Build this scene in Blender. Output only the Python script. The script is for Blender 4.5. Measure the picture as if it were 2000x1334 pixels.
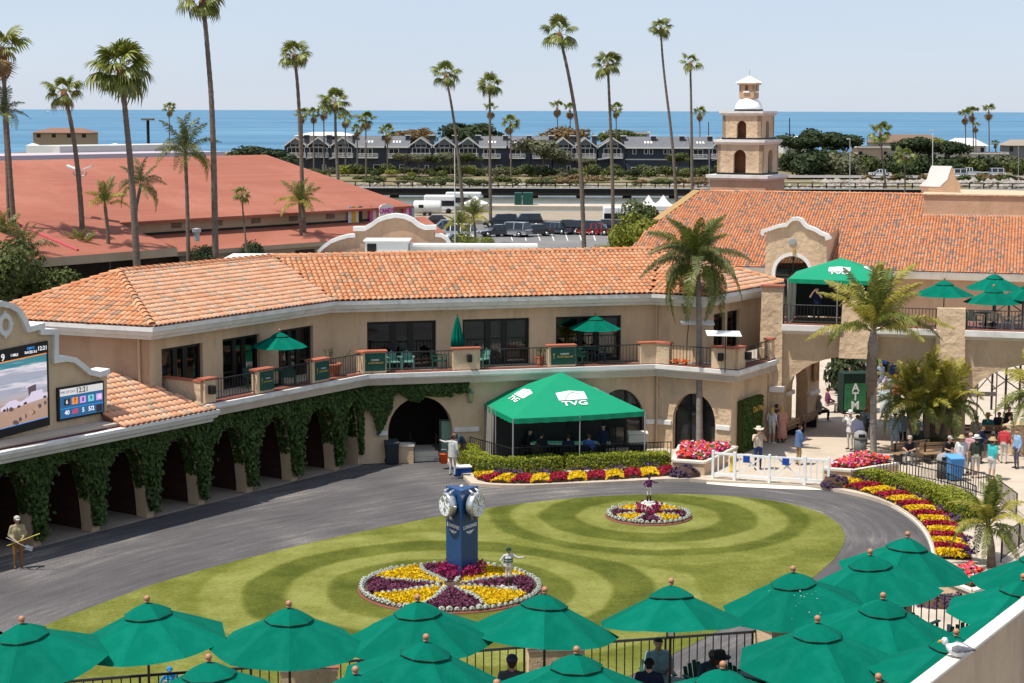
import bpy, math, random
import numpy as np
from mathutils import Vector, Matrix, noise as mnoise
R = math.radians
def V3(*a): return Vector(a)
rnd = random.Random(7)
for o in list(bpy.data.objects): bpy.data.objects.remove(o)
scene = bpy.context.scene
col = scene.collection
F, CAMH, HORZ, ROLL = 3515.0, 15.2, 216.0, R(0.17)
PITCH = math.atan((667 - HORZ) / F)
cam = bpy.data.cameras.new('camera'); camo = bpy.data.objects.new('camera', cam); col.objects.link(camo)
cam.sensor_width = 36; cam.lens = F * 36 / 2000; cam.clip_start = 0.5; cam.clip_end = 120000
camo.matrix_world = Matrix.Translation((0, 0, CAMH)) @ Matrix.Rotation(math.pi / 2 - PITCH, 4, 'X') @ Matrix.Rotation(ROLL, 4, 'Z')
scene.camera = camo
SUN_EL, SUN_AZ = R(66), Vector((-0.90, -0.42)).normalized()
w = bpy.data.worlds.new('World'); scene.world = w; w.use_nodes = True
nt = w.node_tree; bg = nt.nodes['Background']
sky = nt.nodes.new('ShaderNodeTexSky'); sky.sky_type = 'NISHITA'; sky.sun_disc = False
sky.sun_elevation = SUN_EL; sky.sun_rotation = math.atan2(SUN_AZ.x, SUN_AZ.y)
sky.altitude = 0; sky.air_density = 1.0; sky.dust_density = 0.25; sky.ozone_density = 4.0
hz = nt.nodes.new('ShaderNodeMix'); hz.data_type = 'RGBA'; hz.inputs['Factor'].default_value = 0.74; hz.inputs['B'].default_value = (4.75, 5.55, 7.0, 1)
wt = nt.nodes.new('ShaderNodeTexCoord'); wm = nt.nodes.new('ShaderNodeMapping'); wm.inputs['Scale'].default_value = (2, 2, 16); wn = nt.nodes.new('ShaderNodeTexNoise'); wn.inputs['Scale'].default_value = 1.3; wn.inputs['Detail'].default_value = 4
wr = nt.nodes.new('ShaderNodeMix'); wr.data_type = 'RGBA'; wr.inputs['A'].default_value = (4.3, 5.0, 6.5, 1); wr.inputs['B'].default_value = (5.2, 5.9, 7.1, 1)
nt.links.new(wt.outputs['Generated'], wm.inputs[0]); nt.links.new(wm.outputs[0], wn.inputs['Vector']); nt.links.new(wn.outputs[0], wr.inputs['Factor']); nt.links.new(wr.outputs['Result'], hz.inputs['B'])
nt.links.new(sky.outputs[0], hz.inputs['A']); nt.links.new(hz.outputs['Result'], bg.inputs[0]); bg.inputs[1].default_value = 0.105
sl = bpy.data.lights.new('sun', 'SUN'); sl.energy = 4.7; sl.angle = R(0.5); sl.color = (1.0, 0.955, 0.88)
so = bpy.data.objects.new('sun', sl); col.objects.link(so)
sv = V3(SUN_AZ.x * math.cos(SUN_EL), SUN_AZ.y * math.cos(SUN_EL), math.sin(SUN_EL))
so.rotation_euler = sv.to_track_quat('Z', 'Y').to_euler(); so.location = (-40, -20, 90)
scene.view_settings.view_transform = 'Standard'; scene.view_settings.look = 'None'
scene.view_settings.exposure = 0.32; scene.view_settings.gamma = 1.0; scene.view_settings.use_curve_mapping = False
scene.render.engine = 'CYCLES'
def ray(px, py):
    u = (px - 1000) / F; v = (667 - py) / F
    c, s = math.cos(ROLL), math.sin(ROLL); u, v = u * c - v * s, u * s + v * c
    cp, sp = math.cos(PITCH), math.sin(PITCH)
    return V3(u, cp + v * sp, -sp + v * cp)
def G(px, py, z=0.0):
    d = ray(px, py); t = (z - CAMH) / d.z
    return V3(d.x * t, d.y * t, z)
def AY(px, py, y):
    d = ray(px, py); t = y / d.y
    return V3(d.x * t, y, CAMH + d.z * t)
def PLN(px, py, p, n):
    d = ray(px, py); n = V3(n[0], n[1], 0); o = V3(0, 0, CAMH)
    t = (V3(p[0], p[1], 0) - V3(0, 0, 0)).dot(n) / d.dot(n)
    return o + d * t
def tag(o, label=None, cat=None, group=None, kind=None):
    if label: o['label'] = label
    if cat: o['category'] = cat
    if group: o['group'] = group
    if kind: o['kind'] = kind
    return o
def thing(name, loc=(0, 0, 0), label=None, cat=None, group=None, rz=0.0, sc=1.0):
    o = bpy.data.objects.new(name, None); col.objects.link(o)
    o.empty_display_size = 0.2
    o.location = loc; o.rotation_euler = (0, 0, rz)
    if sc != 1.0: o.scale = (sc, sc, sc)
    return tag(o, label, cat, group)
def inst(name, mesh, parent=None, loc=(0, 0, 0), rot=(0, 0, 0), sc=(1, 1, 1)):
    o = bpy.data.objects.new(name, mesh); col.objects.link(o)
    o.location = loc; o.rotation_euler = rot
    o.scale = sc if hasattr(sc, '__len__') else (sc, sc, sc)
    if parent: o.parent = parent
    return o
def copy_tree(o, parent=None):
    c = o.copy(); col.objects.link(c); c.parent = parent
    for ch in list(o.children): copy_tree(ch, c)
    return c
class MB:
    def __init__(s): s.v = []; s.f = []; s.m = []; s.cur = 0
    def add(s, vs, fs):
        n = len(s.v); s.v.extend([tuple(x) for x in vs])
        for f in fs: s.f.append([i + n for i in f]); s.m.append(s.cur)
        return s
    def mat(s, i): s.cur = i; return s
    def box(s, x0, x1, y0, y1, z0, z1):
        return s.add([(x0,y0,z0),(x1,y0,z0),(x1,y1,z0),(x0,y1,z0),(x0,y0,z1),(x1,y0,z1),(x1,y1,z1),(x0,y1,z1)],
                     [(3,2,1,0),(4,5,6,7),(0,1,5,4),(1,2,6,5),(2,3,7,6),(3,0,4,7)])
    def obox(s, c, u, hu, hv, z0, z1):
        u = Vector((u[0], u[1])).normalized(); v = Vector((-u.y, u.x)); c = Vector((c[0], c[1]))
        q = [c - u*hu - v*hv, c + u*hu - v*hv, c + u*hu + v*hv, c - u*hu + v*hv]
        return s.prism([(p.x, p.y) for p in q], z0, z1)
    def prism(s, poly, z0, z1):
        n = len(poly)
        a = sum(poly[i][0]*poly[(i+1)%n][1] - poly[(i+1)%n][0]*poly[i][1] for i in range(n))
        if a < 0: poly = poly[::-1]
        vs = [(p[0], p[1], z0) for p in poly] + [(p[0], p[1], z1) for p in poly]
        fs = [tuple(range(n))[::-1], tuple(range(n, 2*n))] + [(i, (i+1) % n, n + (i+1) % n, n + i) for i in range(n)]
        return s.add(vs, fs)
    def quad(s, *p): return s.add(p, [tuple(range(len(p)))])
    def slab(s, pts, d):
        n = len(pts); pts = [Vector(p) for p in pts]; d = Vector(d)
        return s.add(pts + [p + d for p in pts], [tuple(range(n))[::-1], tuple(range(n, 2*n))] + [(i, (i+1) % n, n + (i+1) % n, n + i) for i in range(n)])
    def rings(s, rs, cap=True, close=True):
        n = len(rs[0]); vs = [p for r in rs for p in r]; fs = []
        for k in range(len(rs) - 1):
            for i in range(n if close else n - 1):
                j = (i + 1) % n; fs.append((k*n + i, k*n + j, (k+1)*n + j, (k+1)*n + i))
        if cap: fs.append(tuple(range(n))[::-1]); fs.append(tuple(range((len(rs)-1)*n, len(rs)*n)))
        return s.add(vs, fs)
    def lathe(s, prof, n=12, c=(0, 0, 0), cap=True):
        return s.rings([[(c[0] + r*math.cos(2*math.pi*i/n), c[1] + r*math.sin(2*math.pi*i/n), c[2] + z) for i in range(n)] for r, z in prof], cap)
    def tube(s, pts, r, n=6, cap=True):
        pts = [Vector(p) for p in pts]; rs = []
        for k, p in enumerate(pts):
            t = (pts[min(k+1, len(pts)-1)] - pts[max(k-1, 0)]).normalized()
            a = V3(0, 0, 1) if abs(t.z) < 0.9 else V3(1, 0, 0)
            x = t.cross(a).normalized(); y = t.cross(x).normalized()
            rr = r[k] if hasattr(r, '__len__') else r
            rs.append([p + (x*math.cos(2*math.pi*i/n) + y*math.sin(2*math.pi*i/n))*rr for i in range(n)])
        return s.rings(rs, cap)
    def ball(s, c, r, n=8, m=6):
        rx, ry, rz = r if hasattr(r, '__len__') else (r, r, r); rs = []
        for k in range(1, m):
            a = math.pi*k/m; rs.append([(c[0] + rx*math.sin(a)*math.cos(2*math.pi*i/n), c[1] + ry*math.sin(a)*math.sin(2*math.pi*i/n), c[2] - rz*math.cos(a)) for i in range(n)])
        return s.rings(rs, True)
    def mesh(s, name, mats, smooth=False):
        me = bpy.data.meshes.new(name); me.from_pydata(s.v, [], s.f)
        for m in (mats if isinstance(mats, (list, tuple)) else [mats]): me.materials.append(m)
        if any(s.m): me.polygons.foreach_set('material_index', s.m)
        if smooth: me.polygons.foreach_set('use_smooth', [True]*len(s.f))
        me.update(); return me
    def bl(s, name, mats, parent=None, smooth=False): return s.build(name, mats, parent, smooth, False)
    def build(s, name, mats, parent=None, smooth=False, world=True):
        o = inst(name, s.mesh(name, mats, smooth), parent)
        if parent is not None and world: o.location = V3(0,0,0) - _wl(parent)
        return o
def _wl(o):
    l = Vector(o.location); p = o.parent
    while p: l = l + Vector(p.location); p = p.parent
    return l
def bevel(o, wd=0.02, seg=2):
    m = o.modifiers.new('bevel', 'BEVEL'); m.width = wd; m.segments = seg; m.limit_method = 'ANGLE'; return o
def struct(name, mb, m, smooth=False):
    o = mb.build(name, m, None, smooth); o['kind'] = 'structure'; return o
M = {}
def mat(key, c1, c2=None, rough=0.8, scale=3.0, bump=0.0, bscale=None, spec=0.3, metal=0.0, detail=5.0, stretch=(1,1,1), rot=0.0, objrand=0.0,
        dirt=None, dscale=0.4, dz=1.0, bd=0.05, trans=0.0, transc=None, coat=0.0):
    m = bpy.data.materials.new(key); m.use_nodes = True; n = m.node_tree.nodes; L = m.node_tree.links
    b = n['Principled BSDF']; b.inputs['Roughness'].default_value = rough; b.inputs['Metallic'].default_value = metal
    b.inputs['Specular IOR Level'].default_value = spec; b.inputs['Coat Weight'].default_value = coat
    c1 = tuple(c1) + (1,); out = None
    tc = n.new('ShaderNodeTexCoord'); mp = n.new('ShaderNodeMapping'); L.new(tc.outputs['Object'], mp.inputs[0])
    mp.inputs['Scale'].default_value = stretch; mp.inputs['Rotation'].default_value = (0, 0, rot)
    if rot: mp.vector_type = 'TEXTURE'
    if c2 is not None:
        nz = n.new('ShaderNodeTexNoise'); nz.inputs['Scale'].default_value = scale; nz.inputs['Detail'].default_value = detail; nz.inputs['Roughness'].default_value = 0.62
        L.new(mp.outputs[0], nz.inputs['Vector'])
        mr = n.new('ShaderNodeMapRange'); mr.inputs[1].default_value = 0.3; mr.inputs[2].default_value = 0.7; L.new(nz.outputs[0], mr.inputs[0])
        mx = n.new('ShaderNodeMix'); mx.data_type = 'RGBA'; mx.inputs['A'].default_value = c1; mx.inputs['B'].default_value = tuple(c2) + (1,)
        L.new(mr.outputs[0], mx.inputs['Factor']); out = mx.outputs['Result']
    if dirt is not None:
        n2 = n.new('ShaderNodeTexNoise'); n2.inputs['Scale'].default_value = dscale; n2.inputs['Detail'].default_value = 6; n2.inputs['Roughness'].default_value = 0.7; md = n.new('ShaderNodeMapping'); md.inputs['Scale'].default_value = (1,1,dz); L.new(tc.outputs['Object'], md.inputs[0]); L.new(md.outputs[0], n2.inputs['Vector'])
        r2 = n.new('ShaderNodeMapRange'); r2.inputs[1].default_value = 0.48; r2.inputs[2].default_value = 0.72; L.new(n2.outputs[0], r2.inputs[0])
        m2 = n.new('ShaderNodeMix'); m2.data_type = 'RGBA'; m2.inputs['B'].default_value = tuple(dirt) + (1,)
        if out: L.new(out, m2.inputs['A'])
        else: m2.inputs['A'].default_value = c1
        L.new(r2.outputs[0], m2.inputs['Factor']); out = m2.outputs['Result']
    if objrand:
        oi = n.new('ShaderNodeObjectInfo'); hs = n.new('ShaderNodeHueSaturation'); r3 = n.new('ShaderNodeMapRange')
        r3.inputs[3].default_value = 1 - objrand; r3.inputs[4].default_value = 1 + objrand; L.new(oi.outputs['Random'], r3.inputs[0]); L.new(r3.outputs[0], hs.inputs['Value'])
        if out: L.new(out, hs.inputs['Color'])
        else: hs.inputs['Color'].default_value = c1
        out = hs.outputs[0]
    if out: L.new(out, b.inputs['Base Color'])
    else: b.inputs['Base Color'].default_value = c1
    if bump:
        n3 = n.new('ShaderNodeTexNoise'); n3.inputs['Scale'].default_value = bscale or scale*6; n3.inputs['Detail'].default_value = 4; L.new(mp.outputs[0], n3.inputs['Vector'])
        bp = n.new('ShaderNodeBump'); bp.inputs['Strength'].default_value = bump; bp.inputs['Distance'].default_value = bd
        L.new(n3.outputs[0], bp.inputs['Height']); L.new(bp.outputs[0], b.inputs['Normal'])
    if trans:
        t = n.new('ShaderNodeBsdfTranslucent'); ms = n.new('ShaderNodeMixShader'); ms.inputs[0].default_value = trans
        if transc is not None: t.inputs[0].default_value = tuple(transc) + (1,)
        elif out: L.new(out, t.inputs[0])
        else: t.inputs[0].default_value = c1
        L.new(b.outputs[0], ms.inputs[1]); L.new(t.outputs[0], ms.inputs[2]); L.new(ms.outputs[0], n['Material Output'].inputs[0])
    M[key] = m; return m
def leafmat(key, ca, cb, rough=0.55, trans=0.3, isl=True, spec=0.25):
    """leaf colour that differs from leaf to leaf"""
    m = bpy.data.materials.new(key); m.use_nodes = True; n = m.node_tree.nodes; L = m.node_tree.links; b = n['Principled BSDF']
    b.inputs['Roughness'].default_value = rough; b.inputs['Specular IOR Level'].default_value = spec
    ge = n.new('ShaderNodeNewGeometry'); oi = n.new('ShaderNodeObjectInfo'); ad = n.new('ShaderNodeMath'); ad.operation = 'ADD'
    L.new(ge.outputs['Random Per Island'], ad.inputs[0]); L.new(oi.outputs['Random'], ad.inputs[1])
    fr = n.new('ShaderNodeMath'); fr.operation = 'FRACT'; L.new(ad.outputs[0], fr.inputs[0])
    mx = n.new('ShaderNodeMix'); mx.data_type = 'RGBA'; mx.inputs['A'].default_value = tuple(ca) + (1,); mx.inputs['B'].default_value = tuple(cb) + (1,)
    L.new(fr.outputs[0], mx.inputs['Factor']); L.new(mx.outputs['Result'], b.inputs['Base Color'])
    t = n.new('ShaderNodeBsdfTranslucent'); L.new(mx.outputs['Result'], t.inputs[0]); ms = n.new('ShaderNodeMixShader'); ms.inputs[0].default_value = trans
    L.new(b.outputs[0], ms.inputs[1]); L.new(t.outputs[0], ms.inputs[2]); L.new(ms.outputs[0], n['Material Output'].inputs[0])
    M[key] = m; return m
def rampmat(key, cols, rough=0.75, bump=0.15, bscale=30, spec=0.25):
    """one colour of a set for each piece (mesh island and object)"""
    m = bpy.data.materials.new(key); m.use_nodes = True; n = m.node_tree.nodes; L = m.node_tree.links; b = n['Principled BSDF']
    b.inputs['Roughness'].default_value = rough; b.inputs['Specular IOR Level'].default_value = spec
    ge = n.new('ShaderNodeNewGeometry'); oi = n.new('ShaderNodeObjectInfo'); ad = n.new('ShaderNodeMath'); ad.operation = 'ADD'
    L.new(ge.outputs['Random Per Island'], ad.inputs[0]); L.new(oi.outputs['Random'], ad.inputs[1])
    fr = n.new('ShaderNodeMath'); fr.operation = 'FRACT'; L.new(ad.outputs[0], fr.inputs[0])
    cr = n.new('ShaderNodeValToRGB'); el = cr.color_ramp.elements
    for i, (p, c) in enumerate(cols):
        e = el[i] if i < 2 else el.new(p); e.position = p; e.color = tuple(c) + (1,)
    L.new(fr.outputs[0], cr.inputs[0])
    tc = n.new('ShaderNodeTexCoord'); nz = n.new('ShaderNodeTexNoise'); nz.inputs['Scale'].default_value = 9; nz.inputs['Detail'].default_value = 4; L.new(tc.outputs['Object'], nz.inputs['Vector'])
    hs = n.new('ShaderNodeHueSaturation'); mr = n.new('ShaderNodeMapRange'); mr.inputs[3].default_value = 0.75; mr.inputs[4].default_value = 1.25
    L.new(nz.outputs[0], mr.inputs[0]); L.new(mr.outputs[0], hs.inputs['Value']); L.new(cr.outputs[0], hs.inputs['Color']); L.new(hs.outputs[0], b.inputs['Base Color'])
    M[key] = m; return m
mat('stucco', (0.61,0.445,0.285), (0.56,0.405,0.255), 0.9, 1.2, 0.35, 9, dirt=(0.43,0.305,0.2), dscale=1.1, dz=.22)
mat('stucco_rough', (0.58,0.43,0.28), (0.53,0.385,0.25), 0.9, 1.0, 1.0, 3.2, bd=.085, dirt=(0.42,0.305,0.2), dscale=0.9, dz=.3)
mat('stucco_pink', (0.50,0.33,0.215), (0.44,0.28,0.175), 0.9, 1.0, 0.5, 4, dirt=(0.34,0.215,0.13), dscale=1.0, dz=.25)
mat('white_trim', (0.72,0.70,0.66), (0.66,0.64,0.60), 0.7, 2.0, 0.06, 12, dirt=(0.52,0.49,0.44), dscale=0.8)
mat('white_paint', (0.80,0.80,0.78), None, 0.5)
mat('black_metal', (0.012,0.012,0.013), None, 0.45, spec=0.4)
mat('dark_frame', (0.012,0.011,0.010), None, 0.5)
mat('glass', (0.02,0.022,0.024), (0.05,0.052,0.05), 0.06, 0.9, spec=0.6)
mat('curtain', (0.42,0.42,0.38), (0.34,0.34,0.31), 0.8, 6, stretch=(8,8,0.3))
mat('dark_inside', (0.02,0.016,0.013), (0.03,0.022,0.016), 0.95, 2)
mat('redbrown_trim', (0.22,0.075,0.05), (0.17,0.06,0.04), 0.7, 3)
mat('maroon_roof', (0.085,0.02,0.02), (0.11,0.028,0.025), 0.8, 3)
TILE = [(0.0,(0.48,0.185,0.08)),(0.22,(0.55,0.24,0.115)),(0.45,(0.52,0.215,0.095)),(0.66,(0.58,0.295,0.16)),(0.84,(0.53,0.265,0.14)),(0.94,(0.38,0.22,0.13)),(1.0,(0.29,0.195,0.13))]
rampmat('tile', TILE)
rampmat('tile_pale', [(0.0,(0.60,0.30,0.17)),(0.3,(0.66,0.36,0.215)),(0.55,(0.56,0.26,0.135)),(0.8,(0.62,0.39,0.26)),(1.0,(0.38,0.27,0.18))])
rampmat('tile_dot', [(0.0,(0.49,0.185,0.08)),(0.3,(0.56,0.245,0.12)),(0.6,(0.45,0.165,0.075)),(0.78,(0.57,0.30,0.165)),(0.86,(0.27,0.19,0.155)),(1.0,(0.18,0.15,0.14))])
mat('concrete', (0.50,0.415,0.325), (0.44,0.365,0.285), 0.9, 0.7, 0.1, 8, dirt=(0.36,0.30,0.235), dscale=0.5)
mat('cap_white', (0.66,0.60,0.50), (0.58,0.52,0.43), 0.85, 2, 0.15, 9)
mat('umbrella', (0.0,0.138,0.09), (0.0,0.112,0.073), 0.9, 1.1, 0.35, 3.2, spec=0.06, dirt=(0.004,0.155,0.105), dscale=1.6, trans=0.12, transc=(0.0,0.22,0.13), objrand=0.13)
mat('tent_green', (0.005,0.31,0.155), (0.005,0.29,0.145), 0.6, 2, 0.06, 4, spec=0.3, trans=0.2, transc=(0.0,0.4,0.2))
mat('wood_ball', (0.42,0.2,0.11), (0.34,0.15,0.08), 0.5, 12)
mat('pole_dark', (0.022,0.015,0.012), None, 0.5)
mat('quarry_tile', (0.42,0.13,0.075), (0.34,0.10,0.055), 0.7, 5, 0.1, objrand=0.22)
mat('grout', (0.45,0.40,0.34), None, 0.9)
mat('soil', (0.09,0.05,0.03), (0.06,0.035,0.02), 0.95, 6, 0.4)
mat('mulch', (0.22,0.10,0.045), (0.13,0.06,0.03), 0.95, 9, 0.6)
mat('trunk_palm', (0.20,0.155,0.115), (0.115,0.085,0.062), 0.9, 1.2, 0.5, 5, stretch=(1,1,5))
mat('trunk_grey', (0.27,0.235,0.20), (0.18,0.15,0.125), 0.9, 1.5, 0.4, 4, stretch=(1,1,4))
mat('trunk_red', (0.22,0.085,0.04), (0.15,0.06,0.03), 0.9, 4)
mat('bark', (0.23,0.19,0.155), (0.15,0.12,0.095), 0.9, 3, 0.4)
mat('tan_cloth', (0.62,0.56,0.46), None, 0.85)
mat('grey_metal', (0.35,0.36,0.36), (0.30,0.31,0.31), 0.5, 2, metal=0.3)
mat('light_metal', (0.62,0.62,0.58), (0.55,0.55,0.52), 0.55, 1.5)
mat('pole_metal', (0.45,0.45,0.45), None, 0.4, metal=0.6)
mat('dark_green', (0.012,0.05,0.035), None, 0.6)
mat('chair_green', (0.012,0.075,0.055), None, 0.5)
mat('chair_pale', (0.10,0.24,0.19), None, 0.5)
mat('terracotta', (0.40,0.15,0.08), (0.34,0.12,0.065), 0.8, 5)
mat('plastic_black', (0.012,0.012,0.014), None, 0.45)
mat('sign_white', (0.75,0.75,0.73), None, 0.7)
mat('gold', (0.45,0.29,0.06), None, 0.6)
# ================================================================== SETTING
def chaikin(pts, k=2, closed=True):
    for _ in range(k):
        q = []; n = len(pts)
        for i in range(n if closed else n - 1):
            a, b = Vector(pts[i]), Vector(pts[(i+1) % n]); q += [a*0.75 + b*0.25, a*0.25 + b*0.75]
        if not closed: q = [Vector(pts[0])] + q + [Vector(pts[-1])]
        pts = q
    return pts
def resample(pts, step, closed=False):
    pts = [Vector(p) for p in pts]
    if closed: pts = pts + [pts[0]]
    out = [pts[0]]; acc = 0.0
    for a, b in zip(pts, pts[1:]):
        l = (b - a).length; t = step - acc
        while t <= l: out.append(a + (b - a)*(t/l)); t += step
        acc = (acc + l) % step
    return out
def sheet(name, poly, z, m):
    mb = MB(); mb.add([(p[0], p[1], z) for p in poly], [tuple(range(len(poly)))]); o = struct(name, mb, m)
    if o.data.polygons[0].normal.z < 0: o.data.flip_normals()
    return o
def ground_mat():
    m = mat('asphalt_lot', (0.17,0.165,0.16), (0.135,0.13,0.128), 0.9, 0.25, 0.1, 4, dirt=(0.22,0.205,0.18), dscale=0.06)
    return m
sheet('ground', [(-900,-40),(900,-40),(900,610),(-900,610)], -0.05, ground_mat())
def sea_mat():
    m = bpy.data.materials.new('sea'); m.use_nodes = True; n = m.node_tree.nodes; L = m.node_tree.links; b = n['Principled BSDF']
    tc = n.new('ShaderNodeTexCoord'); mp = n.new('ShaderNodeMapping'); mp.inputs['Scale'].default_value = (0.012, 0.05, 1); L.new(tc.outputs['Object'], mp.inputs[0])
    nz = n.new('ShaderNodeTexNoise'); nz.inputs['Scale'].default_value = 1.0; nz.inputs['Detail'].default_value = 8; nz.inputs['Roughness'].default_value = 0.7; L.new(mp.outputs[0], nz.inputs['Vector'])
    mp2 = n.new('ShaderNodeMapping'); mp2.inputs['Scale'].default_value = (0.0016, 0.006, 1); L.new(tc.outputs['Object'], mp2.inputs[0])
    nb = n.new('ShaderNodeTexNoise'); nb.inputs['Scale'].default_value = 1.0; nb.inputs['Detail'].default_value = 6; nb.inputs['Roughness'].default_value = 0.75; L.new(mp2.outputs[0], nb.inputs['Vector'])
    av = n.new('ShaderNodeMath'); av.operation = 'ADD'; L.new(nz.outputs[0], av.inputs[0]); L.new(nb.outputs[0], av.inputs[1])
    cr = n.new('ShaderNodeValToRGB'); cr.color_ramp.elements[0].position = 0.43; cr.color_ramp.elements[0].color = (0.045,0.135,0.225,1)
    cr.color_ramp.elements[1].position = 0.60; cr.color_ramp.elements[1].color = (0.12,0.245,0.345,1)
    hf = n.new('ShaderNodeMath'); hf.operation = 'MULTIPLY'; hf.inputs[1].default_value = 0.5; L.new(av.outputs[0], hf.inputs[0]); L.new(hf.outputs[0], cr.inputs[0]); L.new(cr.outputs[0], b.inputs['Base Color'])
    b.inputs['Roughness'].default_value = 0.55; b.inputs['Specular IOR Level'].default_value = 0.12
    bp = n.new('ShaderNodeBump'); bp.inputs['Strength'].default_value = 0.6; bp.inputs['Distance'].default_value = 0.6; L.new(nz.outputs[0], bp.inputs['Height']); L.new(bp.outputs[0], b.inputs['Normal'])
    return m
sheet('sea', [(-60000,600),(60000,600),(60000,110000),(-60000,110000)], -2.5, sea_mat())
mat('river', (0.10,0.11,0.085), (0.14,0.15,0.12), 0.25, 0.08, 0.15, 0.8, spec=0.4)
sheet('river_water', [(-120,276),(420,276),(420,352),(-120,352)], -0.02, M['river'])
mat('sand', (0.30,0.25,0.18), (0.25,0.2,0.145), 0.95, 0.3)
mat('bank', (0.09,0.10,0.03), (0.20,0.14,0.07), 0.95, 0.10, 0.5, 1.2, dirt=(0.33,0.27,0.19), dscale=0.06)
mb = MB(); xs = list(range(-160, 561, 6)); ys = [(350,-0.04),(354,0.4),(360,0.7),(372,0.9),(384,1.0),(400,1.0),(520,1.2),(606,1.4),(612,-2.0)]
vs = [(x, y + 2.0*math.sin(x*0.11 + y), z + (0.25*mnoise.noise(V3(x*0.09, y*0.09, 0)) if z > 0.1 else 0)) for y, z in ys for x in xs]; nx = len(xs)
mb.add(vs, [(j*nx+i, j*nx+i+1, (j+1)*nx+i+1, (j+1)*nx+i) for j in range(len(ys)-1) for i in range(nx-1)]); struct('far_bank', mb, M['bank'], True)
def fbz(y):                               # height of the bank's surface
    for (a, za), (b, zb) in zip(ys, ys[1:]):
        if a <= y <= b: return za + (zb-za)*(y-a)/(b-a)
    return 0.0
mat('path_sand', (0.46,0.36,0.26), (0.40,0.31,0.22), 0.95, 0.5)
mb = MB(); pts = [(x, 393 + 3*math.sin(x*0.03)) for x in range(-90, 56, 4)]
mb.add([(x, y+s, fbz(y)+0.32) for x, y in pts for s in (-1.2, 1.2)], [(2*i, 2*i+1, 2*i+3, 2*i+2) for i in range(len(pts)-1)]); struct('footpath', mb, M['path_sand'])
mat('road', (0.22,0.20,0.18), (0.19,0.175,0.16), 0.9, 0.5)
mb = MB(); mb.add([(58,381,1.32),(420,381,1.32),(420,396,1.36),(58,396,1.36)], [(0,1,2,3)]); struct('coast_road', mb, M['road'])
lawn_px = [(0,1262),(75,1226),(200,1178),(300,1141),(400,1112),(500,1086),(600,1062),(700,1040),(780,1024),(860,1008),(930,996),(1000,986),(1080,977),(1150,971),(1220,967),(1300,965),(1380,966),(1450,971),(1510,978),(1560,988),(1600,1000),(1632,1017),(1650,1038),(1650,1060),(1637,1085),(1605,1115),(1560,1150),(1501,1186),(1423,1222),(1331,1270),(1247,1312),(1150,1360),(1000,1430)]
LAWN = [G(*p) for p in lawn_px]
LAWN += [V3(-6.5,41.5,0), V3(-13,41.0,0), V3(-19,43,0), V3(-21.5,46.5,0), V3(-20,49.5,0)]
LAWN = chaikin(LAWN, 2)
BED1, BED2 = G(880,1152), G(1267,1009)
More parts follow.
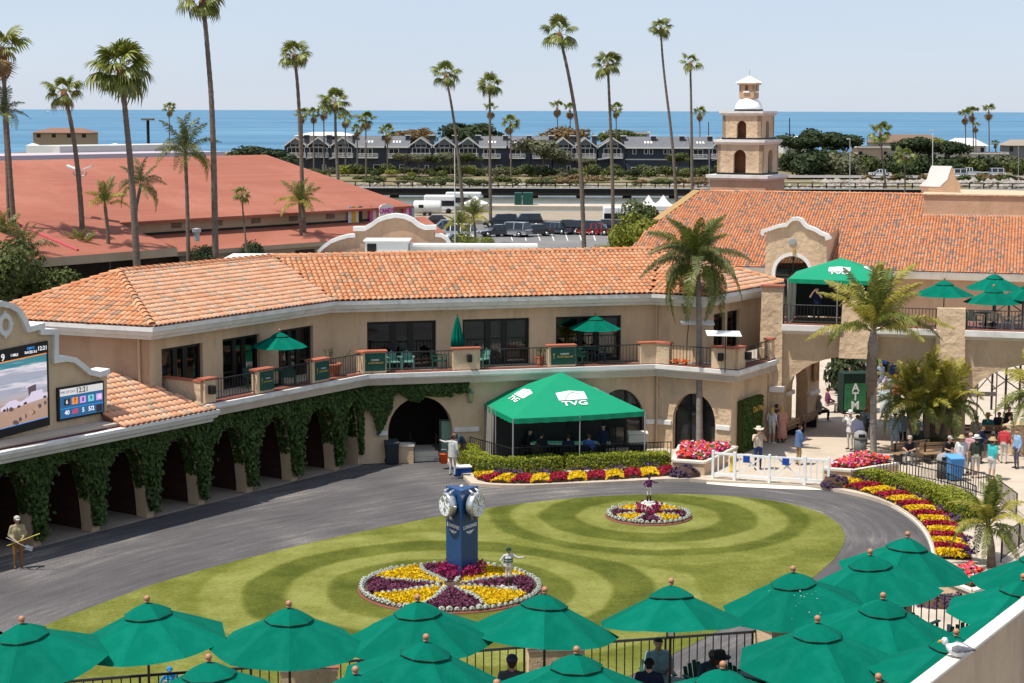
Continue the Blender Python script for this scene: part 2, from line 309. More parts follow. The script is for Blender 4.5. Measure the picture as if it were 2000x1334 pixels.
def lawn_mat():
    m = bpy.data.materials.new('lawn'); m.use_nodes = True; n = m.node_tree.nodes; L = m.node_tree.links; b = n['Principled BSDF']
    tc = n.new('ShaderNodeTexCoord')
    wn = n.new('ShaderNodeTexNoise'); wn.inputs['Scale'].default_value = 0.35; wn.inputs['Detail'].default_value = 2; L.new(tc.outputs['Object'], wn.inputs['Vector'])
    def ring(c, cols):
        d = n.new('ShaderNodeVectorMath'); d.operation = 'DISTANCE'; L.new(tc.outputs['Object'], d.inputs[0]); d.inputs[1].default_value = (c.x, c.y, 0.012)
        a = n.new('ShaderNodeMath'); a.operation = 'MULTIPLY_ADD'; L.new(wn.outputs[0], a.inputs[0]); a.inputs[1].default_value = 0.5; L.new(d.outputs['Value'], a.inputs[2])
        s = n.new('ShaderNodeMath'); s.operation = 'DIVIDE'; L.new(a.outputs[0], s.inputs[0]); s.inputs[1].default_value = 14.0
        cr = n.new('ShaderNodeValToRGB'); el = cr.color_ramp.elements; first = True; prev = None; k = 0
        stops = []
        for r, v in cols:
            p = (r + 0.25)/14.0
            if prev is not None: stops.append((p - 0.008, prev))
            stops.append((p + 0.008, v)); prev = v
        for i, (p, v) in enumerate(stops):
            e = el[i] if i < 2 else el.new(min(1, p)); e.position = max(0, min(1, p)); e.color = (v, v, v, 1)
        L.new(s.outputs[0], cr.inputs[0]); return cr.outputs[0], d.outputs['Value']
    r1, d1 = ring(BED1, [(0,0.28),(4.0,0.78),(5.2,0.22),(6.6,0.76),(8.0,0.5),(8.7,0.58)])
    r2, d2 = ring(BED2, [(0,0.74),(2.7,0.2),(4.1,0.74),(5.2,0.22),(6.0,0.64),(7.4,0.5),(8.6,0.58)])
    cmpn = n.new('ShaderNodeMath'); cmpn.operation = 'SUBTRACT'; L.new(d1, cmpn.inputs[0]); L.new(d2, cmpn.inputs[1])
    mr = n.new('ShaderNodeMapRange'); mr.inputs[1].default_value = -0.7; mr.inputs[2].default_value = -0.3; L.new(cmpn.outputs[0], mr.inputs[0])
    mx = n.new('ShaderNodeMix'); mx.data_type = 'FLOAT'; L.new(mr.outputs[0], mx.inputs[0]); L.new(r1, mx.inputs[2]); L.new(r2, mx.inputs[3])
    nz = n.new('ShaderNodeTexNoise'); nz.inputs['Scale'].default_value = 7.0; nz.inputs['Detail'].default_value = 8; nz.inputs['Roughness'].default_value = 0.85; L.new(tc.outputs['Object'], nz.inputs['Vector'])
    n5 = n.new('ShaderNodeTexNoise'); n5.inputs['Scale'].default_value = 0.5; n5.inputs['Detail'].default_value = 5; n5.inputs['Roughness'].default_value = 0.7; L.new(tc.outputs['Object'], n5.inputs['Vector'])
    sm = n.new('ShaderNodeMath'); sm.operation = 'ADD'; L.new(nz.outputs[0], sm.inputs[0]); L.new(n5.outputs[0], sm.inputs[1])
    ma = n.new('ShaderNodeMath'); ma.operation = 'MULTIPLY_ADD'; L.new(sm.outputs[0], ma.inputs[0]); ma.inputs[1].default_value = 1.5; ma.inputs[2].default_value = -1.5
    ad = n.new('ShaderNodeMath'); ad.operation = 'ADD'; L.new(mx.outputs[0], ad.inputs[0]); L.new(ma.outputs[0], ad.inputs[1])
    cr = n.new('ShaderNodeValToRGB'); e = cr.color_ramp.elements; e[0].position = 0.0; e[0].color = (0.055,0.070,0.008,1); e[1].position = 1.0; e[1].color = (0.22,0.225,0.060,1)
    k = e.new(0.5); k.color = (0.122,0.130,0.021,1)
    L.new(ad.outputs[0], cr.inputs[0]); L.new(cr.outputs[0], b.inputs['Base Color']); b.inputs['Roughness'].default_value = 0.9; b.inputs['Specular IOR Level'].default_value = 0.1
    n3 = n.new('ShaderNodeTexNoise'); n3.inputs['Scale'].default_value = 28; n3.inputs['Detail'].default_value = 3; L.new(tc.outputs['Object'], n3.inputs['Vector'])
    bp = n.new('ShaderNodeBump'); bp.inputs['Strength'].default_value = 0.7; bp.inputs['Distance'].default_value = 0.05; L.new(n3.outputs[0], bp.inputs['Height']); L.new(bp.outputs[0], b.inputs['Normal'])
    return m
sheet('lawn', [(p.x, p.y) for p in LAWN], 0.012, lawn_mat())
def inside(poly, x, y):
    c = False; n = len(poly); j = n - 1
    for i in range(n):
        xi, yi, xj, yj = poly[i][0], poly[i][1], poly[j][0], poly[j][1]
        if (yi > y) != (yj > y) and x < (xj-xi)*(y-yi)/(yj-yi) + xi: c = not c
        j = i
    return c
def track_mat():
    m = bpy.data.materials.new('track_rubber'); m.use_nodes = True; n = m.node_tree.nodes; L = m.node_tree.links; b = n['Principled BSDF']
    uv = n.new('ShaderNodeTexCoord'); mp = n.new('ShaderNodeMapping'); mp.inputs['Scale'].default_value = (0.35, 3.0, 1); L.new(uv.outputs['UV'], mp.inputs[0])
    a = n.new('ShaderNodeTexNoise'); a.inputs['Scale'].default_value = 1.0; a.inputs['Detail'].default_value = 9; a.inputs['Roughness'].default_value = 0.72; a.inputs['Distortion'].default_value = 0.3; L.new(mp.outputs[0], a.inputs['Vector'])
    c = n.new('ShaderNodeTexNoise'); c.inputs['Scale'].default_value = 0.22; c.inputs['Detail'].default_value = 5; L.new(uv.outputs['Object'], c.inputs['Vector'])
    f = n.new('ShaderNodeTexNoise'); f.inputs['Scale'].default_value = 14; f.inputs['Detail'].default_value = 6; f.inputs['Roughness'].default_value = 0.8; L.new(uv.outputs['Object'], f.inputs['Vector'])
    s1 = n.new('ShaderNodeMath'); s1.operation = 'MULTIPLY_ADD'; L.new(c.outputs[0], s1.inputs[0]); s1.inputs[1].default_value = 0.9; L.new(a.outputs[0], s1.inputs[2])
    s2 = n.new('ShaderNodeMath'); s2.operation = 'MULTIPLY_ADD'; L.new(f.outputs[0], s2.inputs[0]); s2.inputs[1].default_value = 0.85; L.new(s1.outputs[0], s2.inputs[2])
    cr = n.new('ShaderNodeValToRGB'); e = cr.color_ramp.elements
    e[0].position = 0.84; e[0].color = (0.058,0.054,0.058,1); e[1].position = 1.42; e[1].color = (0.33,0.285,0.235,1)
    e[1].position = 1.0; L.new(s2.outputs[0], cr.inputs[0])
    mr = n.new('ShaderNodeMapRange'); mr.inputs[1].default_value = 1.04; mr.inputs[2].default_value = 1.74; L.new(s2.outputs[0], mr.inputs[0]); L.new(mr.outputs[0], cr.inputs[0])
    e[0].position = 0.0; k = e.new(0.48); k.color = (0.094,0.087,0.087,1); k2 = e.new(0.72); k2.color = (0.135,0.124,0.118,1)
    L.new(cr.outputs[0], b.inputs['Base Color']); b.inputs['Roughness'].default_value = 0.9; b.inputs['Specular IOR Level'].default_value = 0.15
    bp = n.new('ShaderNodeBump'); bp.inputs['Strength'].default_value = 0.5; bp.inputs['Distance'].default_value = 0.04; L.new(f.outputs[0], bp.inputs['Height']); L.new(bp.outputs[0], b.inputs['Normal'])
    return m
ring = resample(LAWN, 0.8, True); n = len(ring); W0, W1 = -0.5, 9.5
cx = sum((p for p in ring), V3(0,0,0))/n
me_v, me_f, uvs = [], [], []; NW = 6
nrm = []
for i in range(n):
    t = (ring[(i+3) % n] - ring[(i-3) % n]).normalized(); q = V3(t.y, -t.x, 0)
    if q.dot(ring[i] - cx) < 0: q = -q
    nrm.append(q)
for i in range(n):
    for k in range(NW): me_v.append(tuple(ring[i] + nrm[i]*(W0 + (W1-W0)*k/(NW-1)) + V3(0,0,0.004)))
me = bpy.data.meshes.new('walking_ring')
fl = [(i*NW+k, i*NW+k+1, ((i+1) % n)*NW+k+1, ((i+1) % n)*NW+k) for i in range(n) for k in range(NW-1)]
me.from_pydata(me_v, [], fl); ul = me.uv_layers.new(name='UV')
for fi, poly in enumerate(me.polygons):
    i, k = fi // (NW-1), fi % (NW-1)
    for li, (a, bb) in zip(poly.loop_indices, ((0,0),(0,1),(1,1),(1,0))): ul.data[li].uv = ((i+a)*0.8, (k+bb)*(W1-W0)/(NW-1))
me.materials.append(track_mat()); tr = inst('walking_ring', me); tr['kind'] = 'structure'
if me.polygons[0].normal.z < 0: me.flip_normals()
mat('apron', (0.085,0.08,0.084), (0.11,0.104,0.104), 0.9, 0.6, 0.2, 10, dirt=(0.15,0.135,0.12), dscale=0.35)
sheet('track_apron', [(-60,25),(40,25),(40,70),(14,78),(6,80),(-5,80),(-60,62)], -0.02, M['apron'])
edge_px = [(920,950),(1000,955),(1100,951),(1200,947),(1330,940),(1400,945),(1500,950),(1600,956),(1660,966),(1720,982),(1765,1003),(1798,1028),(1818,1058),(1826,1095),(1815,1140),(1770,1190),(1680,1240)]
EDGE = chaikin([G(*p) for p in edge_px], 1, False)
PZ = 0.14
plaza = [(p.x, p.y) for p in EDGE] + [(13,49),(34,44),(60,60),(60,150),(-4,150),(-4,88),(-5.0,79.0),(-2.8,76.8)]
mb = MB(); mb.prism(plaza, -0.02, PZ); struct('plaza', mb, M['concrete'])
mat('stall_floor', (0.33,0.265,0.205), (0.25,0.20,0.155), 0.95, 1.2, 0.3, 8)
# ================================================================== BUILDING HELPERS
def xy(v): return V3(v[0], v[1], 0)
def offset_poly(pts, d):
    pts = [xy(p) for p in pts]; out = []; n = len(pts)
    for i in range(n):
        a = (pts[i] - pts[i-1]).normalized() if i > 0 else None; b = (pts[i+1] - pts[i]).normalized() if i < n-1 else None
        if a is None: a = b
        if b is None: b = a
        na, nb = V3(-a.y, a.x, 0), V3(-b.y, b.x, 0); m = (na + nb).normalized(); out.append(pts[i] + m*(d/max(0.3, m.dot(na))))
    return out
def sweep(mb, pts, prof):
    rs = [offset_poly(pts, -o) for o, z in prof]
    k = len(prof)
    vs = [(rs[j][i].x, rs[j][i].y, prof[j][1]) for i in range(len(pts)) for j in range(k)]
    fs = [(i*k+j, (i+1)*k+j, (i+1)*k+(j+1) % k, i*k+(j+1) % k) for i in range(len(pts)-1) for j in range(k)]
    fs += [tuple(range(k))[::-1], tuple((len(pts)-1)*k + j for j in range(k))]
    return mb.add(vs, fs)
def arch_prof(u0, u1, zs, zt, n=14, p=2.0, z0=0.0):
    c, h = (u0+u1)/2, (u1-u0)/2; out = [(u0, z0), (u0, zs)]
    for i in range(1, n):
        a = math.pi*i/n; out.append((c - h*math.cos(a), zs + (zt-zs)*math.sin(a)**(2.0/p)))
    return out + [(u1, zs), (u1, z0)]
def rect_prof(u0, u1, zt, z0=0.0): return [(u0, z0), (u0, zt), (u1, zt), (u1, z0)]
def wall(mb, p0, p1, z0, z1, th, ops):
    p0, p1 = xy(p0), xy(p1); L = (p1-p0).length; t = (p1-p0)/L; nin = V3(-t.y, t.x, 0)
    sm = [(0, z0)]
    for o in ops: sm += o
    sm.append((L, z0))
    def P(u, z, d): q = p0 + t*u + nin*d; return (q.x, q.y, z)
    for (ua, za), (ub, zb) in zip(sm, sm[1:]):
        if ub - ua > 1e-5:
            mb.quad(P(ua,za,0), P(ub,zb,0), P(ub,z1,0), P(ua,z1,0)); mb.quad(P(ub,zb,th), P(ua,za,th), P(ua,z1,th), P(ub,z1,th))
        mb.quad(P(ua,za,th), P(ub,zb,th), P(ub,zb,0), P(ua,za,0))
    mb.quad(P(0,z0,th), P(0,z0,0), P(0,z1,0), P(0,z1,th)); mb.quad(P(L,z0,0), P(L,z0,th), P(L,z1,th), P(L,z1,0))
    mb.quad(P(0,z1,0), P(L,z1,0), P(L,z1,th), P(0,z1,th))
TMP = bpy.data.scenes.new('tmp')
def tmp_eval(o): TMP.collection.objects.link(o); TMP.view_layers[0].update(); return TMP.view_layers[0].depsgraph
def text_mesh(s, size, m, ext=0.006, bold=0.0, align='CENTER'):
    cu = bpy.data.curves.new('t', 'FONT'); cu.body = s; cu.size = size; cu.extrude = ext; cu.align_x = align; cu.align_y = 'CENTER'; cu.offset = bold; cu.resolution_u = 2
    o = bpy.data.objects.new('t', cu); dg = tmp_eval(o)
    me = bpy.data.meshes.new_from_object(o.evaluated_get(dg)); bpy.data.objects.remove(o); me.materials.clear(); me.materials.append(m); return me
def on_wall(name, me, parent, p, nout, sc=1.0, up=None, flipx=1):
    nout = Vector(nout).normalized(); up = Vector(up) if up else V3(0,0,1); x = up.cross(nout).normalized(); y = nout.cross(x)
    mt = Matrix((( x.x*sc*flipx, y.x*sc, nout.x, 0),( x.y*sc*flipx, y.y*sc, nout.y, 0),( x.z*sc*flipx, y.z*sc, nout.z, 0),(0,0,0,1)))
    o = inst(name, me); o.matrix_world = Matrix.Translation(Vector(p) - (_wl(parent) if parent else V3(0,0,0))) @ mt
    if parent: o.parent = parent
    return o
def ribbon(root, pts, n, lo, hi, front, back, name='coping', m='white_trim', down=None):
    pts = [Vector(p) for p in pts]; n = Vector(n).normalized(); rs = []; k = len(pts); segs = [(b-a).normalized() for a, b in zip(pts, pts[1:])]; ups = [n.cross(s) for s in segs]
    if sum(u.z for u in ups) < 0: ups = [-u for u in ups]
    for i in range(k):
        a, b = ups[max(0, i-1)], ups[min(k-2, i)]; m_ = (a+b); m_ = m_.normalized() if m_.length > .1 else a; f = 1/max(.45, m_.dot(a)); rs.append([pts[i] + n*front - m_*lo*f, pts[i] + n*front + m_*hi*f, pts[i] - n*back + m_*hi*f, pts[i] - n*back - m_*lo*f])
    mb = MB(); mb.rings(rs); return mb.build(name, M[m], root)
def tile_shape(w=0.24, l=0.44, n=6, th=0.016):
    mb = MB(); rr = []
    for y, sc, dz in ((0, 1.0, 0.025), (l, 0.84, 0.0)):
        r = w*0.5*sc; rr.append([( -r*math.cos(math.pi*i/n), y, dz + r*0.72*math.sin(math.pi*i/n)) for i in range(n+1)])
    lip = [(x*0.86, 0, 0.025 + (z-0.025)*0.80) for x, y, z in rr[0]]
    mb.rings([lip, rr[0], rr[1]], cap=False, close=False)
    return mb
def tile_field(poly, w=0.24, l=0.38, jit=0.012, seed=1):
    """frames (origin, ex, ey, ez) of the tiles on a roof plane; poly[0]->poly[1] is the eave"""
    rg = random.Random(seed); P = [Vector(p) for p in poly]; ex = (P[1]-P[0]).normalized(); nz = None
    for k in range(2, len(P)):
        c = (P[1]-P[0]).cross(P[k]-P[0])
        if c.length > 1e-3: nz = c.normalized(); break
    ey = nz.cross(ex); q = [((p-P[0]).dot(ex), (p-P[0]).dot(ey)) for p in P]
    out = []; u0, u1 = min(a for a, b in q), max(a for a, b in q); v1 = max(b for a, b in q)
    j = 0
    while j*l < v1:
        i = 0
        while u0 + (i+0.5)*w < u1:
            u = u0 + (i+0.5)*w; v = j*l - 0.09
            if inside(q, u, v + l*0.55):
                a = rg.gauss(0, jit); e1 = (ex + ey*a).normalized(); e2 = nz.cross(e1)
                out.append((P[0] + ex*u + ey*(v + rg.gauss(0, 0.006)) + nz*(0.005 + rg.random()*0.01), e1, e2, nz))
            i += 1
        j += 1
    return out
TS = tile_shape(); TSS = tile_shape(0.205, 0.42, 4)
def tiles_join(mb, frames, shp):
    vs = shp.v; fs = shp.f
    for o, a, b, c in frames:
        mb.add([(o.x + a.x*x + b.x*y + c.x*z, o.y + a.y*x + b.y*y + c.y*z, o.z + a.z*x + b.z*y + c.z*z) for x, y, z in vs], fs)
def tiles_objs(frames, me, parent):
    off = _wl(parent)
    for o, a, b, c in frames:
        t = inst('roof_tile', me); t.matrix_world = Matrix.Translation(o - off) @ Matrix(((a.x,b.x,c.x,0),(a.y,b.y,c.y,0),(a.z,b.z,c.z,0),(0,0,0,1))); t.parent = parent
def ridge_caps(mb, a, b, w=0.15, l=0.38):
    a, b = Vector(a), Vector(b); n = max(1, int((b-a).length/l)); t = (b-a)/n; d = t.normalized(); x = d.cross(V3(0,0,1)).normalized(); z = x.cross(d)
    for k in range(n):
        p = a + t*k; rr = []
        for s, sc, dz in ((0, 1.0, 0.03), (1.12, 0.82, 0.0)):
            rr.append([p + t*s + x*(-w*sc*math.cos(math.pi*i/6)) + z*(w*sc*0.8*math.sin(math.pi*i/6) + dz) for i in range(7)])
        mb.rings(rr, cap=False, close=False)
# ================================================================== MAIN BUILDING (two storeys, bent round the paddock)
ZC, ZE, ZR = 4.0, 7.05, 8.6
PA, PAB, PBC, PCD, PDE = [G(*p, ZC) for p in ((410,790.5),(719.5,731.5),(1280,712),(1444,725),(1517,703))]
DA = xy(PAB-PA).normalized(); NA = V3(DA.y, -DA.x, 0)
PL = PA - DA*15
main = thing('main_building', xy(PAB) + V3(0,2,0), 'two storey tan stucco building with orange barrel tile roof, balcony and ivy arcade', 'building')
low = offset_poly([PL, PAB, PBC, PCD, PDE], 0.6)
def u_on(px, p0, p1, py=800): q = PLN(px, py, p0, V3(-(p1-p0).y, (p1-p0).x, 0)); return (xy(q)-xy(p0)).dot((xy(p1)-xy(p0)).normalized())
pil_px = [(72,1068),(189,1038),(294,1012),(394,986),(488,963),(574,940),(660,919)]
us = [(xy(G(*p)) - low[0]).dot(DA) for p in pil_px]; sp = (us[-1]-us[0])/6
PILU = [us[0] + sp*k for k in range(-4, 7)]
LA = (low[1]-low[0]).length
def stall(u0, u1, n=16):
    c, h = (u0+u1)/2, (u1-u0)/2 - 0.17
    return [(c-h, 0.0)] + [(c - h*math.cos(math.pi*i/n), 2.95*(1-abs(math.cos(math.pi*i/n))**3.0)**0.62) for i in range(1, n)] + [(c+h, 0.0)]
STALLS = [(a, b) for a, b in zip(PILU, PILU[1:])] + [(PILU[-1], LA + 0.1)]
mb = MB(); wall(mb, low[0], low[1], 0, ZC-0.45, 0.55, [stall(a, min(b, LA-0.05)) for a, b in STALLS])
mb.build('arcade_wall', M['stucco'], main)
LB = (low[2]-low[1]).length
ub = lambda px: u_on(px, low[1], low[2], 840)
archB = [(ub(758), ub(884)), (ub(1163), ub(1258))]
mb = MB(); wall(mb, low[1], low[2], 0, ZC-0.45, 0.5, [arch_prof(a, b, 1.35, 2.85) for a, b in archB]); mb.build('ground_wall', M['stucco'], main)
LC = (low[3]-low[2]).length; uc = lambda px: u_on(px, low[2], low[3], 820)
mb = MB(); wall(mb, low[2], low[3], 0, ZC-0.45, 0.5, [arch_prof(uc(1314), uc(1397), 1.45, 2.75)]); mb.build('ground_wall', M['stucco_rough'], main)
mb = MB(); wall(mb, low[3], low[4] + (low[4]-low[3]).normalized()*0.4, 0, ZC-0.45, 0.5, []); mb.build('ground_wall', M['stucco'], main)
def door_leafs(p0, p1, u0, u1, zt, nm='arched_door', rec=0.32, cols=3):
    t = (xy(p1)-xy(p0)).normalized(); nin = V3(-t.y, t.x, 0); b = xy(p0) + nin*rec
    fr = MB(); w_ = u1-u0
    for k in range(cols+1):
        q = b + t*(u0 + w_*k/cols); fr.obox(q, t, 0.06, 0.05, 0.0, zt+0.25)
    for z in (0.1, 2.05): fr.obox(b + t*(u0+w_/2), t, w_/2, 0.045, z-0.05, z+0.05)
    o = fr.build(nm, M['dark_frame'], main)
    for k in range(cols):
        g = MB(); g.obox(b + nin*0.03 + t*(u0 + w_*(k+0.5)/cols), t, w_/cols/2-0.06, 0.012, 0.1, zt+0.2)
        pn = g.build('pane', M['glass'], o)
for a, b in archB[1:]: door_leafs(low[1], low[2], a, b, 2.7)
door_leafs(low[2], low[3], uc(1314), uc(1397), 2.6)
mb = MB(); tB = (low[2]-low[1]).normalized(); tC = (low[3]-low[2]).normalized(); nB = V3(tB.y,-tB.x,0); nC = V3(tC.y,-tC.x,0)
def band(mb, p0, t, nn, u0, u1, z=1.22, h=0.22, d=0.09):
    c = xy(p0) + t*((u0+u1)/2) + nn*(d/2-0.06); mb.obox(c, t, (u1-u0)/2, d/2+0.06, z, z+h)
band(mb, low[1], tB, nB, ub(733), ub(757)); band(mb, low[1], tB, nB, ub(886), ub(936)); band(mb, low[1], tB, nB, ub(1260), LB-0.05)
band(mb, low[2], tC, nC, 0.05, uc(1312)); band(mb, low[2], tC, nC, uc(1399), LC-0.03); bevel(mb.build('impost_band', M['white_trim'], main), 0.03, 2)
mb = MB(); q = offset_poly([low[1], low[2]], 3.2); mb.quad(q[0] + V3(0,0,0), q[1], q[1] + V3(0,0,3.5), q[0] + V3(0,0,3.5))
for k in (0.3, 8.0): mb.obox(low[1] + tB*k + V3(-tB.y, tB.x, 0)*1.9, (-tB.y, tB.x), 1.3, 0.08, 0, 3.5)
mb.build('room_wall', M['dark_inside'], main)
mb = MB(); mb.obox(low[1] - DA*.12 - NA*1.75, NA, 1.5, .1, 0, 3.4); mb.build('end_wall', M['stucco'], main)
mat('stall_board', (0.075,0.03,0.02), (0.045,0.02,0.014), 0.85, 0.8, 0.3, 4, stretch=(1,1,9))
q = offset_poly([low[0], low[1]], 3.0); mb = MB()
zz = 0.0
for k in range(12):
    mb.obox((q[0]+q[1])/2 + NA*0.01*(k % 2), DA, (q[1]-q[0]).length/2, 0.03, k*0.28+0.01, k*0.28+0.27)
mb.build('stall_back_boards', M['stall_board'], main)
mb = MB()
for u in PILU: mb.obox(low[0] + DA*u - NA*1.75, NA, 1.2, 0.07, 0.02, 2.3)
mb.build('stall_partition', M['stall_board'], main)
mb = MB(); mb.prism([tuple(p[:2]) for p in (low[0]+NA*0.05, low[1]+NA*0.05, offset_poly([low[0],low[1]],3.1)[1], offset_poly([low[0],low[1]],3.1)[0])], -0.02, 0.03); mb.build('stall_floor', M['stall_floor'], main)
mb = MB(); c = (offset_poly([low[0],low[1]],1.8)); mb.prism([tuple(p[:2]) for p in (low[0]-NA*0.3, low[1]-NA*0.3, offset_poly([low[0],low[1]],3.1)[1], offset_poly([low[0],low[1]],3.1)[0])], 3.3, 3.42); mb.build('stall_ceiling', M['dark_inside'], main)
edge = [PL, PAB, PBC, PCD, PDE + (xy(PDE)-xy(PCD)).normalized()*0.3]
inner = offset_poly(edge, 4.6)
mb = MB(); e2 = offset_poly(edge, 0.12)
for i in range(len(edge)-1): mb.prism([tuple(p[:2]) for p in (e2[i], e2[i+1], inner[i+1], inner[i])], ZC-0.5, ZC-0.06 + 0.002*i)
mb.build('balcony_slab', M['concrete'], main)
edgeb = [PA - DA*0.2] + edge[1:]
COR = [(-0.75,ZC-0.58),(-0.42,ZC-0.58),(-0.36,ZC-0.46),(-0.20,ZC-0.40),(-0.10,ZC-0.22),(0.0,ZC-0.18),(0.0,ZC),(-0.14,ZC),(-0.14,ZC-0.05),(-0.75,ZC-0.05)]
mb = MB(); sweep(mb, edgeb, COR); mb.build('balcony_cornice', M['white_trim'], main)
mb = MB(); sweep(mb, offset_poly(edgeb, 0.17), [(0,ZC-0.06),(0.0,ZC+0.03),(-0.5,ZC+0.03),(-0.5,ZC-0.06)]); mb.build('balcony_kerb', M['redbrown_trim'], main)
EA, EAB, EBC, ECD, EDE = [xy(G(*p, ZE)) for p in ((298,640),(655,589),(1272,574),(1383,580),(1533,553.5))]
EL = xy(G(60,627,ZE)); EL = EA + (EL-EA)*1.5
eave = [EL, EA, EAB, EBC, ECD, EDE]; upw = offset_poly(eave, 0.85)
ztop = PLN(852, 625.5, upw[2], V3(-(upw[3]-upw[2]).y, (upw[3]-upw[2]).x, 0)).z
ZF = ZC - 0.05
def seg_us(i, pxs, py): return [(u_on(a, upw[i], upw[i+1], py), u_on(b, upw[i], upw[i+1], py)) for a, b in pxs]
wins = {1: seg_us(1, [(315.5,396),(435,507.5),(544,612)], 690), 2: seg_us(2, [(717,852),(903.5,1034),(1085.6,1213)], 660), 4: seg_us(4, [(1394,1416),(1420,1444)], 640)}
for i in range(5):
    mb = MB(); wall(mb, upw[i], upw[i+1], ZF, ZE-0.1, 0.3, [rect_prof(a, b, ztop, ZF) for a, b in wins.get(i, [])]); mb.build('upper_wall', M['stucco_pink'] if i == 0 else M['stucco'], main)
def big_window(i, u0, u1, style):
    p0, p1 = upw[i], upw[i+1]; t = (p1-p0).normalized(); nin = V3(-t.y, t.x, 0); b = p0 + nin*0.2; w_ = u1-u0
    fr = MB(); th = 0.055
    cuts = [0, 0.36, 0.66, 1.0] if w_ > 1.7 else [0, 1.0]
    for k in cuts: fr.obox(b + t*(u0 + min(max(w_*k, th), w_-th)), t, th, 0.05, ZF, ztop)
    for z in (ZF+0.06, ztop-0.06): fr.obox(b + t*(u0+w_/2), t, w_/2, 0.045, z-0.06, z+0.06)
    if len(cuts) > 2:
        fr.obox(b + t*(u0 + w_*0.83), t, w_*0.17, 0.042, ZF+0.62, ZF+0.70); fr.obox(b + t*(u0 + w_*0.18), t, w_*0.18, 0.042, ZF+0.62, ZF+0.70)
        fr.obox(b + t*(u0 + w_*0.40), t, 0.09, 0.04, ZF, ztop); fr.obox(b + t*(u0 + w_*0.62), t, 0.09, 0.04, ZF, ztop); fr.obox(b + t*(u0 + w_*0.51), t, w_*0.12, 0.04, ZF+0.02, ZF+0.3)
    o = fr.build('window', M['dark_frame'], main)
    for a, c in zip(cuts, cuts[1:]):
        g = MB(); g.obox(b + nin*0.02 + t*(u0 + w_*(a+c)/2), t, w_*(c-a)/2 - 0.03, 0.008, ZF+0.05, ztop-0.05); g.build('pane', M['glass'], o)
    for f0, f1 in style:
        g = MB(); g.obox(b + nin*0.12 + t*(u0 + w_*(f0+f1)/2), t, w_*(f1-f0)/2, 0.015, ZF+0.05, ztop-0.08); g.build('curtain', M['curtain'], o)
mat('glass_clear', (0.8,0.85,0.84), None, 0.05, spec=0.5)
n_ = M['glass_clear'].node_tree; tb = n_.nodes.new('ShaderNodeBsdfTransparent'); tb.inputs[0].default_value = (0.55,0.60,0.58,1); gl = n_.nodes.new('ShaderNodeBsdfGlossy'); gl.inputs['Roughness'].default_value = 0.03; ms = n_.nodes.new('ShaderNodeMixShader')
fz = n_.nodes.new('ShaderNodeFresnel'); fz.inputs[0].default_value = 1.7; n_.links.new(fz.outputs[0], ms.inputs[0]); n_.links.new(tb.outputs[0], ms.inputs[1]); n_.links.new(gl.outputs[0], ms.inputs[2]); n_.links.new(ms.outputs[0], n_.nodes['Material Output'].inputs[0])
M['glass'] = M['glass_clear']
for i, st in ((1, [[(0,0.2),(0.67,0.97)], [(0.68,0.98)], []]), (2, [[], [(0.0,0.34),(0.36,0.6),(0.67,1.0)], [(0.7,1.0)]]), (4, [[(0.2,0.9)], []])):
    for (a, b), s in zip(wins[i], st): big_window(i, a, b, s)
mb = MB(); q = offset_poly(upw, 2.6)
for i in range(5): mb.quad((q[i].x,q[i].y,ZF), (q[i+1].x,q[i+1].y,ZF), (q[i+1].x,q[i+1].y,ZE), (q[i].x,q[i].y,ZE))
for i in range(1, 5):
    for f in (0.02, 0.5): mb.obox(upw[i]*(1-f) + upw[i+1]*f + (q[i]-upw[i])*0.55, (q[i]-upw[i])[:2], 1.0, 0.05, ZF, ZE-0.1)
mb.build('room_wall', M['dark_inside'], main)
mb = MB(); sweep(mb, eave, [(-3.6, ZE-0.30),(-3.6,ZE-0.2),(-0.3,ZE-0.2),(-0.3,ZE-0.30)]); mb.build('soffit', M['stucco'], main)
mb = MB()
for px, py, i in ((273,690,0),(645,650,1),(1283,640,3)):
    q = PLN(px, py, upw[i], V3(-(upw[i+1]-upw[i]).y, (upw[i+1]-upw[i]).x, 0)); t = (upw[i+1]-upw[i]).normalized(); q = q + V3(t.y,-t.x,0)*0.06
    mb = MB(); mb.tube([(q.x,q.y,ZF), (q.x,q.y,ZE-0.4)], 0.055, 8); mb.build('down_pipe', M['stucco'], main)
q = xy(low[2]) + nC*0.07 + tC*0.1; mb = MB(); mb.tube([(q.x,q.y,0.1),(q.x,q.y,ZC-0.5)], 0.055, 8); mb.build('down_pipe', M['stucco'], main)
CE = [(-0.9,ZE-0.52),(-0.34,ZE-0.52),(-0.30,ZE-0.40),(-0.14,ZE-0.36),(-0.05,ZE-0.20),(0.0,ZE-0.17),(0.0,ZE),(-0.9,ZE)]
mb = MB(); sweep(mb, eave, CE); mb.build('eave_cornice', M['white_trim'], main)
RL, RAB, RBC = G(232,532,ZR), G(535,503,ZR), G(1290,488,ZR)
e3 = offset_poly(eave, 0.10); E = [V3(p.x, p.y, ZE+0.02) for p in e3]
def rayp(px, py, a, b, c): n = (b-a).cross(c-a); d = ray(px, py); o = V3(0,0,CAMH); return o + d*((a-o).dot(n)/d.dot(n))
mid = (RAB+RBC)/2; RAB, RBC = rayp(535,503,E[2],E[3],mid), rayp(1290,488,E[2],E[3],mid); RL = rayp(232,532,E[1],E[2],RAB)
faces = [('A0', [E[0], E[1], RL], 'tile', 0), ('A', [E[1], E[2], RAB, RL], 'tile_pale', 1), ('B', [E[2], E[3], RBC, RAB], 'tile', 2), ('C', [E[3], E[4], RBC], 'tile', 0), ('D', [E[4], E[5], RBC], 'tile_pale', 1)]
mb = MB()
for nme, pl, mk, mi in faces: mb.slab(pl, (0,0,-0.1))
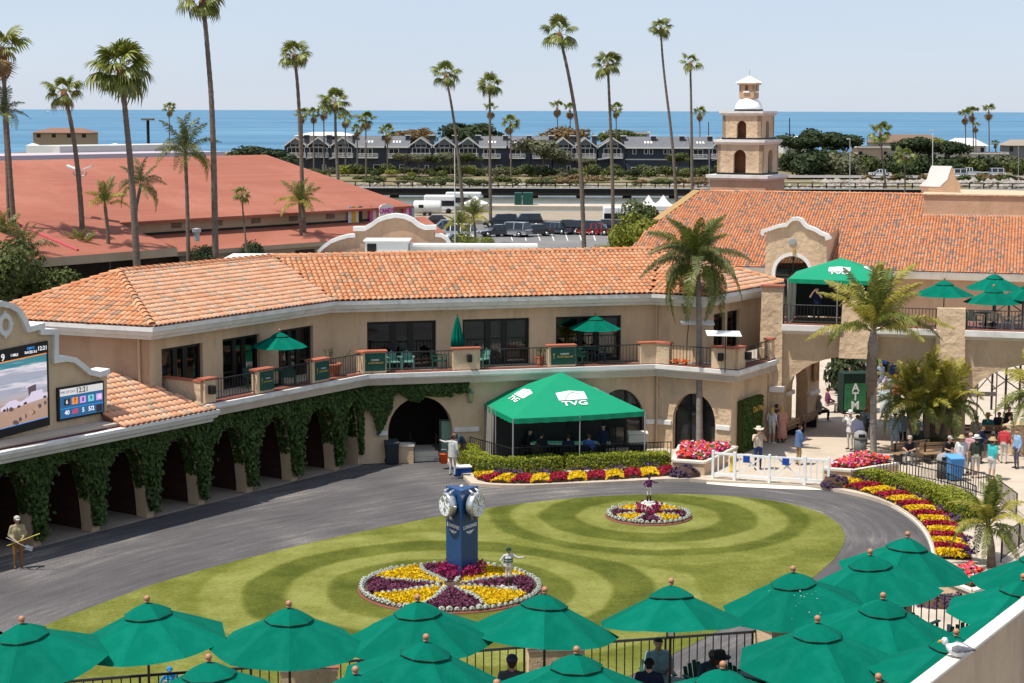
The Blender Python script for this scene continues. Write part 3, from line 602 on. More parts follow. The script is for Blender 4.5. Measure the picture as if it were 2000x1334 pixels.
roof = mb.build('roof', M['redbrown_trim'], main)
fr_all = []
for k, (nme, pl, mk, mi) in enumerate(faces):
    for f in tile_field(pl, seed=k+3): fr_all.append((f, mk))
CZ = 3.8
K1, K0 = G(430,800,CZ), G(0,883,CZ); DK = DA; K0 = K1 - DK*16
kin = offset_poly([K0, K1], 0.1)
SG = G(209,827,CZ)
pw = (upw[0] + upw[1])/2
KT = [PLN(325,742, upw[1], NA), None]
kt_z = 5.0
cb = xy(K1) - NA*0.05 - DK*0.15; cl = SG - NA*0.0; dl = (xy(cl)-xy(K1)).dot(DK)
back = 3.9
c0 = Vector((*(xy(K1) - NA*0.12 - DK*0.1)[:2], CZ+0.02)); c1 = Vector((*(xy(K1) - NA*0.12 + DK*(dl-0.3))[:2], CZ+0.02))
pk0 = c0 - NA*(back-1.6) - DK*2.0; pk0.z = CZ+0.95; pk1 = c1 - NA*back; pk1.z = CZ+1.35
pk0 = c0 - NA*back - DK*1.7; pk0.z = CZ+1.35
mb = MB(); mb.slab([c1, c0, pk0, pk1], (0,0,-0.1)); mb.build('canopy_roof', M['redbrown_trim'], main)
for f in tile_field([c1, c0, pk0, pk1], 0.27, 0.40, seed=21): fr_all.append((f, 'tile_pale'))
fr_all.sort(key=lambda t: t[0][0].length)
me_a = TS.mesh('roof_tile', M['tile'], True); me_b = TS.mesh('roof_tile_pale', M['tile_pale'], True)
tiles_objs([f for f, k in fr_all[:300] if k == 'tile'], me_a, main); tiles_objs([f for f, k in fr_all[:300] if k != 'tile'], me_b, main)
mb = MB()
for f, k in fr_all[300:]: mb.mat(0 if k == 'tile' else 1); tiles_join(mb, [f], TS)
o = mb.build('roof_tiles', [M['tile'], M['tile_pale']], main, True); o['kind'] = 'stuff'
mb = MB()
for a, b in ((E[1], RL), (RL, RAB), (RAB, RBC), (E[4], RBC), (E[0], RL), (E[5], RBC)): ridge_caps(mb, a + V3(0,0,0.05), b + V3(0,0,0.05))
mb.build('ridge_caps', M['tile'], main, True)
CK = [(-0.8,CZ-0.50),(-0.40,CZ-0.50),(-0.34,CZ-0.38),(-0.14,CZ-0.30),(-0.05,CZ-0.15),(0.0,CZ-0.12),(0.0,CZ),(-0.8,CZ)]
mb = MB(); sweep(mb, [K0, K1], CK); mb.build('canopy_cornice', M['white_trim'], main)
mb = MB(); kk = offset_poly([K0, K1], 0.3); k2 = offset_poly([K0, K1], 4.4); mb.prism([tuple(p[:2]) for p in (kk[0], xy(K1)+DK*(dl-0.25)-NA*0.3, xy(K1)+DK*(dl-0.25)-NA*4.4, k2[0])], CZ-0.1, CZ+0.05); mb.build('flat_roof', M['maroon_roof'], main)
mb = MB(); mb.prism([tuple(p[:2]) for p in (offset_poly([K0, K1], 0.6)[0], offset_poly([K0, K1], 0.6)[1], offset_poly([K0, K1], 3.8)[1], offset_poly([K0, K1], 3.8)[0])], CZ-0.4, CZ-0.12); mb.build('canopy_slab', M['stucco'], main)
mb = MB(); q = xy(PA) - NA*0.35; mb.obox(q - NA*1.45 + DA*0.0, NA, 1.45, 0.14, ZC-0.6, ZC+0.85); mb.build('balcony_parapet', M['stucco_rough'], main)
mb = MB(); mb.obox(q - NA*1.5, NA, 1.55, 0.17, ZC+0.85, ZC+0.91); mb.build('parapet_cap', M['quarry_tile'], main)
GU = DA; gn = NA; g0 = xy(SG)
def GP(px, py): return PLN(px, py, g0, gn)
out_px = [(209,828),(209,722),(190,728),(172,724),(158,712),(143,700),(125,697),(107,700),(107,645),(80,645),(80,633),(52,640),(45,622),(34,604),(18,594),(0,590),(-25,592),(-45,606),(-58,640),(-84,655),(-84,668),(-112,674),(-112,726),(-150,745),(-175,770),(-215,780),(-215,905)]
ol = [GP(*p) for p in out_px]; base = CZ + 0.05
ol[0].z = base; ol[-1].z = base
mb = MB(); mb.slab(ol, -gn*0.45); gab = mb.build('screen_gable', M['stucco'], main)
ribbon(main, [GP(*p) for p in out_px[1:-1]], gn, .15, .05, .16, .56, 'gable_coping')
c = GP(8, 634); mb = MB()
for i in range(16):
    a = 2*math.pi*i/16; b = 2*math.pi*(i+1)/16
    P = lambda a_, r, d: c + gn*d + DA*(math.cos(a_)*r*0.30) + V3(0,0,math.sin(a_)*r*0.40)
    mb.add([P(a,1,0),P(b,1,0),P(b,1,0.1),P(a,1,0.1),P(a,0.55,0.1),P(b,0.55,0.1),P(b,0.55,0),P(a,0.55,0)], [(0,1,2,3),(3,2,5,4),(4,5,6,7)])
for a in (0, math.pi/2, math.pi, 1.5*math.pi): mb.ball(P(a,1.05,0.04), 0.07)
mb.build('oval_ornament', M['white_trim'], main)
# ================================================================== BALCONY: posts, rails, banners, furniture
def leaf(mb, p, n, s, rg, asp=1.0):
    n = (Vector(n) + V3(rg.gauss(0,.35), rg.gauss(0,.35), rg.gauss(0,.35))).normalized(); a = n.orthogonal().normalized(); a = Matrix.Rotation(rg.random()*6.28, 3, n) @ a; b = n.cross(a)
    p = Vector(p); s *= rg.uniform(0.7, 1.3)
    mb.add([p - a*s*0.5, p + b*s*0.36*asp + n*s*0.12, p + a*s*0.55, p - b*s*0.36*asp + n*s*0.12], [(0,1,2,3)])
rail = offset_poly([PA, PAB, PBC, PCD, PDE], 0.36)
posts = []
def seg_pt(i, px, py):
    p0, p1 = rail[i], rail[i+1]; u = u_on(px, p0, p1, py); return p0 + (p1-p0).normalized()*u
def post(c, t, hw, hd=0.17, h=0.92, m='stucco'):
    mb = MB(); mb.obox(c, t, hw, hd, ZC-0.03, ZC+h); o = mb.build('balcony_post', M[m], main); bevel(o, 0.015)
    k = MB(); k.obox(c, t, hw+0.05, hd+0.05, ZC+h, ZC+h+0.07); k.build('post_cap', M['quarry_tile'], o)
    return o
ts = [(rail[i+1]-rail[i]).normalized() for i in range(4)]
runs = []
p_a0 = rail[0]
P1a, P1b = seg_pt(0,496,740), seg_pt(0,528,740); P2a, P2b = seg_pt(0,604,720), seg_pt(0,637,720)
P3a = seg_pt(0,703,705); P3b = seg_pt(1,752,700); P4a, P4b = seg_pt(1,883,700), seg_pt(1,936,700); P5a, P5b = seg_pt(1,1069,695), seg_pt(1,1122,695)
P6a, P6b = seg_pt(1,1250,690), seg_pt(2,1309,690); P7a, P7b = seg_pt(2,1393,700), seg_pt(3,1449,690); P8 = rail[4]
post(rail[0] + ts[0]*0.25, ts[0], 0.3)
for a, b, i in ((P1a,P1b,0),(P2a,P2b,0),(P4a,P4b,1),(P5a,P5b,1)): post((a+b)/2, ts[i], (b-a).length/2)
post((P3a+rail[1])/2, ts[0], (P3a-rail[1]).length/2+0.02); post((rail[1]+P3b)/2, ts[1], (P3b-rail[1]).length/2+0.02, h=0.921)
post((P6a+rail[2])/2, ts[1], (P6a-rail[2]).length/2+0.02); post((rail[2]+P6b)/2, ts[2], (P6b-rail[2]).length/2+0.02, h=0.921, m='stucco_rough')
post((P7a+rail[3])/2, ts[2], (P7a-rail[3]).length/2+0.02); post((rail[3]+P7b)/2, ts[3], (P7b-rail[3]).length/2+0.02, h=0.921)
post(P8, ts[3], 0.18)
bal_me = MB().box(-0.011,0.011,-0.011,0.011,0,1).mesh('baluster', M['black_metal'])
def railing(a, b, z0, h, label, group, step=0.16, mk='black_metal', cat='railing', br=None, rr=0.024, rz2=None):
    """rail run from a to b; the ends may differ in height"""
    a, b = V3(a[0],a[1],z0), V3(b[0],b[1],z0 if rz2 is None else rz2); L_ = (b-a).length
    t = thing('railing', a, label, cat, group)
    r = MB(); r.tube([a + V3(0,0,h), b + V3(0,0,h)], rr, 6); r.build('top_rail', M[mk], t)
    r = MB(); r.tube([a + V3(0,0,0.1), b + V3(0,0,0.1)], rr*0.8, 6); r.build('bottom_rail', M[mk], t)
    n = max(2, int(round(L_/step)))
    for k in range(n+1):
        p = a + (b-a)*(k/n); big = (k == 0 or k == n or (br and k % br == 0))
        inst('baluster', bal_me, t, p - a + V3(0,0,0.0 if big else 0.1), (0,0,0), (1.9 if big else 1.0, 1.9 if big else 1.0, h if big else h-0.1))
    return t
for k, (a, b, lb) in enumerate(((rail[0]+ts[0]*0.55, P1a, 'black balcony railing between the stub wall and the leftmost green banner'), (P1b, P2a, 'black balcony railing between the first and second small green banners'), (P2b, P3a, 'black balcony railing in front of a potted plant, left of the corner banner'),
        (P3b, P4a, 'black balcony railing in front of two pale green armchairs'), (P4b, P5a, 'black balcony railing below the closed green umbrella, right of the speaker post'), (P5b, P6a, 'black balcony railing below the open green umbrella by the right window'),
        (P6b, P7a, 'black balcony railing behind the palm trunk with orange flowers'), (P7b, P8, 'black balcony railing on the short right end of the balcony'))):
    railing(a, b, ZC+0.03, 0.84, lb, 'balcony railings')
mat('banner', (0.008,0.062,0.045), (0.006,0.05,0.037), 0.6, 4)
def banner(px0, px1, i, label, py=715):
    a, b = seg_pt(i, px0, py), seg_pt(i, px1, py); nn = V3(ts[i].y, -ts[i].x, 0); wd = (b-a).length; c = (a+b)/2 + nn*0.2; z0 = ZC+0.12
    t = thing('banner', (c.x, c.y, z0), label, 'banner', 'green banners on the balcony')
    m_ = MB(); m_.obox(c, ts[i], wd/2, 0.012, z0, z0+0.76); m_.build('cloth', M['banner'], t)
    s = wd/1.12
    on_wall('small_lettering', text_mesh('CAESARS', 0.10*s, M['sign_white'], 0.003), t, (c.x + nn.x*0.016 + ts[i].x*0.06*s, c.y + nn.y*0.016 + ts[i].y*0.06*s, z0+0.47), nn)
    on_wall('gold_lettering', text_mesh('SPORTSBOOK', 0.118*s, M['gold'], 0.003, 0.002), t, (c.x + nn.x*0.016 + ts[i].x*0.09*s, c.y + nn.y*0.016 + ts[i].y*0.09*s, z0+0.34), nn)
    e = MB(); q = c + nn*0.018 - ts[i]*0.43*s; e.obox(q, ts[i], 0.012*s, 0.003, z0+0.27, z0+0.5); e.obox(q, ts[i], 0.04*s, 0.003, z0+0.43, z0+0.5); e.build('emblem', M['gold'], t)
banner(501,527,0,'small dark green banner on the leftmost balcony post below the green umbrella',735)
banner(609,636,0,'small dark green banner on the balcony post right of the open green umbrella',720)
banner(706,751,1,'large dark green banner on the balcony corner post beside two pale armchairs',705)
banner(1074,1121,1,'large dark green banner on the balcony post above the big green tent',695)
def chair_mesh_parts(root, m, s=1.0, slats=5):
    seat = MB(); seat.box(-0.25,0.25,-0.24,0.24,0.38,0.42); seat.bl('seat', m, root)
    for k in range(slats):
        b = MB(); x = -0.2 + 0.4*k/(slats-1); hgt = 0.86 - 0.05*abs(k-(slats-1)/2)
        b.slab([(x-0.04,0.24,0.42),(x+0.04,0.24,0.42),(x+0.04,0.34,hgt),(x-0.04,0.34,hgt)], (0,0.02,0.0)); b.bl('back_slat', m, root)
    for sx in (-1, 1):
        a = MB(); a.box(sx*0.27-0.04, sx*0.27+0.04, -0.26, 0.28, 0.60, 0.63); a.bl('armrest', m, root)
        for sy in (-0.22, 0.24):
            l = MB(); l.box(sx*0.25-0.022, sx*0.25+0.022, sy-0.022, sy+0.022, 0, 0.6); l.bl('leg', m, root)
def make_chair(key, loc, rz, label, group, m):
    t = thing('armchair', loc, label, 'chair', group, rz); chair_mesh_parts(t, m); return t
CH = {}
def chair(loc, rz, label, group, mk):
    if mk not in CH: CH[mk] = make_chair(mk, loc, rz, label, group, M[mk]); return CH[mk]
    c = copy_tree(CH[mk]); c.location = loc; c.rotation_euler = (0,0,rz); c['label'] = label; c['group'] = group; return c
TB = {}
def table(loc, label, group, r=0.48, mk='chair_green'):
    if mk in TB: c = copy_tree(TB[mk]); c.location = loc; c['label'] = label; c['group'] = group; return c
    t = thing('round_table', loc, label, 'table', group)
    a = MB(); a.lathe([(r-0.03,0.70),(r,0.705),(r,0.735),(r-0.03,0.74)], 20); a.bl('table_top', M[mk], t, True)
    a = MB(); a.lathe([(0.26,0.0),(0.24,0.04),(0.05,0.08),(0.04,0.70)], 12); a.bl('pedestal', M[mk], t, True); TB[mk] = t; return t
def back_of(i, px, py, d):
    q = seg_pt(i, px, py); return V3(q.x - ts[i].y*d, q.y + ts[i].x*d, ZC-0.05)
ang = lambda i: math.atan2(ts[i].y, ts[i].x)
chair(back_of(1,775,700,0.7), ang(1)+0.15, 'pale green slatted armchair behind the rail, left of its pair, beside the corner banner', 'balcony armchairs', 'chair_pale')
chair(back_of(1,802,700,0.7), ang(1)-0.1, 'pale green slatted armchair behind the rail, right of its pair, below the first wide window', 'balcony armchairs', 'chair_pale')
chair(back_of(1,866,700,0.75), ang(1)+1.0, 'dark green armchair turned sideways left of the plain speaker post', 'balcony armchairs', 'chair_green')
chair(back_of(1,948,700,0.7), ang(1)-0.9, 'pale green armchair right of the plain speaker post', 'balcony armchairs', 'chair_pale')
table(back_of(0,562,730,0.9), 'round dark green table under the left balcony umbrella', 'balcony tables'); table(back_of(1,1160,700,0.9), 'round dark green table under the right balcony umbrella', 'balcony tables')
chair(back_of(0,582,730,0.5), ang(0)+2.2, 'dark green armchair at the table under the left balcony umbrella, near the banner', 'balcony armchairs', 'chair_green')
chair(back_of(0,545,735,1.5), ang(0)-0.5, 'dark green armchair at the far side of the table under the left balcony umbrella', 'balcony armchairs', 'chair_green')
chair(back_of(1,1140,700,0.6), ang(1)+2.4, 'dark green armchair left of the table under the right balcony umbrella', 'balcony armchairs', 'chair_green')
chair(back_of(1,1185,700,1.1), ang(1)-1.9, 'dark green armchair right of the table under the right balcony umbrella', 'balcony armchairs', 'chair_green')
def pot(loc, label, h=0.5, r=0.28, plant=0.5, square=False, seed=1):
    t = thing('planter_pot', loc, label, 'plant pot', 'terracotta pots on the balcony'); rg = random.Random(seed)
    a = MB(); a.lathe([(r*0.7,0),(r*0.95,h*0.85),(r*1.08,h*0.86),(r*1.08,h),(r*0.95,h),(r*0.9,h*0.9)], 4 if square else 14); a.bl('pot', M['terracotta'], t, not square)
    b = MB()
    for k in range(7):
        x, y = rg.gauss(0,r*0.4), rg.gauss(0,r*0.4); q = [(x,y,h*0.9),(x*1.6,y*1.6,h+plant*0.5),(x*2.2+rg.gauss(0,.05),y*2.2,h+plant)]; b.tube(q, 0.008, 4)
        for j in range(8): leaf(b, Vector(q[1]).lerp(Vector(q[2]), rg.random()*1.1) + V3(rg.gauss(0,.05),rg.gauss(0,.05),0), (0,0,1), 0.09, rg)
    b.bl('plant', M['leaf_dark'], t); return t
leafmat('leaf_dark', (0.02,0.045,0.012), (0.06,0.10,0.022))
pot(back_of(0,668,710,0.5), 'terracotta pot with a thin plant behind the rail, left of the corner banner', 0.62, 0.36, 0.55, seed=2)
pot(back_of(1,1059,700,0.4), 'small square terracotta pot left of the large banner above the tent', 0.5, 0.2, 0.35, True, 3)
pot(back_of(3,1478,690,0.8), 'big square terracotta pot at the right end of the balcony', 0.62, 0.3, 0.1, True, 4)
def speaker(p, nn, label, sz=(0.2,0.26,0.34), mk='plastic_black'):
    t = thing('loudspeaker', p, label, 'speaker', 'outdoor loudspeakers on the balcony posts'); u = Vector((-nn.y, nn.x)); x = MB()
    x.obox((p.x + nn.x*0.14, p.y + nn.y*0.14), u, sz[0]/2, sz[1]/2, p.z - sz[2]/2, p.z + sz[2]/2); bevel(x.build('cabinet', M[mk], t), 0.03, 2)
    x = MB(); x.tube([V3(p.x,p.y,p.z), V3(p.x+nn.x*0.1,p.y+nn.y*0.1,p.z)], 0.03, 6); x.build('bracket', M['grey_metal'], t)
for i, px, py, lb in ((0,403,753,'dark grey loudspeaker on the end of the balcony stub wall beside the low tile roof'), (1,914,692,'black loudspeaker on the plain balcony post below the closed umbrella'), (2,1413,688,'brown loudspeaker on the balcony corner post right of the palm trunk'), (3,1449,686,'black loudspeaker on the short right side of the balcony corner post')):
    nn = V3(ts[i].y, -ts[i].x, 0); q = seg_pt(i, px, py) + nn*0.16; q.z = ZC+0.55; speaker(q, nn, lb)
# ================================================================== SCREENS on the mission gable
def emis(key, c, s=1.0):
    m = bpy.data.materials.new(key); m.use_nodes = True; b = m.node_tree.nodes['Principled BSDF']; b.inputs['Base Color'].default_value = (0.01,0.01,0.01,1); b.inputs['Roughness'].default_value = 0.5
    b.inputs['Emission Color'].default_value = tuple(c) + (1,); b.inputs['Emission Strength'].default_value = s; M[key] = m; return m
for k, c in (('e_white',(0.8,0.8,0.85)),('e_blue',(0.012,0.10,0.24)),('e_blue2',(0.02,0.16,0.30)),('e_sky',(0.03,0.25,0.75)),('e_orange',(0.75,0.25,0.05)),('e_red',(0.8,0.03,0.04)),('e_purple',(0.55,0.32,0.75)),('e_teal',(0.15,0.55,0.65)),('e_grey',(0.6,0.6,0.6)),('e_dark',(0.012,0.012,0.02)),('e_car',(0.62,0.55,0.68)),('e_sand',(0.42,0.28,0.2)),('e_tower',(0.09,0.06,0.07))): emis(k, c, 0.9)
def sea_picture():
    m = bpy.data.materials.new('screen_picture'); m.use_nodes = True; n = m.node_tree.nodes; L = m.node_tree.links; b = n['Principled BSDF']; b.inputs['Base Color'].default_value = (0.01,0.01,0.01,1)
    tc = n.new('ShaderNodeTexCoord'); sp_ = n.new('ShaderNodeSeparateXYZ'); L.new(tc.outputs['Generated'], sp_.inputs[0])
    mp = n.new('ShaderNodeMapping'); mp.inputs['Scale'].default_value = (2,2,16); L.new(tc.outputs['Generated'], mp.inputs[0])
    nz = n.new('ShaderNodeTexNoise'); nz.inputs['Scale'].default_value = 1.6; nz.inputs['Detail'].default_value = 8; L.new(mp.outputs[0], nz.inputs['Vector'])
    a = n.new('ShaderNodeMath'); a.operation = 'MULTIPLY_ADD'; L.new(nz.outputs[0], a.inputs[0]); a.inputs[1].default_value = 0.30; L.new(sp_.outputs[2], a.inputs[2])
    cr = n.new('ShaderNodeValToRGB'); e = cr.color_ramp.elements; e[0].position = 0.0; e[0].color = (0.36,0.22,0.15,1); e[1].position = 1.0; e[1].color = (0.01,0.15,0.22,1)
    for p, c in ((0.40,(0.40,0.26,0.20)),(0.46,(0.42,0.38,0.42)),(0.56,(0.30,0.32,0.42)),(0.62,(0.65,0.6,0.66)),(0.66,(0.30,0.33,0.42)),(0.76,(0.35,0.36,0.45)),(0.82,(0.72,0.66,0.72)),(0.87,(0.05,0.22,0.27))):
        k = e.new(p); k.color = tuple(c) + (1,)
    mr = n.new('ShaderNodeMapRange'); mr.inputs[1].default_value = 0.1; mr.inputs[2].default_value = 1.2; L.new(a.outputs[0], mr.inputs[0]); L.new(mr.outputs[0], cr.inputs[0])
    L.new(cr.outputs[0], b.inputs['Emission Color']); b.inputs['Emission Strength'].default_value = 0.9; M['screen_picture'] = m
sea_picture()
def flat(name, pxs, m, parent, d):
    mb = MB(); q = [GP(*p) + gn*d for p in pxs]; mb.slab(q, gn*0.004); return mb.build(name, m, parent)
vb = thing('video_board', xy(GP(93,840)) + V3(0,0,5.0), 'large video screen showing a beach on the left stucco gable', 'video screen')
def grid(px, py): return (px, py)
TL, TR, BR, BL = (-190,722.0), (90,665), (94,829.5), (-190,906)
def qd(t, l, b_, r):
    def P(u, v):
        x = TL[0] + (TR[0]-TL[0])*u; yt = TL[1] + (TR[1]-TL[1])*u; yb = BL[1] + (BR[1]-BL[1])*u; x2 = BL[0] + (BR[0]-BL[0])*u; return (x + (x2-x)*v, yt + (yb-yt)*v)
    return [P(l,b_), P(r,b_), P(r,t), P(l,t)]
mb = MB(); mb.slab([GP(*p) - gn*0.02 for p in qd(0,0,1,1)], gn*0.12); mb.build('case', M['plastic_black'], vb)
flat('picture', qd(0.145,0.01,0.90,0.985), M['screen_picture'], vb, 0.105)
flat('orange_line', qd(0.135,0.6,0.148,0.985), M['e_orange'], vb, 0.112); flat('blue_line', qd(0.893,0.01,0.90,0.985), M['e_sky'], vb, 0.112)
def scr_text(s, u, v, h, mk, parent=vb):
    p = qd(v-0.001, u-0.001, v+0.001, u+0.001)[0]; return on_wall('lettering', text_mesh(s, h, M[mk], 0.002, 0.004), parent, GP(*p) + gn*0.118, gn)
scr_text('9', 0.683, 0.09, 0.34, 'e_white'); scr_text('1 MILE', 0.762, 0.085, 0.12, 'e_white'); scr_text('DMTC', 0.878, 0.045, 0.12, 'e_sky'); scr_text('RACES 3-5', 0.878, 0.09, 0.12, 'e_white'); scr_text('12:21', 0.958, 0.072, 0.2, 'e_white')
def pic(name, pts, mk, d=0.112): return flat(name, [qd(v-0.0005, u-0.0005, v+0.0005, u+0.0005)[0] for u, v in pts][::-1], M[mk], vb, d)
pic('pictured_tower', [(.852,.49),(.908,.475),(.908,.60),(.858,.60)], 'e_tower'); pic('pictured_roof', [(.832,.482),(.915,.455),(.922,.468),(.84,.497)], 'e_car', .114)
pic('pictured_car', [(0.66,0.66),(0.69,0.64),(0.72,0.605),(0.765,0.60),(0.785,0.63),(0.81,0.645),(0.81,0.69),(0.66,0.70)], 'e_car', 0.116)
pic('pictured_car', [(0.80,0.64),(0.86,0.60),(0.875,0.555),(0.95,0.55),(0.955,0.60),(0.985,0.60),(0.985,0.66),(0.80,0.68)], 'e_car', 0.116)
for k in range(14): u, v, a = .69 + .285*((k*.618) % 1), .68 + .19*((k*.37+.2) % 1), .006 + .012*((k*.77) % 1); pic('pictured_blob', [(u,v),(u+a,v-.02),(u+a*2.2,v+.005),(u+a*2,v+.03),(u+a*.6,v+.035)], 'e_tower' if k % 3 else 'e_sand', .118 + k*.0006)  # small dark and sand coloured shapes scattered over the beach picture
for u, v in ((.685,.69),(.785,.685),(.83,.665),(.965,.645)): pic('pictured_wheel', [(u-.012,v),(u,v-.014),(u+.012,v-.003),(u+.01,v+.014),(u-.008,v+.016)], 'e_dark', .128)
tb_ = thing('odds_board', xy(GP(155,820)) + V3(0,0,4.4), 'small blue odds board reading 12:21 on the left stucco gable', 'odds board')
def q2(t, l, b_, r):
    TL, TR, BL, BR = (109,757.5), (199,743), (111,823), (200,806)
    def P(u, v): x = TL[0] + (TR[0]-TL[0])*u; yt = TL[1] + (TR[1]-TL[1])*u; yb = BL[1] + (BR[1]-BL[1])*u; return (x + 1.5*v, yt + (yb-yt)*v)
    return [P(l,b_), P(r,b_), P(r,t), P(l,t)]
mb = MB(); mb.slab([GP(*p) - gn*0.02 for p in q2(0,0,1,1)], gn*0.12); mb.build('case', M['plastic_black'], tb_)
flat('panel', q2(0.06,0.04,0.94,0.97), M['e_blue'], tb_, 0.103); flat('header', q2(0.06,0.04,0.27,0.97), M['e_grey'], tb_, 0.108); flat('odds_row', q2(0.64,0.04,0.66,0.97), M['e_sky'], tb_, 0.108)
for k, (s, mk, tk) in enumerate((('6','e_dark','e_white'),('7','e_orange','e_dark'),('8','e_purple','e_dark'),('9','e_teal','e_dark'),('10','e_purple','e_white'))):
    u = 0.12 + 0.175*k; flat('number_box', q2(0.36,u,0.56,u+0.13), M[mk], tb_, 0.109); p = q2(0.46,u+0.065,0.46,u+0.065)[0]; on_wall('lettering', text_mesh(s, 0.2, M[tk], 0.002, 0.004), tb_, GP(*p) + gn*0.118, gn)
    s2 = ('40','6/5','5','5/2','')[k]
    if s2: p = q2(0.78,u+0.065,0.78,u+0.065)[0]; on_wall('lettering', text_mesh(s2, 0.22, M['e_red' if k == 1 else 'e_white'], 0.002, 0.006), tb_, GP(*p) + gn*0.118, gn)
flat('number_box', q2(0.70,0.82,0.92,0.95), M['e_dark'], tb_, 0.109)
p = q2(0.165,0.52,0.165,0.52)[0]; on_wall('lettering', text_mesh('12:21', 0.27, M['e_dark'], 0.002, 0.006), tb_, GP(*p) + gn*0.118, gn); p = q2(0.165,0.2,0.165,0.2)[0]; on_wall('lettering', text_mesh('TIME OF DAY', 0.13, M['e_tower'], 0.002), tb_, GP(*p) + gn*0.118, gn)
# ================================================================== IVY
leafmat('ivy', (0.014,0.036,0.007), (0.082,0.13,0.024), 0.5, 0.18)
rg = random.Random(5); mb = MB()
def stall_top(u):
    for a, b in STALLS:
        if a <= u <= b:
            b2 = min(b, LA-0.05); c, h = (a+b2)/2, (b2-a)/2 - 0.17; x = abs(u-c)/h
            return 0.0 if x >= 1 else 2.95*(1-x**3.0)**0.62
    return 0.0
cnt = 0
while cnt < 30000:
    u = rg.uniform(PILU[2]-1.0, LA); z = rg.uniform(0.25, ZC-0.5); zt = stall_top(u)
    if z < zt - 0.03: continue
    near = min(abs(u-p) for p in PILU); hang = 0.35 + 0.5*mnoise.noise(V3(u*2, 0, 0))
    if z < hang*(1 if near < 0.3 else 2): continue
    if z < 0.8 and rg.random() > z/0.8: continue
    bul = 0.10 + 0.16*(0.5 + 0.5*mnoise.noise(V3(u*1.7, z*1.7, 3))) + (0.12 if z > 2.4 else 0)
    leaf(mb, low[0] + DA*u + NA*(bul*rg.uniform(0.3,1.0)) + V3(0,0,z), NA + V3(0,0,0.35), 0.17, rg); cnt += 1
for a, b in STALLS[1:]:
    b2 = min(b, LA-.05); c, h = (a+b2)/2, (b2-a)/2-.17
    for _ in range(330):
        z = 1.25 + 1.7*rg.random(); x = (1-min(1, z/2.95)**(1/.62))**(1/3.0)
        for s in (-1, 1): leaf(mb, low[0] + DA*(c + s*h*x - s*.02) - NA*rg.random()*.5 + V3(0,0,z + rg.gauss(0,.04)), DA*-s + V3(0,0,-.2), .16, rg)
for p in PILU[2:]:
    for _ in range(620): z = .28 + 2.9*rg.random(); u = p + rg.gauss(0,.08 + .065*z) + .03; leaf(mb, low[0] + DA*min(u, LA) + NA*rg.uniform(.04,.34) + V3(0,0,z), NA + V3(0,0,.3), .17, rg)
cnt = 0
while cnt < 7000:
    px = rg.uniform(705, 912); u = ub(px); z = rg.uniform(0.9, ZC-0.5)
    d = mnoise.noise(V3(px*0.03, z*1.2, 9))*0.5
    arch = 0
    a, b = archB[0]
    if a < u < b: arch = 1.35 + 1.5*math.sqrt(max(0, 1-((u-(a+b)/2)/((b-a)/2))**2))
    lo = 2.95 if px > 745 else 2.95 - (px-705)/40*1.75
    if 735 < px < 775: lo = 1.1 + (px-735)/40*1.9
    if px > 880: lo = 3.1
    if z < lo + d or (arch and z < arch - 0.15 and px > 768): continue
    leaf(mb, low[1] + tB*u + nB*rg.uniform(0.04, 0.34) + V3(0,0,z), nB + V3(0,0,0.35), 0.16, rg); cnt += 1
o = mb.build('ivy', M['ivy'], None); tag(o, 'dark green ivy covering the arcade pillars and the first arch', 'ivy', kind='stuff')
q = low[1] + tB*ub(917) + nB*0.16; t = thing('wall_lantern', V3(q.x,q.y,2.6), 'green glass lantern on the wall left of the big green tent', 'lantern')
mat('verdigris', (0.10,0.16,0.13), (0.16,0.2,0.16), 0.6, 8)
x = MB(); x.lathe([(0.02,0.62),(0.05,0.55),(0.16,0.42),(0.15,0.40)], 8, (q.x,q.y,2.55)); x.lathe([(0.06,-0.02),(0.1,0.03),(0.1,0.05)], 8, (q.x,q.y,2.55)); x.build('metal_cap', M['verdigris'], t)
x = MB(); x.lathe([(0.09,0.05),(0.135,0.40)], 8, (q.x,q.y,2.55)); mat('lamp_glass', (0.28,0.30,0.16), None, 0.2); x.build('lamp_glass', M['lamp_glass'], t)
x = MB(); x.tube([(q.x-nB.x*0.2,q.y-nB.y*0.2,2.7),(q.x,q.y,2.6)], 0.03); x.build('bracket', M['verdigris'], t)
# ================================================================== BRIDGE TERRACE
BZ = 5.5
bt = V3(0.968, -0.25, 0).normalized(); bn = V3(bt.y, -bt.x, 0)
b0 = xy(G(1517,632,BZ)); LBR = 24.0
br = thing('terrace_bridge', b0, 'tan stucco terrace bridge on wide arches with battered piers and white ledges', 'bridge')
def ubr(px, py=690): return (xy(PLN(px, py, b0, bn)) - b0).dot(bt)
def zbr(px, py, d=0.0): return PLN(px, py, b0 - bn*d, bn).z
zlo = zbr(1700, 697); zt = BZ - 0.28
def wide_arch(u0, u1, zs, ztp, n=20):
    c, h = (u0+u1)/2, (u1-u0)/2; return [(u0,0),(u0,zs)] + [(c - h*math.cos(math.pi*i/n), zs + (ztp-zs)*(1-abs(math.cos(math.pi*i/n))**2.15)**0.5) for i in range(1, n)] + [(u1,zs),(u1,0)]
a1, a2 = ubr(1529), ubr(1822); a3 = ubr(1889)
mb = MB(); wall(mb, b0 - bt*0.6, b0 + bt*LBR, 0, zt, 4.6, [[(u+0.6, z) for u, z in wide_arch(a1, a2, 1.75, zlo)], [(u+0.6, z) for u, z in wide_arch(a3, a3+6.8, 1.9, zlo-0.05)]])
mb.build('arch_wall', M['stucco_rough'], br)
mb = MB(); q = b0 - bn*2.3 + bt*(LBR/2-0.3); mb.obox(q, bt, LBR/2, 2.25, zt+0.002, zt+0.12); mb.build('terrace_floor', M['redbrown_trim'], br)
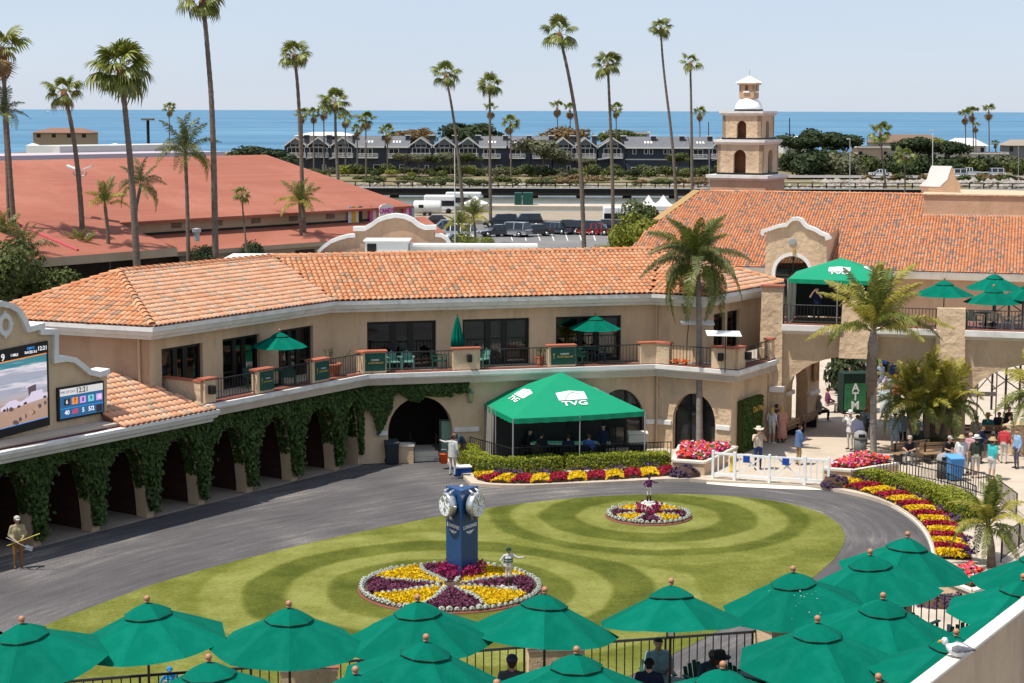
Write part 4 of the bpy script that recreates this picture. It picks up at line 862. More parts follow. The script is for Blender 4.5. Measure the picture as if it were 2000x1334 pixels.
PIERS = [(ubr(1488,600), ubr(1529,600), 560), (ubr(1646,600), ubr(1714,600), 590), (ubr(1831,600), ubr(1886,600), 602)]
for k, (u0, u1, pt) in enumerate(PIERS):
    ztp = zbr((1508,1680,1858)[k], pt); zb = zlo-0.05 if k == 1 else (0.0 if k == 0 else 2.0)
    mb = MB(); rs = []
    for f in [i/5 for i in range(6)]:
        z = zb + (ztp-zb)*f; o = 0.14 + 0.42*(1-f)**1.3 if k != 1 else 0.14 + 0.3*(1-f); ex = 0.10*(1-f)
        rs.append([(b0 + bt*(u0-ex) + bn*o + V3(0,0,z)), (b0 + bt*(u1+ex) + bn*o + V3(0,0,z)), (b0 + bt*(u1+ex) - bn*0.4 + V3(0,0,z)), (b0 + bt*(u0-ex) - bn*0.4 + V3(0,0,z))])
    mb.rings(rs); mb.build('battered_pier', M['stucco_rough'], br)
    if k == 0: mb = MB(); mb.obox(b0 + bt*((u0+u1)/2) - bn*0.12, bt, (u1-u0)/2+0.06, 0.34, ztp, ztp+0.08); mb.build('pier_cap', M['quarry_tile'], br)
spans = [(PIERS[0][1], PIERS[1][0]), (PIERS[1][1], PIERS[2][0]), (PIERS[2][1], LBR)]
for u0, u1 in spans:
    mb = MB(); c = b0 + bt*((u0+u1)/2); mb.slab([b0+bt*u0+bn*0.0+V3(0,0,BZ-0.46), b0+bt*u0+bn*0.26+V3(0,0,BZ-0.30), b0+bt*u0+bn*0.40+V3(0,0,BZ-0.26), b0+bt*u0+bn*0.40+V3(0,0,BZ), b0+bt*u0-bn*0.25+V3(0,0,BZ), b0+bt*u0-bn*0.25+V3(0,0,BZ-0.46)], bt*(u1-u0)); mb.build('white_ledge', M['white_trim'], br)
    mb = MB(); mb.obox(c + bn*0.02, bt, (u1-u0)/2, 0.2, BZ, BZ+0.04); mb.build('ledge_tiles', M['redbrown_trim'], br)
for k, (u0, u1) in enumerate(spans):
    railing(b0 + bt*(u0+0.05) - bn*0.02, b0 + bt*(u1-0.05) - bn*0.02, BZ+0.04, 0.85, ('black terrace railing in front of the upper green tent, left of the palm', 'black terrace railing between the two right piers, behind the palm fronds', 'black terrace railing at the right edge in front of pale armchairs')[k], 'terrace bridge railings', 0.15)
for px, py in ((1519,757),(1816,770),(1893,765)):
    u = ubr(px, py); z = zbr(px, py); mb = MB(); mb.obox(b0 + bt*u - bn*1.5, bt, 0.34, 2.2, z-0.12, z+0.12); bevel(mb.build('impost', M['white_trim'], br), 0.03)
tD = (low[4]-low[3]).normalized(); nD = V3(tD.y, -tD.x, 0); w0 = low[4] + tD*0.55
pw_ = thing('passage_wall', w0, 'tan stucco wall with an arch and white imposts below the left end of the bridge', 'wall')
mb = MB(); wall(mb, w0, w0 + tD*6.4, 0, zlo+0.3, 0.6, [arch_prof(2.9, 4.9, 2.1, 3.2)]); mb.build('arch_wall', M['stucco'], pw_)
mb = MB(); mb.obox(w0 + tD*2.45 + nD*0.05, tD, 0.42, 0.12, 1.95, 2.15); bevel(mb.build('impost', M['white_trim'], pw_), 0.03)
mb = MB(); mb.obox(w0 + tD*5.5 + nD*0.05, tD, 0.65, 0.12, 1.55, 1.75); bevel(mb.build('impost', M['white_trim'], pw_), 0.03)
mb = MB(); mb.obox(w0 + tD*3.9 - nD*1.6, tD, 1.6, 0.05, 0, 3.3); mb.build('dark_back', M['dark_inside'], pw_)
mat('poster', (0.5,0.22,0.02), (0.03,0.03,0.04), 0.6, 3.5)
q = w0 + tD*5.6 + nD*0.14; mb = MB(); mb.obox(q, tD, 0.33, 0.015, 2.2, 3.55); o = mb.build('poster', M['poster'], None); tag(o, 'orange and black poster on the wall right of the passage arch', 'poster')
mat('bench_wood', (0.30,0.19,0.11), (0.24,0.15,0.085), 0.7, 4, stretch=(1,8,8))
def bench(c, u, L_, label, back=True):
    u = V3(u[0],u[1],0).normalized(); v = V3(-u.y, u.x, 0); t = thing('bench', (c.x,c.y,PZ), label, 'bench', 'wooden benches on the plaza')
    for k in range(3): m_ = MB(); m_.obox(c + v*(-0.16+0.16*k), u, L_/2, 0.07, PZ+0.42, PZ+0.46); m_.build('seat_plank', M['bench_wood'], t)
    if back:
        for k in range(2): m_ = MB(); m_.obox(c + v*0.27, u, L_/2, 0.02, PZ+0.58+0.16*k, PZ+0.70+0.16*k); m_.build('back_plank', M['bench_wood'], t)
    for s in (-1, 1): m_ = MB(); m_.obox(c + u*(s*L_*0.4), v, 0.24, 0.035, PZ, PZ+0.42); m_.obox(c + u*(s*L_*0.4) + v*0.25, v, 0.03, 0.035, PZ, PZ+0.85 if back else PZ+0.42); m_.build('leg', M['black_metal'], t)
    return t
bench(w0 + tD*1.2 + nD*0.45, -tD, 1.9, 'wooden bench against the wall just inside the left arch, behind the woman in pink')
bench(w0 + tD*3.6 + nD*0.4, -tD, 2.0, 'wooden bench in the passage arch under the seated pair')
# ================================================================== RIGHT BUILDING (long tile roof, mission gable)
RT = V3(0.962, -0.273, 0).normalized(); RN = V3(RT.y, -RT.x, 0)
RZ, RRZ = 4.4, 8.9
re = xy(G(1754,529,RZ)); rr_ = G(1368,374.5,RRZ); run = (xy(rr_)-re).dot(-RN)
up3 = (-RN*run + V3(0,0,RRZ-RZ)).normalized(); rn3 = RT.cross(up3).normalized(); rp = V3(re.x,re.y,RZ)
def RP(px, py):
    d = ray(px, py); o = V3(0,0,CAMH); return o + d*((rp-o).dot(rn3)/d.dot(rn3))
hall = thing('tile_roof_building', re, 'long tan building with a wide orange tile roof speckled with grey tiles', 'building')
poly = [rp - RT*19.5, rp + RT*12, None, RP(1368,374.5), RP(1289,432), RP(1258,455)]
poly[2] = poly[3] + RT*((poly[1]-poly[3]).dot(RT))
mb = MB(); mb.slab(poly, (0,0,-0.15)); mb.build('roof', M['redbrown_trim'], hall)
mb = MB(); tiles_join(mb, tile_field(poly, 0.215, 0.36, 0.01, 31), TSS); o = mb.build('roof_tiles', M['tile_dot'], hall, True); o['kind'] = 'stuff'
mb = MB(); ridge_caps(mb, poly[3] + V3(0,0,0.05), poly[2] + V3(0,0,0.05), 0.14); mb.build('ridge_caps', M['tile_dot'], hall, True)
mat('verge', (0.42,0.27,0.11), (0.36,0.22,0.09), 0.8, 2)
mb = MB(); d = poly[4]-poly[3]; mb.slab([poly[3], poly[4], poly[4] + V3(-0.55,-0.1,0.05), poly[3] + V3(-0.55,-0.1,0.05)], (0,0,0.12)); mb.build('verge', M['verge'], hall)
bk = poly[3] - RN*run;
mb = MB(); mb.quad(poly[3], poly[2], poly[2] - RN*run + V3(0,0,RZ-RRZ), poly[3] - RN*run + V3(0,0,RZ-RRZ)); mb.build('back_roof', M['redbrown_trim'], hall)
mb = MB(); sweep(mb, [rp - RT*19.5 , rp + RT*12], [(-0.9,RZ-0.55),(-0.25,RZ-0.55),(0.02,RZ-0.15),(0.02,RZ-0.02),(-0.9,RZ-0.02)]); mb.build('eave_cornice', M['white_trim'], hall)
mb = MB(); wall(mb, xy(poly[0]) - RN*0.9, xy(poly[1]) - RN*0.9, 0, RZ-0.3, 0.3, []); mb.build('front_wall', M['stucco_pink'], hall)
g1 = xy(poly[4]) + RT*0.5; g2 = xy(poly[0]) - RN*0.9 + RT*0.3
mb = MB(); mb.quad(*[V3(p.x,p.y,z) for p, z in ((g2,0),(xy(poly[3])+RT*0.3,0),(xy(poly[3])+RT*0.3,RRZ-0.2),(g1,poly[4].z-0.2),(g2,RZ-0.2))]); mb.build('gable_wall', M['stucco_pink'], hall)
mg = Vector(re) + RN*0.6
def MGp(px, py): return PLN(px, py, mg, RN)
gpx = [(1496,650),(1496,458),(1491,459),(1490,452),(1500,449),(1520,442),(1536,440),(1541,434),(1547,429),(1556,427.5),(1565,430),(1570,437),(1576,443),(1592,449),(1605,457),(1615,460),(1618,464),(1612,466),(1612,650)]
core = [MGp(x, y) for x, y in [(1496,650)] + gpx[1:2] + gpx[4:-3] + [(1612,466),(1612,650)]]
for p in (core[0], core[-1]): p.z = 0.0
ac = MGp(1546.5, 560); aw = (MGp(1583,530)-MGp(1511,530)).length/2 - 0.1; ztop_a = MGp(1546,500).z; zs = ztop_a - aw
gt = thing('mission_gable', V3(ac.x,ac.y,0), 'curved mission gable wall with white coping above a dark arched opening', 'gable')
def gu(p): return (p - ac).dot(RT)
tops = sorted([(gu(p), p.z) for p in core[1:-1]]); U0, U1 = tops[0][0], tops[-1][0]
def topz(u):
    for (a, za), (b, zb) in zip(tops, tops[1:]):
        if a <= u <= b: return za + (zb-za)*(u-a)/max(1e-6, b-a)
    return tops[0][1]
us_ = sorted(set([U0, U1, -aw, aw] + [U0 + (U1-U0)*i/40 for i in range(41)]))
def botz(u): return zs + math.sqrt(max(0, aw*aw-u*u)) if abs(u) < aw-1e-6 else 0.0
mb = MB(); P = lambda u, z, d: ac + RT*u - RN*d + V3(0,0,z-ac.z)
for a, b in zip(us_, us_[1:]):
    m_ = (a+b)/2; za, zb = (botz(a), botz(b)) if abs(m_) < aw else (0.0, 0.0)
    if abs(m_) < aw: za = zs if abs(a) >= aw-1e-6 else za; zb = zs if abs(b) >= aw-1e-6 else zb
    mb.quad(P(a,za,0), P(b,zb,0), P(b,topz(b),0), P(a,topz(a),0)); mb.quad(P(a,topz(a),0), P(b,topz(b),0), P(b,topz(b),0.6), P(a,topz(a),0.6)); mb.quad(P(a,za,0.6), P(b,zb,0.6), P(b,zb,0), P(a,za,0)); mb.quad(P(b,zb,0.6), P(a,za,0.6), P(a,topz(a),0.6), P(b,topz(b),0.6))
for s in (-1, 1): mb.quad(P(s*aw,0,0), P(s*aw,zs,0), P(s*aw,zs,0.6), P(s*aw,0,0.6))
mb.quad(P(U0,0,0), P(U0,topz(U0),0), P(U0,topz(U0),9), P(U0,0,9)); mb.quad(P(U1,0,0), P(U1,topz(U1),0), P(U1,topz(U1),9), P(U1,0,9)); mb.build('wall', M['stucco_rough'], gt)
ribbon(gt, [MGp(x, y) for x, y in gpx[2:-1]], RN, .10, .13, .22, .53)
mb = MB()
for i in range(18):
    a, b = math.pi*i/18, math.pi*(i+1)/18
    for r0, r1 in ((aw, aw+0.24),): mb.slab([P(-math.cos(a)*r0, zs+math.sin(a)*r0, -0.06), P(-math.cos(b)*r0, zs+math.sin(b)*r0, -0.06), P(-math.cos(b)*r1, zs+math.sin(b)*r1, -0.06), P(-math.cos(a)*r1, zs+math.sin(a)*r1, -0.06)], -RN*0.3)
for s in (-1, 1): mb.obox(ac + RT*(s*(aw+0.12)) - RN*0.08, RT, 0.12, 0.14, 0, zs)
mb.build('arch_surround', M['white_trim'], gt)
mb = MB(); mb.obox(ac - RN*0.5, RT, aw+0.1, 0.02, 0, ztop_a); mb.build('pane', M['glass'], gt)
mb = MB(); mb.obox(ac - RN*0.46, RT, 0.05, 0.03, 0, ztop_a)
for s in (-1, 1): mb.slab([P(s*0.1, zs-0.3, 0.42), P(s*0.1+s*0.08, zs-0.3, 0.42), P(s*aw, zs+0.75, 0.42), P(s*aw-s*0.08, zs+0.75, 0.42)], -RN*0.04)
mb.obox(ac - RN*0.46, RT, aw, 0.03, zs-0.36, zs-0.26); mb.build('glazing_bars', M['dark_frame'], gt)
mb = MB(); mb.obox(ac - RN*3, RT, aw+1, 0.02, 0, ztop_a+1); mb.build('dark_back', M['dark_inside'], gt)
q = MGp(1548,472); mb = MB()
mb.rings([[q + RN*d + RT*(r*math.cos(2*math.pi*i/20)) + V3(0,0,r*math.sin(2*math.pi*i/20)) for i in range(20)] for r, d in ((0.27,0.0),(0.27,0.06),(0.2,0.08))]); mb.build('round_plaque', M['grey_metal'], gt)
q = MGp(1551,490); mb = MB(); mb.obox(q + RN*0.1, RT, 0.08, 0.1, q.z-0.3, q.z+0.15); mb.build('spotlight', M['verge'], gt)
pq = xy(RP(1803,420)); mb = MB()
zp0, zp1 = PLN(1803,422,pq,RN).z, PLN(1803,378,pq,RN).z
rb = thing('roof_parapet', V3(pq.x,pq.y,zp0), 'pink stucco parapet box rising from the right tile roof', 'parapet')
mb.obox(pq + RT*9 - RN*4, RT, 9, 4, zp0-1.0, zp1-0.1); mb.build('parapet_wall', M['stucco_pink'], rb)
mb = MB(); mb.obox(pq + RT*9 - RN*4, RT, 9.12, 4.12, zp1-0.1, zp1); mb.build('parapet_cap', M['stucco_rough'], rb)
mb = MB(); mb.obox(pq + RT*9 + RN*0.06, RT, 9.05, 0.06, zp0-0.1, zp0+0.14); mb.build('white_flashing', M['white_trim'], rb)
bq = pq - RN*3; B_ = lambda px, py: PLN(px, py, bq, V3(-0.5,-0.86,0))
bell = [B_(*p) for p in ((1838,376),(1836,366),(1844,358),(1851,352),(1854,342),(1857,333),(1860,326),(1864,334),(1866,346),(1869,352),(1876,360),(1876,376))]
t = thing('bell_gable', V3(bell[0].x,bell[0].y,zp1), 'small curved bell gable with white top on the right roof parapet', 'gable')
mb = MB(); bell[0].z = bell[-1].z = zp1-0.05; mb.slab(bell, V3(-1.3,0.75,0)); mb.build('gable_body', M['stucco_pink'], t)
mb = MB()
for a, b in zip(bell[1:7], bell[2:7]):
    d = (b-a).normalized(); upv = V3(-0.3,-0.2,0.5).normalized(); mb.slab([a+upv*0.02, b+upv*0.02, b+V3(-1.36,0.79,0)+upv*0.02, a+V3(-1.36,0.79,0)+upv*0.02], upv*0.06)
mb.build('white_top', M['white_paint'], t)
# ================================================================== BELL TOWER
TY = 145.0; k_ = F/TY*0.995; tc_ = AY(1468, 300, TY); th_ = R(27); fx = V3(math.cos(th_), -math.sin(th_), 0); fn = V3(fx.y, -fx.x, 0)
tz = lambda py: AY(1468, py, TY).z
tw = thing('bell_tower', V3(tc_.x, TY+2.3, 0), 'tan stepped bell tower with arched openings and a white dome', 'tower'); tcx = V3(tc_.x, TY+2.3, 0)
def sq(mb, hw, z0, z1): mb.obox(tcx, fx, hw, hw, z0, z1)
def walls4(hw, z0, z1, ow, oz, m):
    for k in range(4):
        r = Matrix.Rotation(k*math.pi/2, 3, 'Z'); a = r @ fx; o = r @ fn; p0 = tcx + o*hw - a*hw; p1 = tcx + o*hw + a*hw; mb = MB()
        zb = z0; pr = [(u, z) for u, z in arch_prof(hw-ow, hw+ow, oz-ow, oz, z0=zb)]; wall(mb, p0, p1, zb, z1, 0.3, [pr]); mb.build('arched_wall', m, tw)
mb = MB(); sq(mb, 2.35, 0, tz(352)); mb.build('shaft', M['stucco_pink'], tw)
def corn(hw, z0, z1):
    mb = MB(); mb.rings([[tcx + fx*sx*h + fn*sy*h + V3(0,0,z) for sx, sy in ((-1,-1),(1,-1),(1,1),(-1,1))] for h, z in ((hw-0.22,z0),(hw-0.08,z0+0.12),(hw,z0+0.2),(hw,z1))]); mb.build('cornice', M['white_trim'], tw)
corn(2.62, tz(353), tz(342)); walls4(1.93, tz(342), tz(281), 0.52, tz(293), M['stucco_rough']); corn(2.18, tz(283), tz(273)); walls4(1.63, tz(273), tz(224), 0.40, tz(236), M['stucco_rough']); corn(1.86, tz(226), tz(217))
mb = MB(); sq(mb, 1.96, tz(343), tz(341)+0.12); sq(mb, 1.66, tz(274), tz(272)+0.10); mb.build('dark_base_band', M['dark_frame'], tw)
for hw, z0, z1 in ((1.2, tz(342), tz(281)), (1.0, tz(273), tz(224))): mb = MB(); sq(mb, hw, z0, z1); mb.build('dark_core', M['trunk_red'], tw)
mb = MB(); r = 1.14; mb.lathe([(r*math.cos(a), tz(215)-0.02 + r*0.98*math.sin(a)) for a in [math.pi/2*i/8 for i in range(8)]] + [(0.02, tz(215)+r*0.98)], 28, (tcx.x,tcx.y,0)); mb.build('dome', M['white_paint'], tw, True)
mb = MB(); mb.lathe([(1.17, tz(217)-0.02),(1.17, tz(215)+0.05)], 28, (tcx.x,tcx.y,0)); mb.build('dome_ring', M['dark_frame'], tw)
hw = 0.62
for k in range(4):
    r_ = Matrix.Rotation(k*math.pi/2, 3, 'Z'); a = r_ @ fx; o = r_ @ fn; mb = MB(); z0 = tz(176); wall(mb, tcx + o*hw - a*hw, tcx + o*hw + a*hw, z0, tz(163), 0.12, [arch_prof(hw-0.14, hw+0.14, tz(168), tz(165.5), z0=z0)]); mb.build('arched_wall', M['stucco_pink'], tw)
    mb = MB(); mb.obox(tcx + o*(hw+0.04), a, 0.26, 0.07, tz(184)+0.14, tz(184)+0.26); mb.build('sill', M['white_paint'], tw)
mb = MB(); sq(mb, hw-0.005, tz(192), tz(176)); sq(mb, 0.35, tz(176), tz(163)); mb.build('lantern_base', M['stucco_pink'], tw)
mb = MB(); sq(mb, 0.74, tz(163)-0.08, tz(162)); mb.build('lantern_cornice', M['stucco'], tw)
mb = MB(); mb.rings([[tcx + fx*sx*h + fn*sy*h + V3(0,0,z) for sx, sy in ((-1,-1),(1,-1),(1,1),(-1,1))] for h, z in ((0.86,tz(162)),(0.86,tz(160.5)),(0.03,tz(147)))]); mb.build('white_spire', M['white_paint'], tw)
mb = MB(); mb.tube([tcx + V3(0,0,tz(147)), tcx + V3(0,0,tz(136))], 0.02, 5); mb.build('lightning_rod', M['grey_metal'], tw)
# ================================================================== FIGURES (one continuous body each)
def _cap(mb, a, b, ra, rb, n=10):
    a, b = Vector(a), Vector(b); d = b-a; L_ = d.length; t = d/L_ if L_ > 1e-5 else V3(0,0,1)
    pts = [a - t*ra*0.95, a - t*ra*0.6, a, b, b + t*rb*0.6, b + t*rb*0.95]; mb.tube(pts, [ra*0.3, ra*0.8, ra, rb, rb*0.8, rb*0.3], n)
MATC = {}
def flatmat(c, rough=0.8):
    k = tuple(round(x, 3) for x in c)
    if k not in MATC:
        MATC[k] = mat('cloth_%d' % len(MATC), c, tuple(x*0.82 for x in c), rough, 9, 0.2, 25, spec=0.2)
    return MATC[k]
def skeleton(pose, s=1.0, lean=0.0, turn=0.0):
    J = dict(pel=V3(0,0,.95), che=V3(0,-.01,1.30), neck=V3(0,0,1.50), head=V3(0,-.02,1.635), shl=V3(.19,0,1.43), shr=V3(-.19,0,1.43), ell=V3(.27,.03,1.14), elr=V3(-.27,.03,1.14), wrl=V3(.27,-.08,.90), wrr=V3(-.27,-.08,.90),
             hil=V3(.095,0,.92), hir=V3(-.095,0,.92), knl=V3(.10,-.03,.50), knr=V3(-.10,-.03,.50), anl=V3(.11,.02,.09), anr=V3(-.11,.02,.09))
    if pose == 'photo': J.update(ell=V3(.27,-.20,1.28), wrl=V3(.09,-.33,1.55), elr=V3(-.27,-.20,1.28), wrr=V3(-.09,-.33,1.55))
    elif pose == 'phone': J.update(ell=V3(.25,-.06,1.14), wrl=V3(.07,-.32,1.16), elr=V3(-.25,-.06,1.14), wrr=V3(-.05,-.32,1.17), head=V3(0,-.06,1.62))
    elif pose == 'walk': J.update(knl=V3(.10,-.22,.53), anl=V3(.10,-.20,.10), knr=V3(-.10,.06,.50), anr=V3(-.10,.34,.14), ell=V3(.26,.14,1.16), wrl=V3(.26,.10,.92), elr=V3(-.26,-.12,1.16), wrr=V3(-.24,-.30,1.0))
    elif pose == 'hips': J.update(ell=V3(.40,.08,1.18), wrl=V3(.21,-.03,1.0), elr=V3(-.40,.08,1.18), wrr=V3(-.21,-.03,1.0))
    elif pose == 'tool': J.update(ell=V3(.28,-.05,1.17), wrl=V3(.10,-.28,1.08), elr=V3(-.28,0,1.15), wrr=V3(-.12,-.28,1.0))
    elif pose == 'jockey': J.update(elr=V3(-.36,.05,1.20), wrr=V3(-.24,-.05,1.0), ell=V3(.42,-.05,1.30), wrl=V3(.66,-.10,1.32))
    elif pose == 'point': J.update(ell=V3(.42,-.1,1.38), wrl=V3(.66,-.16,1.40))
    elif pose == 'drink': J.update(ell=V3(.27,-.12,1.2), wrl=V3(.06,-.26,1.32))
    elif pose == 'bend': J.update(che=V3(0,-.22,1.22), neck=V3(0,-.36,1.32), head=V3(0,-.47,1.36), shl=V3(.19,-.33,1.26), shr=V3(-.19,-.33,1.26), ell=V3(.2,-.45,1.0), elr=V3(-.2,-.45,1.0), wrl=V3(.12,-.5,.75), wrr=V3(-.12,-.5,.75))
    elif pose in ('sit', 'sitlean', 'sitarms'):
        dz = -.46
        for k in ('pel','che','neck','head','shl','shr','ell','elr','wrl','wrr','hil','hir'): J[k] = J[k] + V3(0,.02,dz)
        J.update(knl=V3(.13,-.44,.50), knr=V3(-.13,-.44,.50), anl=V3(.13,-.42,.09), anr=V3(-.13,-.42,.09), ell=V3(.26,-.06,.72), elr=V3(-.26,-.06,.72), wrl=V3(.12,-.30,.62), wrr=V3(-.12,-.30,.62))
        if pose == 'sitlean':
            for k in ('che','neck','head','shl','shr'): J[k] = J[k] + V3(0,-.30*(J[k].z-.5)/.7, -.06)
            J.update(ell=V3(.27,-.30,.70), elr=V3(-.27,-.30,.70), wrl=V3(.12,-.48,.66), wrr=V3(-.12,-.48,.66))
        if pose == 'sitarms': J.update(ell=V3(.30,-.12,.74), elr=V3(-.34,-.14,.76), wrl=V3(.10,-.36,.74), wrr=V3(-.12,-.36,.78))
    return J
def figure(J, C, fat=1.0, voxel=0.026, bald=False, longhair=False, shorts=False, sleeves=True):
    """continuous body mesh; C: skin, hair, top, bottom, shoe colours"""
    B = []
    f = fat
    def bone(a, b, ra, rb, rgn): B.append((Vector(a), Vector(b), ra, rb, rgn))
    for s in (-1, 1):
        o = V3(s*.075*f,0,0); o2 = V3(s*.095,0,0)
        bone(J['pel']+o*1.05, J['che']+o, .115*f, .118*f, 'top'); bone(J['che']+o, J['neck']+o2*0.8+V3(0,0,-.11), .12, .07, 'top')
        bone(J['pel']+o+V3(0,0,-.06), J['pel']+o+V3(0,0,.05), .118*f, .115*f, 'bottom')
    bone((J['shl']+J['shr'])/2+V3(.1,0,0), (J['shl']+J['shr'])/2+V3(-.1,0,0), .075, .075, 'top')
    bone(J['neck']+V3(0,0,-.05), J['head']+V3(0,.01,-.03), .056, .052, 'skin')
    h = J['head']; bone(h+V3(0,-.012,-.045), h+V3(0,-.02,-.05), .072, .066, 'skin'); bone(h+V3(0,.012,.03), h+V3(0,.0,.03), .093, .092, 'skin'); bone(h+V3(0,-.088,-.01), h+V3(0,-.102,-.03), .014, .018, 'skin')
    for s in ('l', 'r'):
        sg = 1 if s == 'l' else -1
        bone(h+V3(sg*.092,.01,.0), h+V3(sg*.097,.015,.025), .018, .018, 'skin')
        bone(J['sh'+s], J['el'+s], .062*f**.5, .05, 'top'); bone(J['el'+s], J['wr'+s], .05, .036, 'top' if sleeves else 'skin')
        d = (J['wr'+s]-J['el'+s]).normalized(); w_ = J['wr'+s]; side = d.cross(V3(0,1,0)); side = side.normalized() if side.length > .1 else V3(1,0,0)
        bone(w_ + d*.02, w_ + d*.07, .034, .036, 'skin')
        for k in range(4): o = side*(-.027 + .018*k); cu = V3(0,-.018,0); bone(w_ + d*.09 + o, w_ + d*(.14 + (.012,.024,.018,.0)[k]) + o + cu, .0115, .0095, 'skin')
        bone(w_ + d*.03 + side*sg*.03, w_ + d*.085 + side*sg*.055, .013, .011, 'skin')
        bone(J['hi'+s], J['kn'+s], .088*f**.7, .062, 'bottom'); bone(J['kn'+s], J['an'+s], .060, .042, 'skin' if shorts else 'bottom')
        a = J['an'+s]; bone(a + V3(0,.03,-.05), a + V3(sg*.015,-.15,-.055), .042, .036, 'shoe')
    mb = MB()
    for a, b, ra, rb, rg_ in B: _cap(mb, a, b, ra, rb, 10)
    me0 = mb.mesh('body', []); o = bpy.data.objects.new('tmp', me0)
    m = o.modifiers.new('r', 'REMESH'); m.mode = 'VOXEL'; m.voxel_size = voxel; m2 = o.modifiers.new('s', 'SMOOTH'); m2.factor = 0.5; m2.iterations = 2
    dg = tmp_eval(o); me = bpy.data.meshes.new_from_object(o.evaluated_get(dg)); bpy.data.objects.remove(o); bpy.data.meshes.remove(me0)
    regs = ['skin','hair','top','bottom','shoe']; me.materials.clear()
    for r in regs: me.materials.append(flatmat(C.get(r, (0.02,0.02,0.02)), 0.6 if r == 'skin' else 0.85))
    n = len(me.polygons); ct = np.empty(n*3, 'f'); me.polygons.foreach_get('center', ct); ct = ct.reshape(-1, 3); best = np.full(n, 1e9); idx = np.zeros(n, int)
    for a, b, ra, rb, rg_ in B:
        a_, ab = np.array(a), np.array(b-a); t = np.clip((ct-a_) @ ab/max(1e-9, ab @ ab), 0, 1); d = np.linalg.norm(ct - a_ - t[:,None]*ab, axis=1) - (ra + (rb-ra)*t); k = d < best; best[k] = d[k]; idx[k] = regs.index(rg_)
    rel = ct - np.array(h)
    if not bald: idx[(idx == 0) & (np.linalg.norm(rel, axis=1) < .15) & ((rel[:,2] > .045) | ((rel[:,1] > .02) & (rel[:,2] > -.08))) & (rel[:,1] > -.08)] = 1
    idx = idx.tolist()
    me.polygons.foreach_set('material_index', idx); me.polygons.foreach_set('use_smooth', [True]*len(idx)); me.update(); return me
def hat(J, root, kind, c, band=None):
    h = J['head']; mb = MB(); z = .055
    if kind == 'cap': mb.lathe([(.105,z-.01),(.108,z+.03),(.085,z+.085),(.03,z+.11)], 12, h); mb.slab([h+V3(-.075,-.085,z-.005), h+V3(.075,-.085,z-.005), h+V3(.055,-.185,z-.02), h+V3(-.055,-.185,z-.02)], (0,0,.015))
    elif kind == 'helmet': mb.lathe([(.118,z-.03),(.122,z+.03),(.095,z+.09),(.03,z+.12)], 12, h); mb.slab([h+V3(-.07,-.1,z-.0), h+V3(.07,-.1,z-.0), h+V3(.05,-.2,z-.02), h+V3(-.05,-.2,z-.02)], (0,0,.015))
    elif kind == 'brim': mb.lathe([(.20,z-.01),(.21,z),(.112,z+.012),(.105,z+.09),(.09,z+.12),(.03,z+.11)], 16, h)
    elif kind == 'cowboy':
        rs = []
        for r, zz, up in ((.225,0,.06),(.23,.012,.06),(.115,.015,.0),(.108,.10,0),(.085,.14,0),(.03,.125,0)):
            rs.append([h + V3(r*math.cos(2*math.pi*i/16), r*1.05*math.sin(2*math.pi*i/16), z+zz+up*abs(math.cos(2*math.pi*i/16))**3) for i in range(16)])
        mb.rings(rs)
    o = mb.bl('hat', flatmat(c), root, True)
    if band: b = MB(); b.lathe([(.116,z+.014),(.113,z+.045)], 16, h, cap=False); b.bl('hat_band', flatmat(band), o, True)
SK, SKD, SKT = (0.50,0.30,0.21), (0.13,0.07,0.045), (0.42,0.24,0.16)
def person(loc, rz, pose, label, top=(.5,.5,.5), bottom=(.1,.1,.12), hair=(.05,.03,.02), skin=SK, shoe=(.03,.03,.03), h=1.76, group='people in the paddock', hatk=None, hatc=(.7,.7,.65), band=None, fat=1.0, shorts=False, sleeves=True, voxel=0.028, skirt=None, bald=False, jacket=None, dresslen=0.55, hairlong=False):
    J = skeleton(pose); s = h/1.76; t = thing('person', loc, label, 'person', group, rz, s)
    me = figure(J, dict(skin=skin, hair=hair, top=top, bottom=bottom, shoe=shoe), fat, voxel, bald, False, shorts, sleeves); inst('body', me, t)
    if hatk: hat(J, t, hatk, hatc, band)
    p = J['pel']
    if skirt:
        mb = MB()
        if pose.startswith('sit'): mb.rings([[V3(x*1.0,y,z) for x, y, z in ((-.20,.1,p.z-.1),(.20,.1,p.z-.1),(.2,.08,p.z+.12),(-.2,.08,p.z+.12))], [V3(x,y,z) for x, y, z in ((-.26,-.5,.46),(.26,-.5,.46),(.24,-.48,.62),(-.24,-.48,.62))]])
        else: mb.lathe([(.15,p.z+.12),(.17,p.z+.0),(.21,p.z-.2),(.26,p.z-dresslen),(.25,p.z-dresslen-.01)], 16, (0,0,0), cap=False)
        mb.bl('skirt', flatmat(skirt), t, True)
    if jacket:
        mb = MB(); rs = []
        for z, rx, ry in ((p.z-.14,.205,.165),(p.z+.02,.195,.155),(p.z+.2,.185,.145),(J['che'].z+.06,.215,.14)): rs.append([V3(rx*math.cos(2*math.pi*i/16), ry*math.sin(2*math.pi*i/16) + (J['che'].y if z > 1.2 else 0), z) for i in range(16)])
        mb.rings(rs, cap=False); mb.bl('jacket', flatmat(jacket), t, True)
    if hairlong:
        mb = MB(); hd = J['head']; mb.rings([[hd + V3(r*math.cos(a), .02 + r*1.0*math.sin(a), z) for a in [math.pi*(-0.12 + 1.24*i/10) for i in range(11)]] for r, z in ((.06,.11),(.106,.05),(.115,-.06),(.12,-.16),(.09,-.24))], cap=False, close=False); mb.bl('long_hair', flatmat(hair), t, True)
    return t
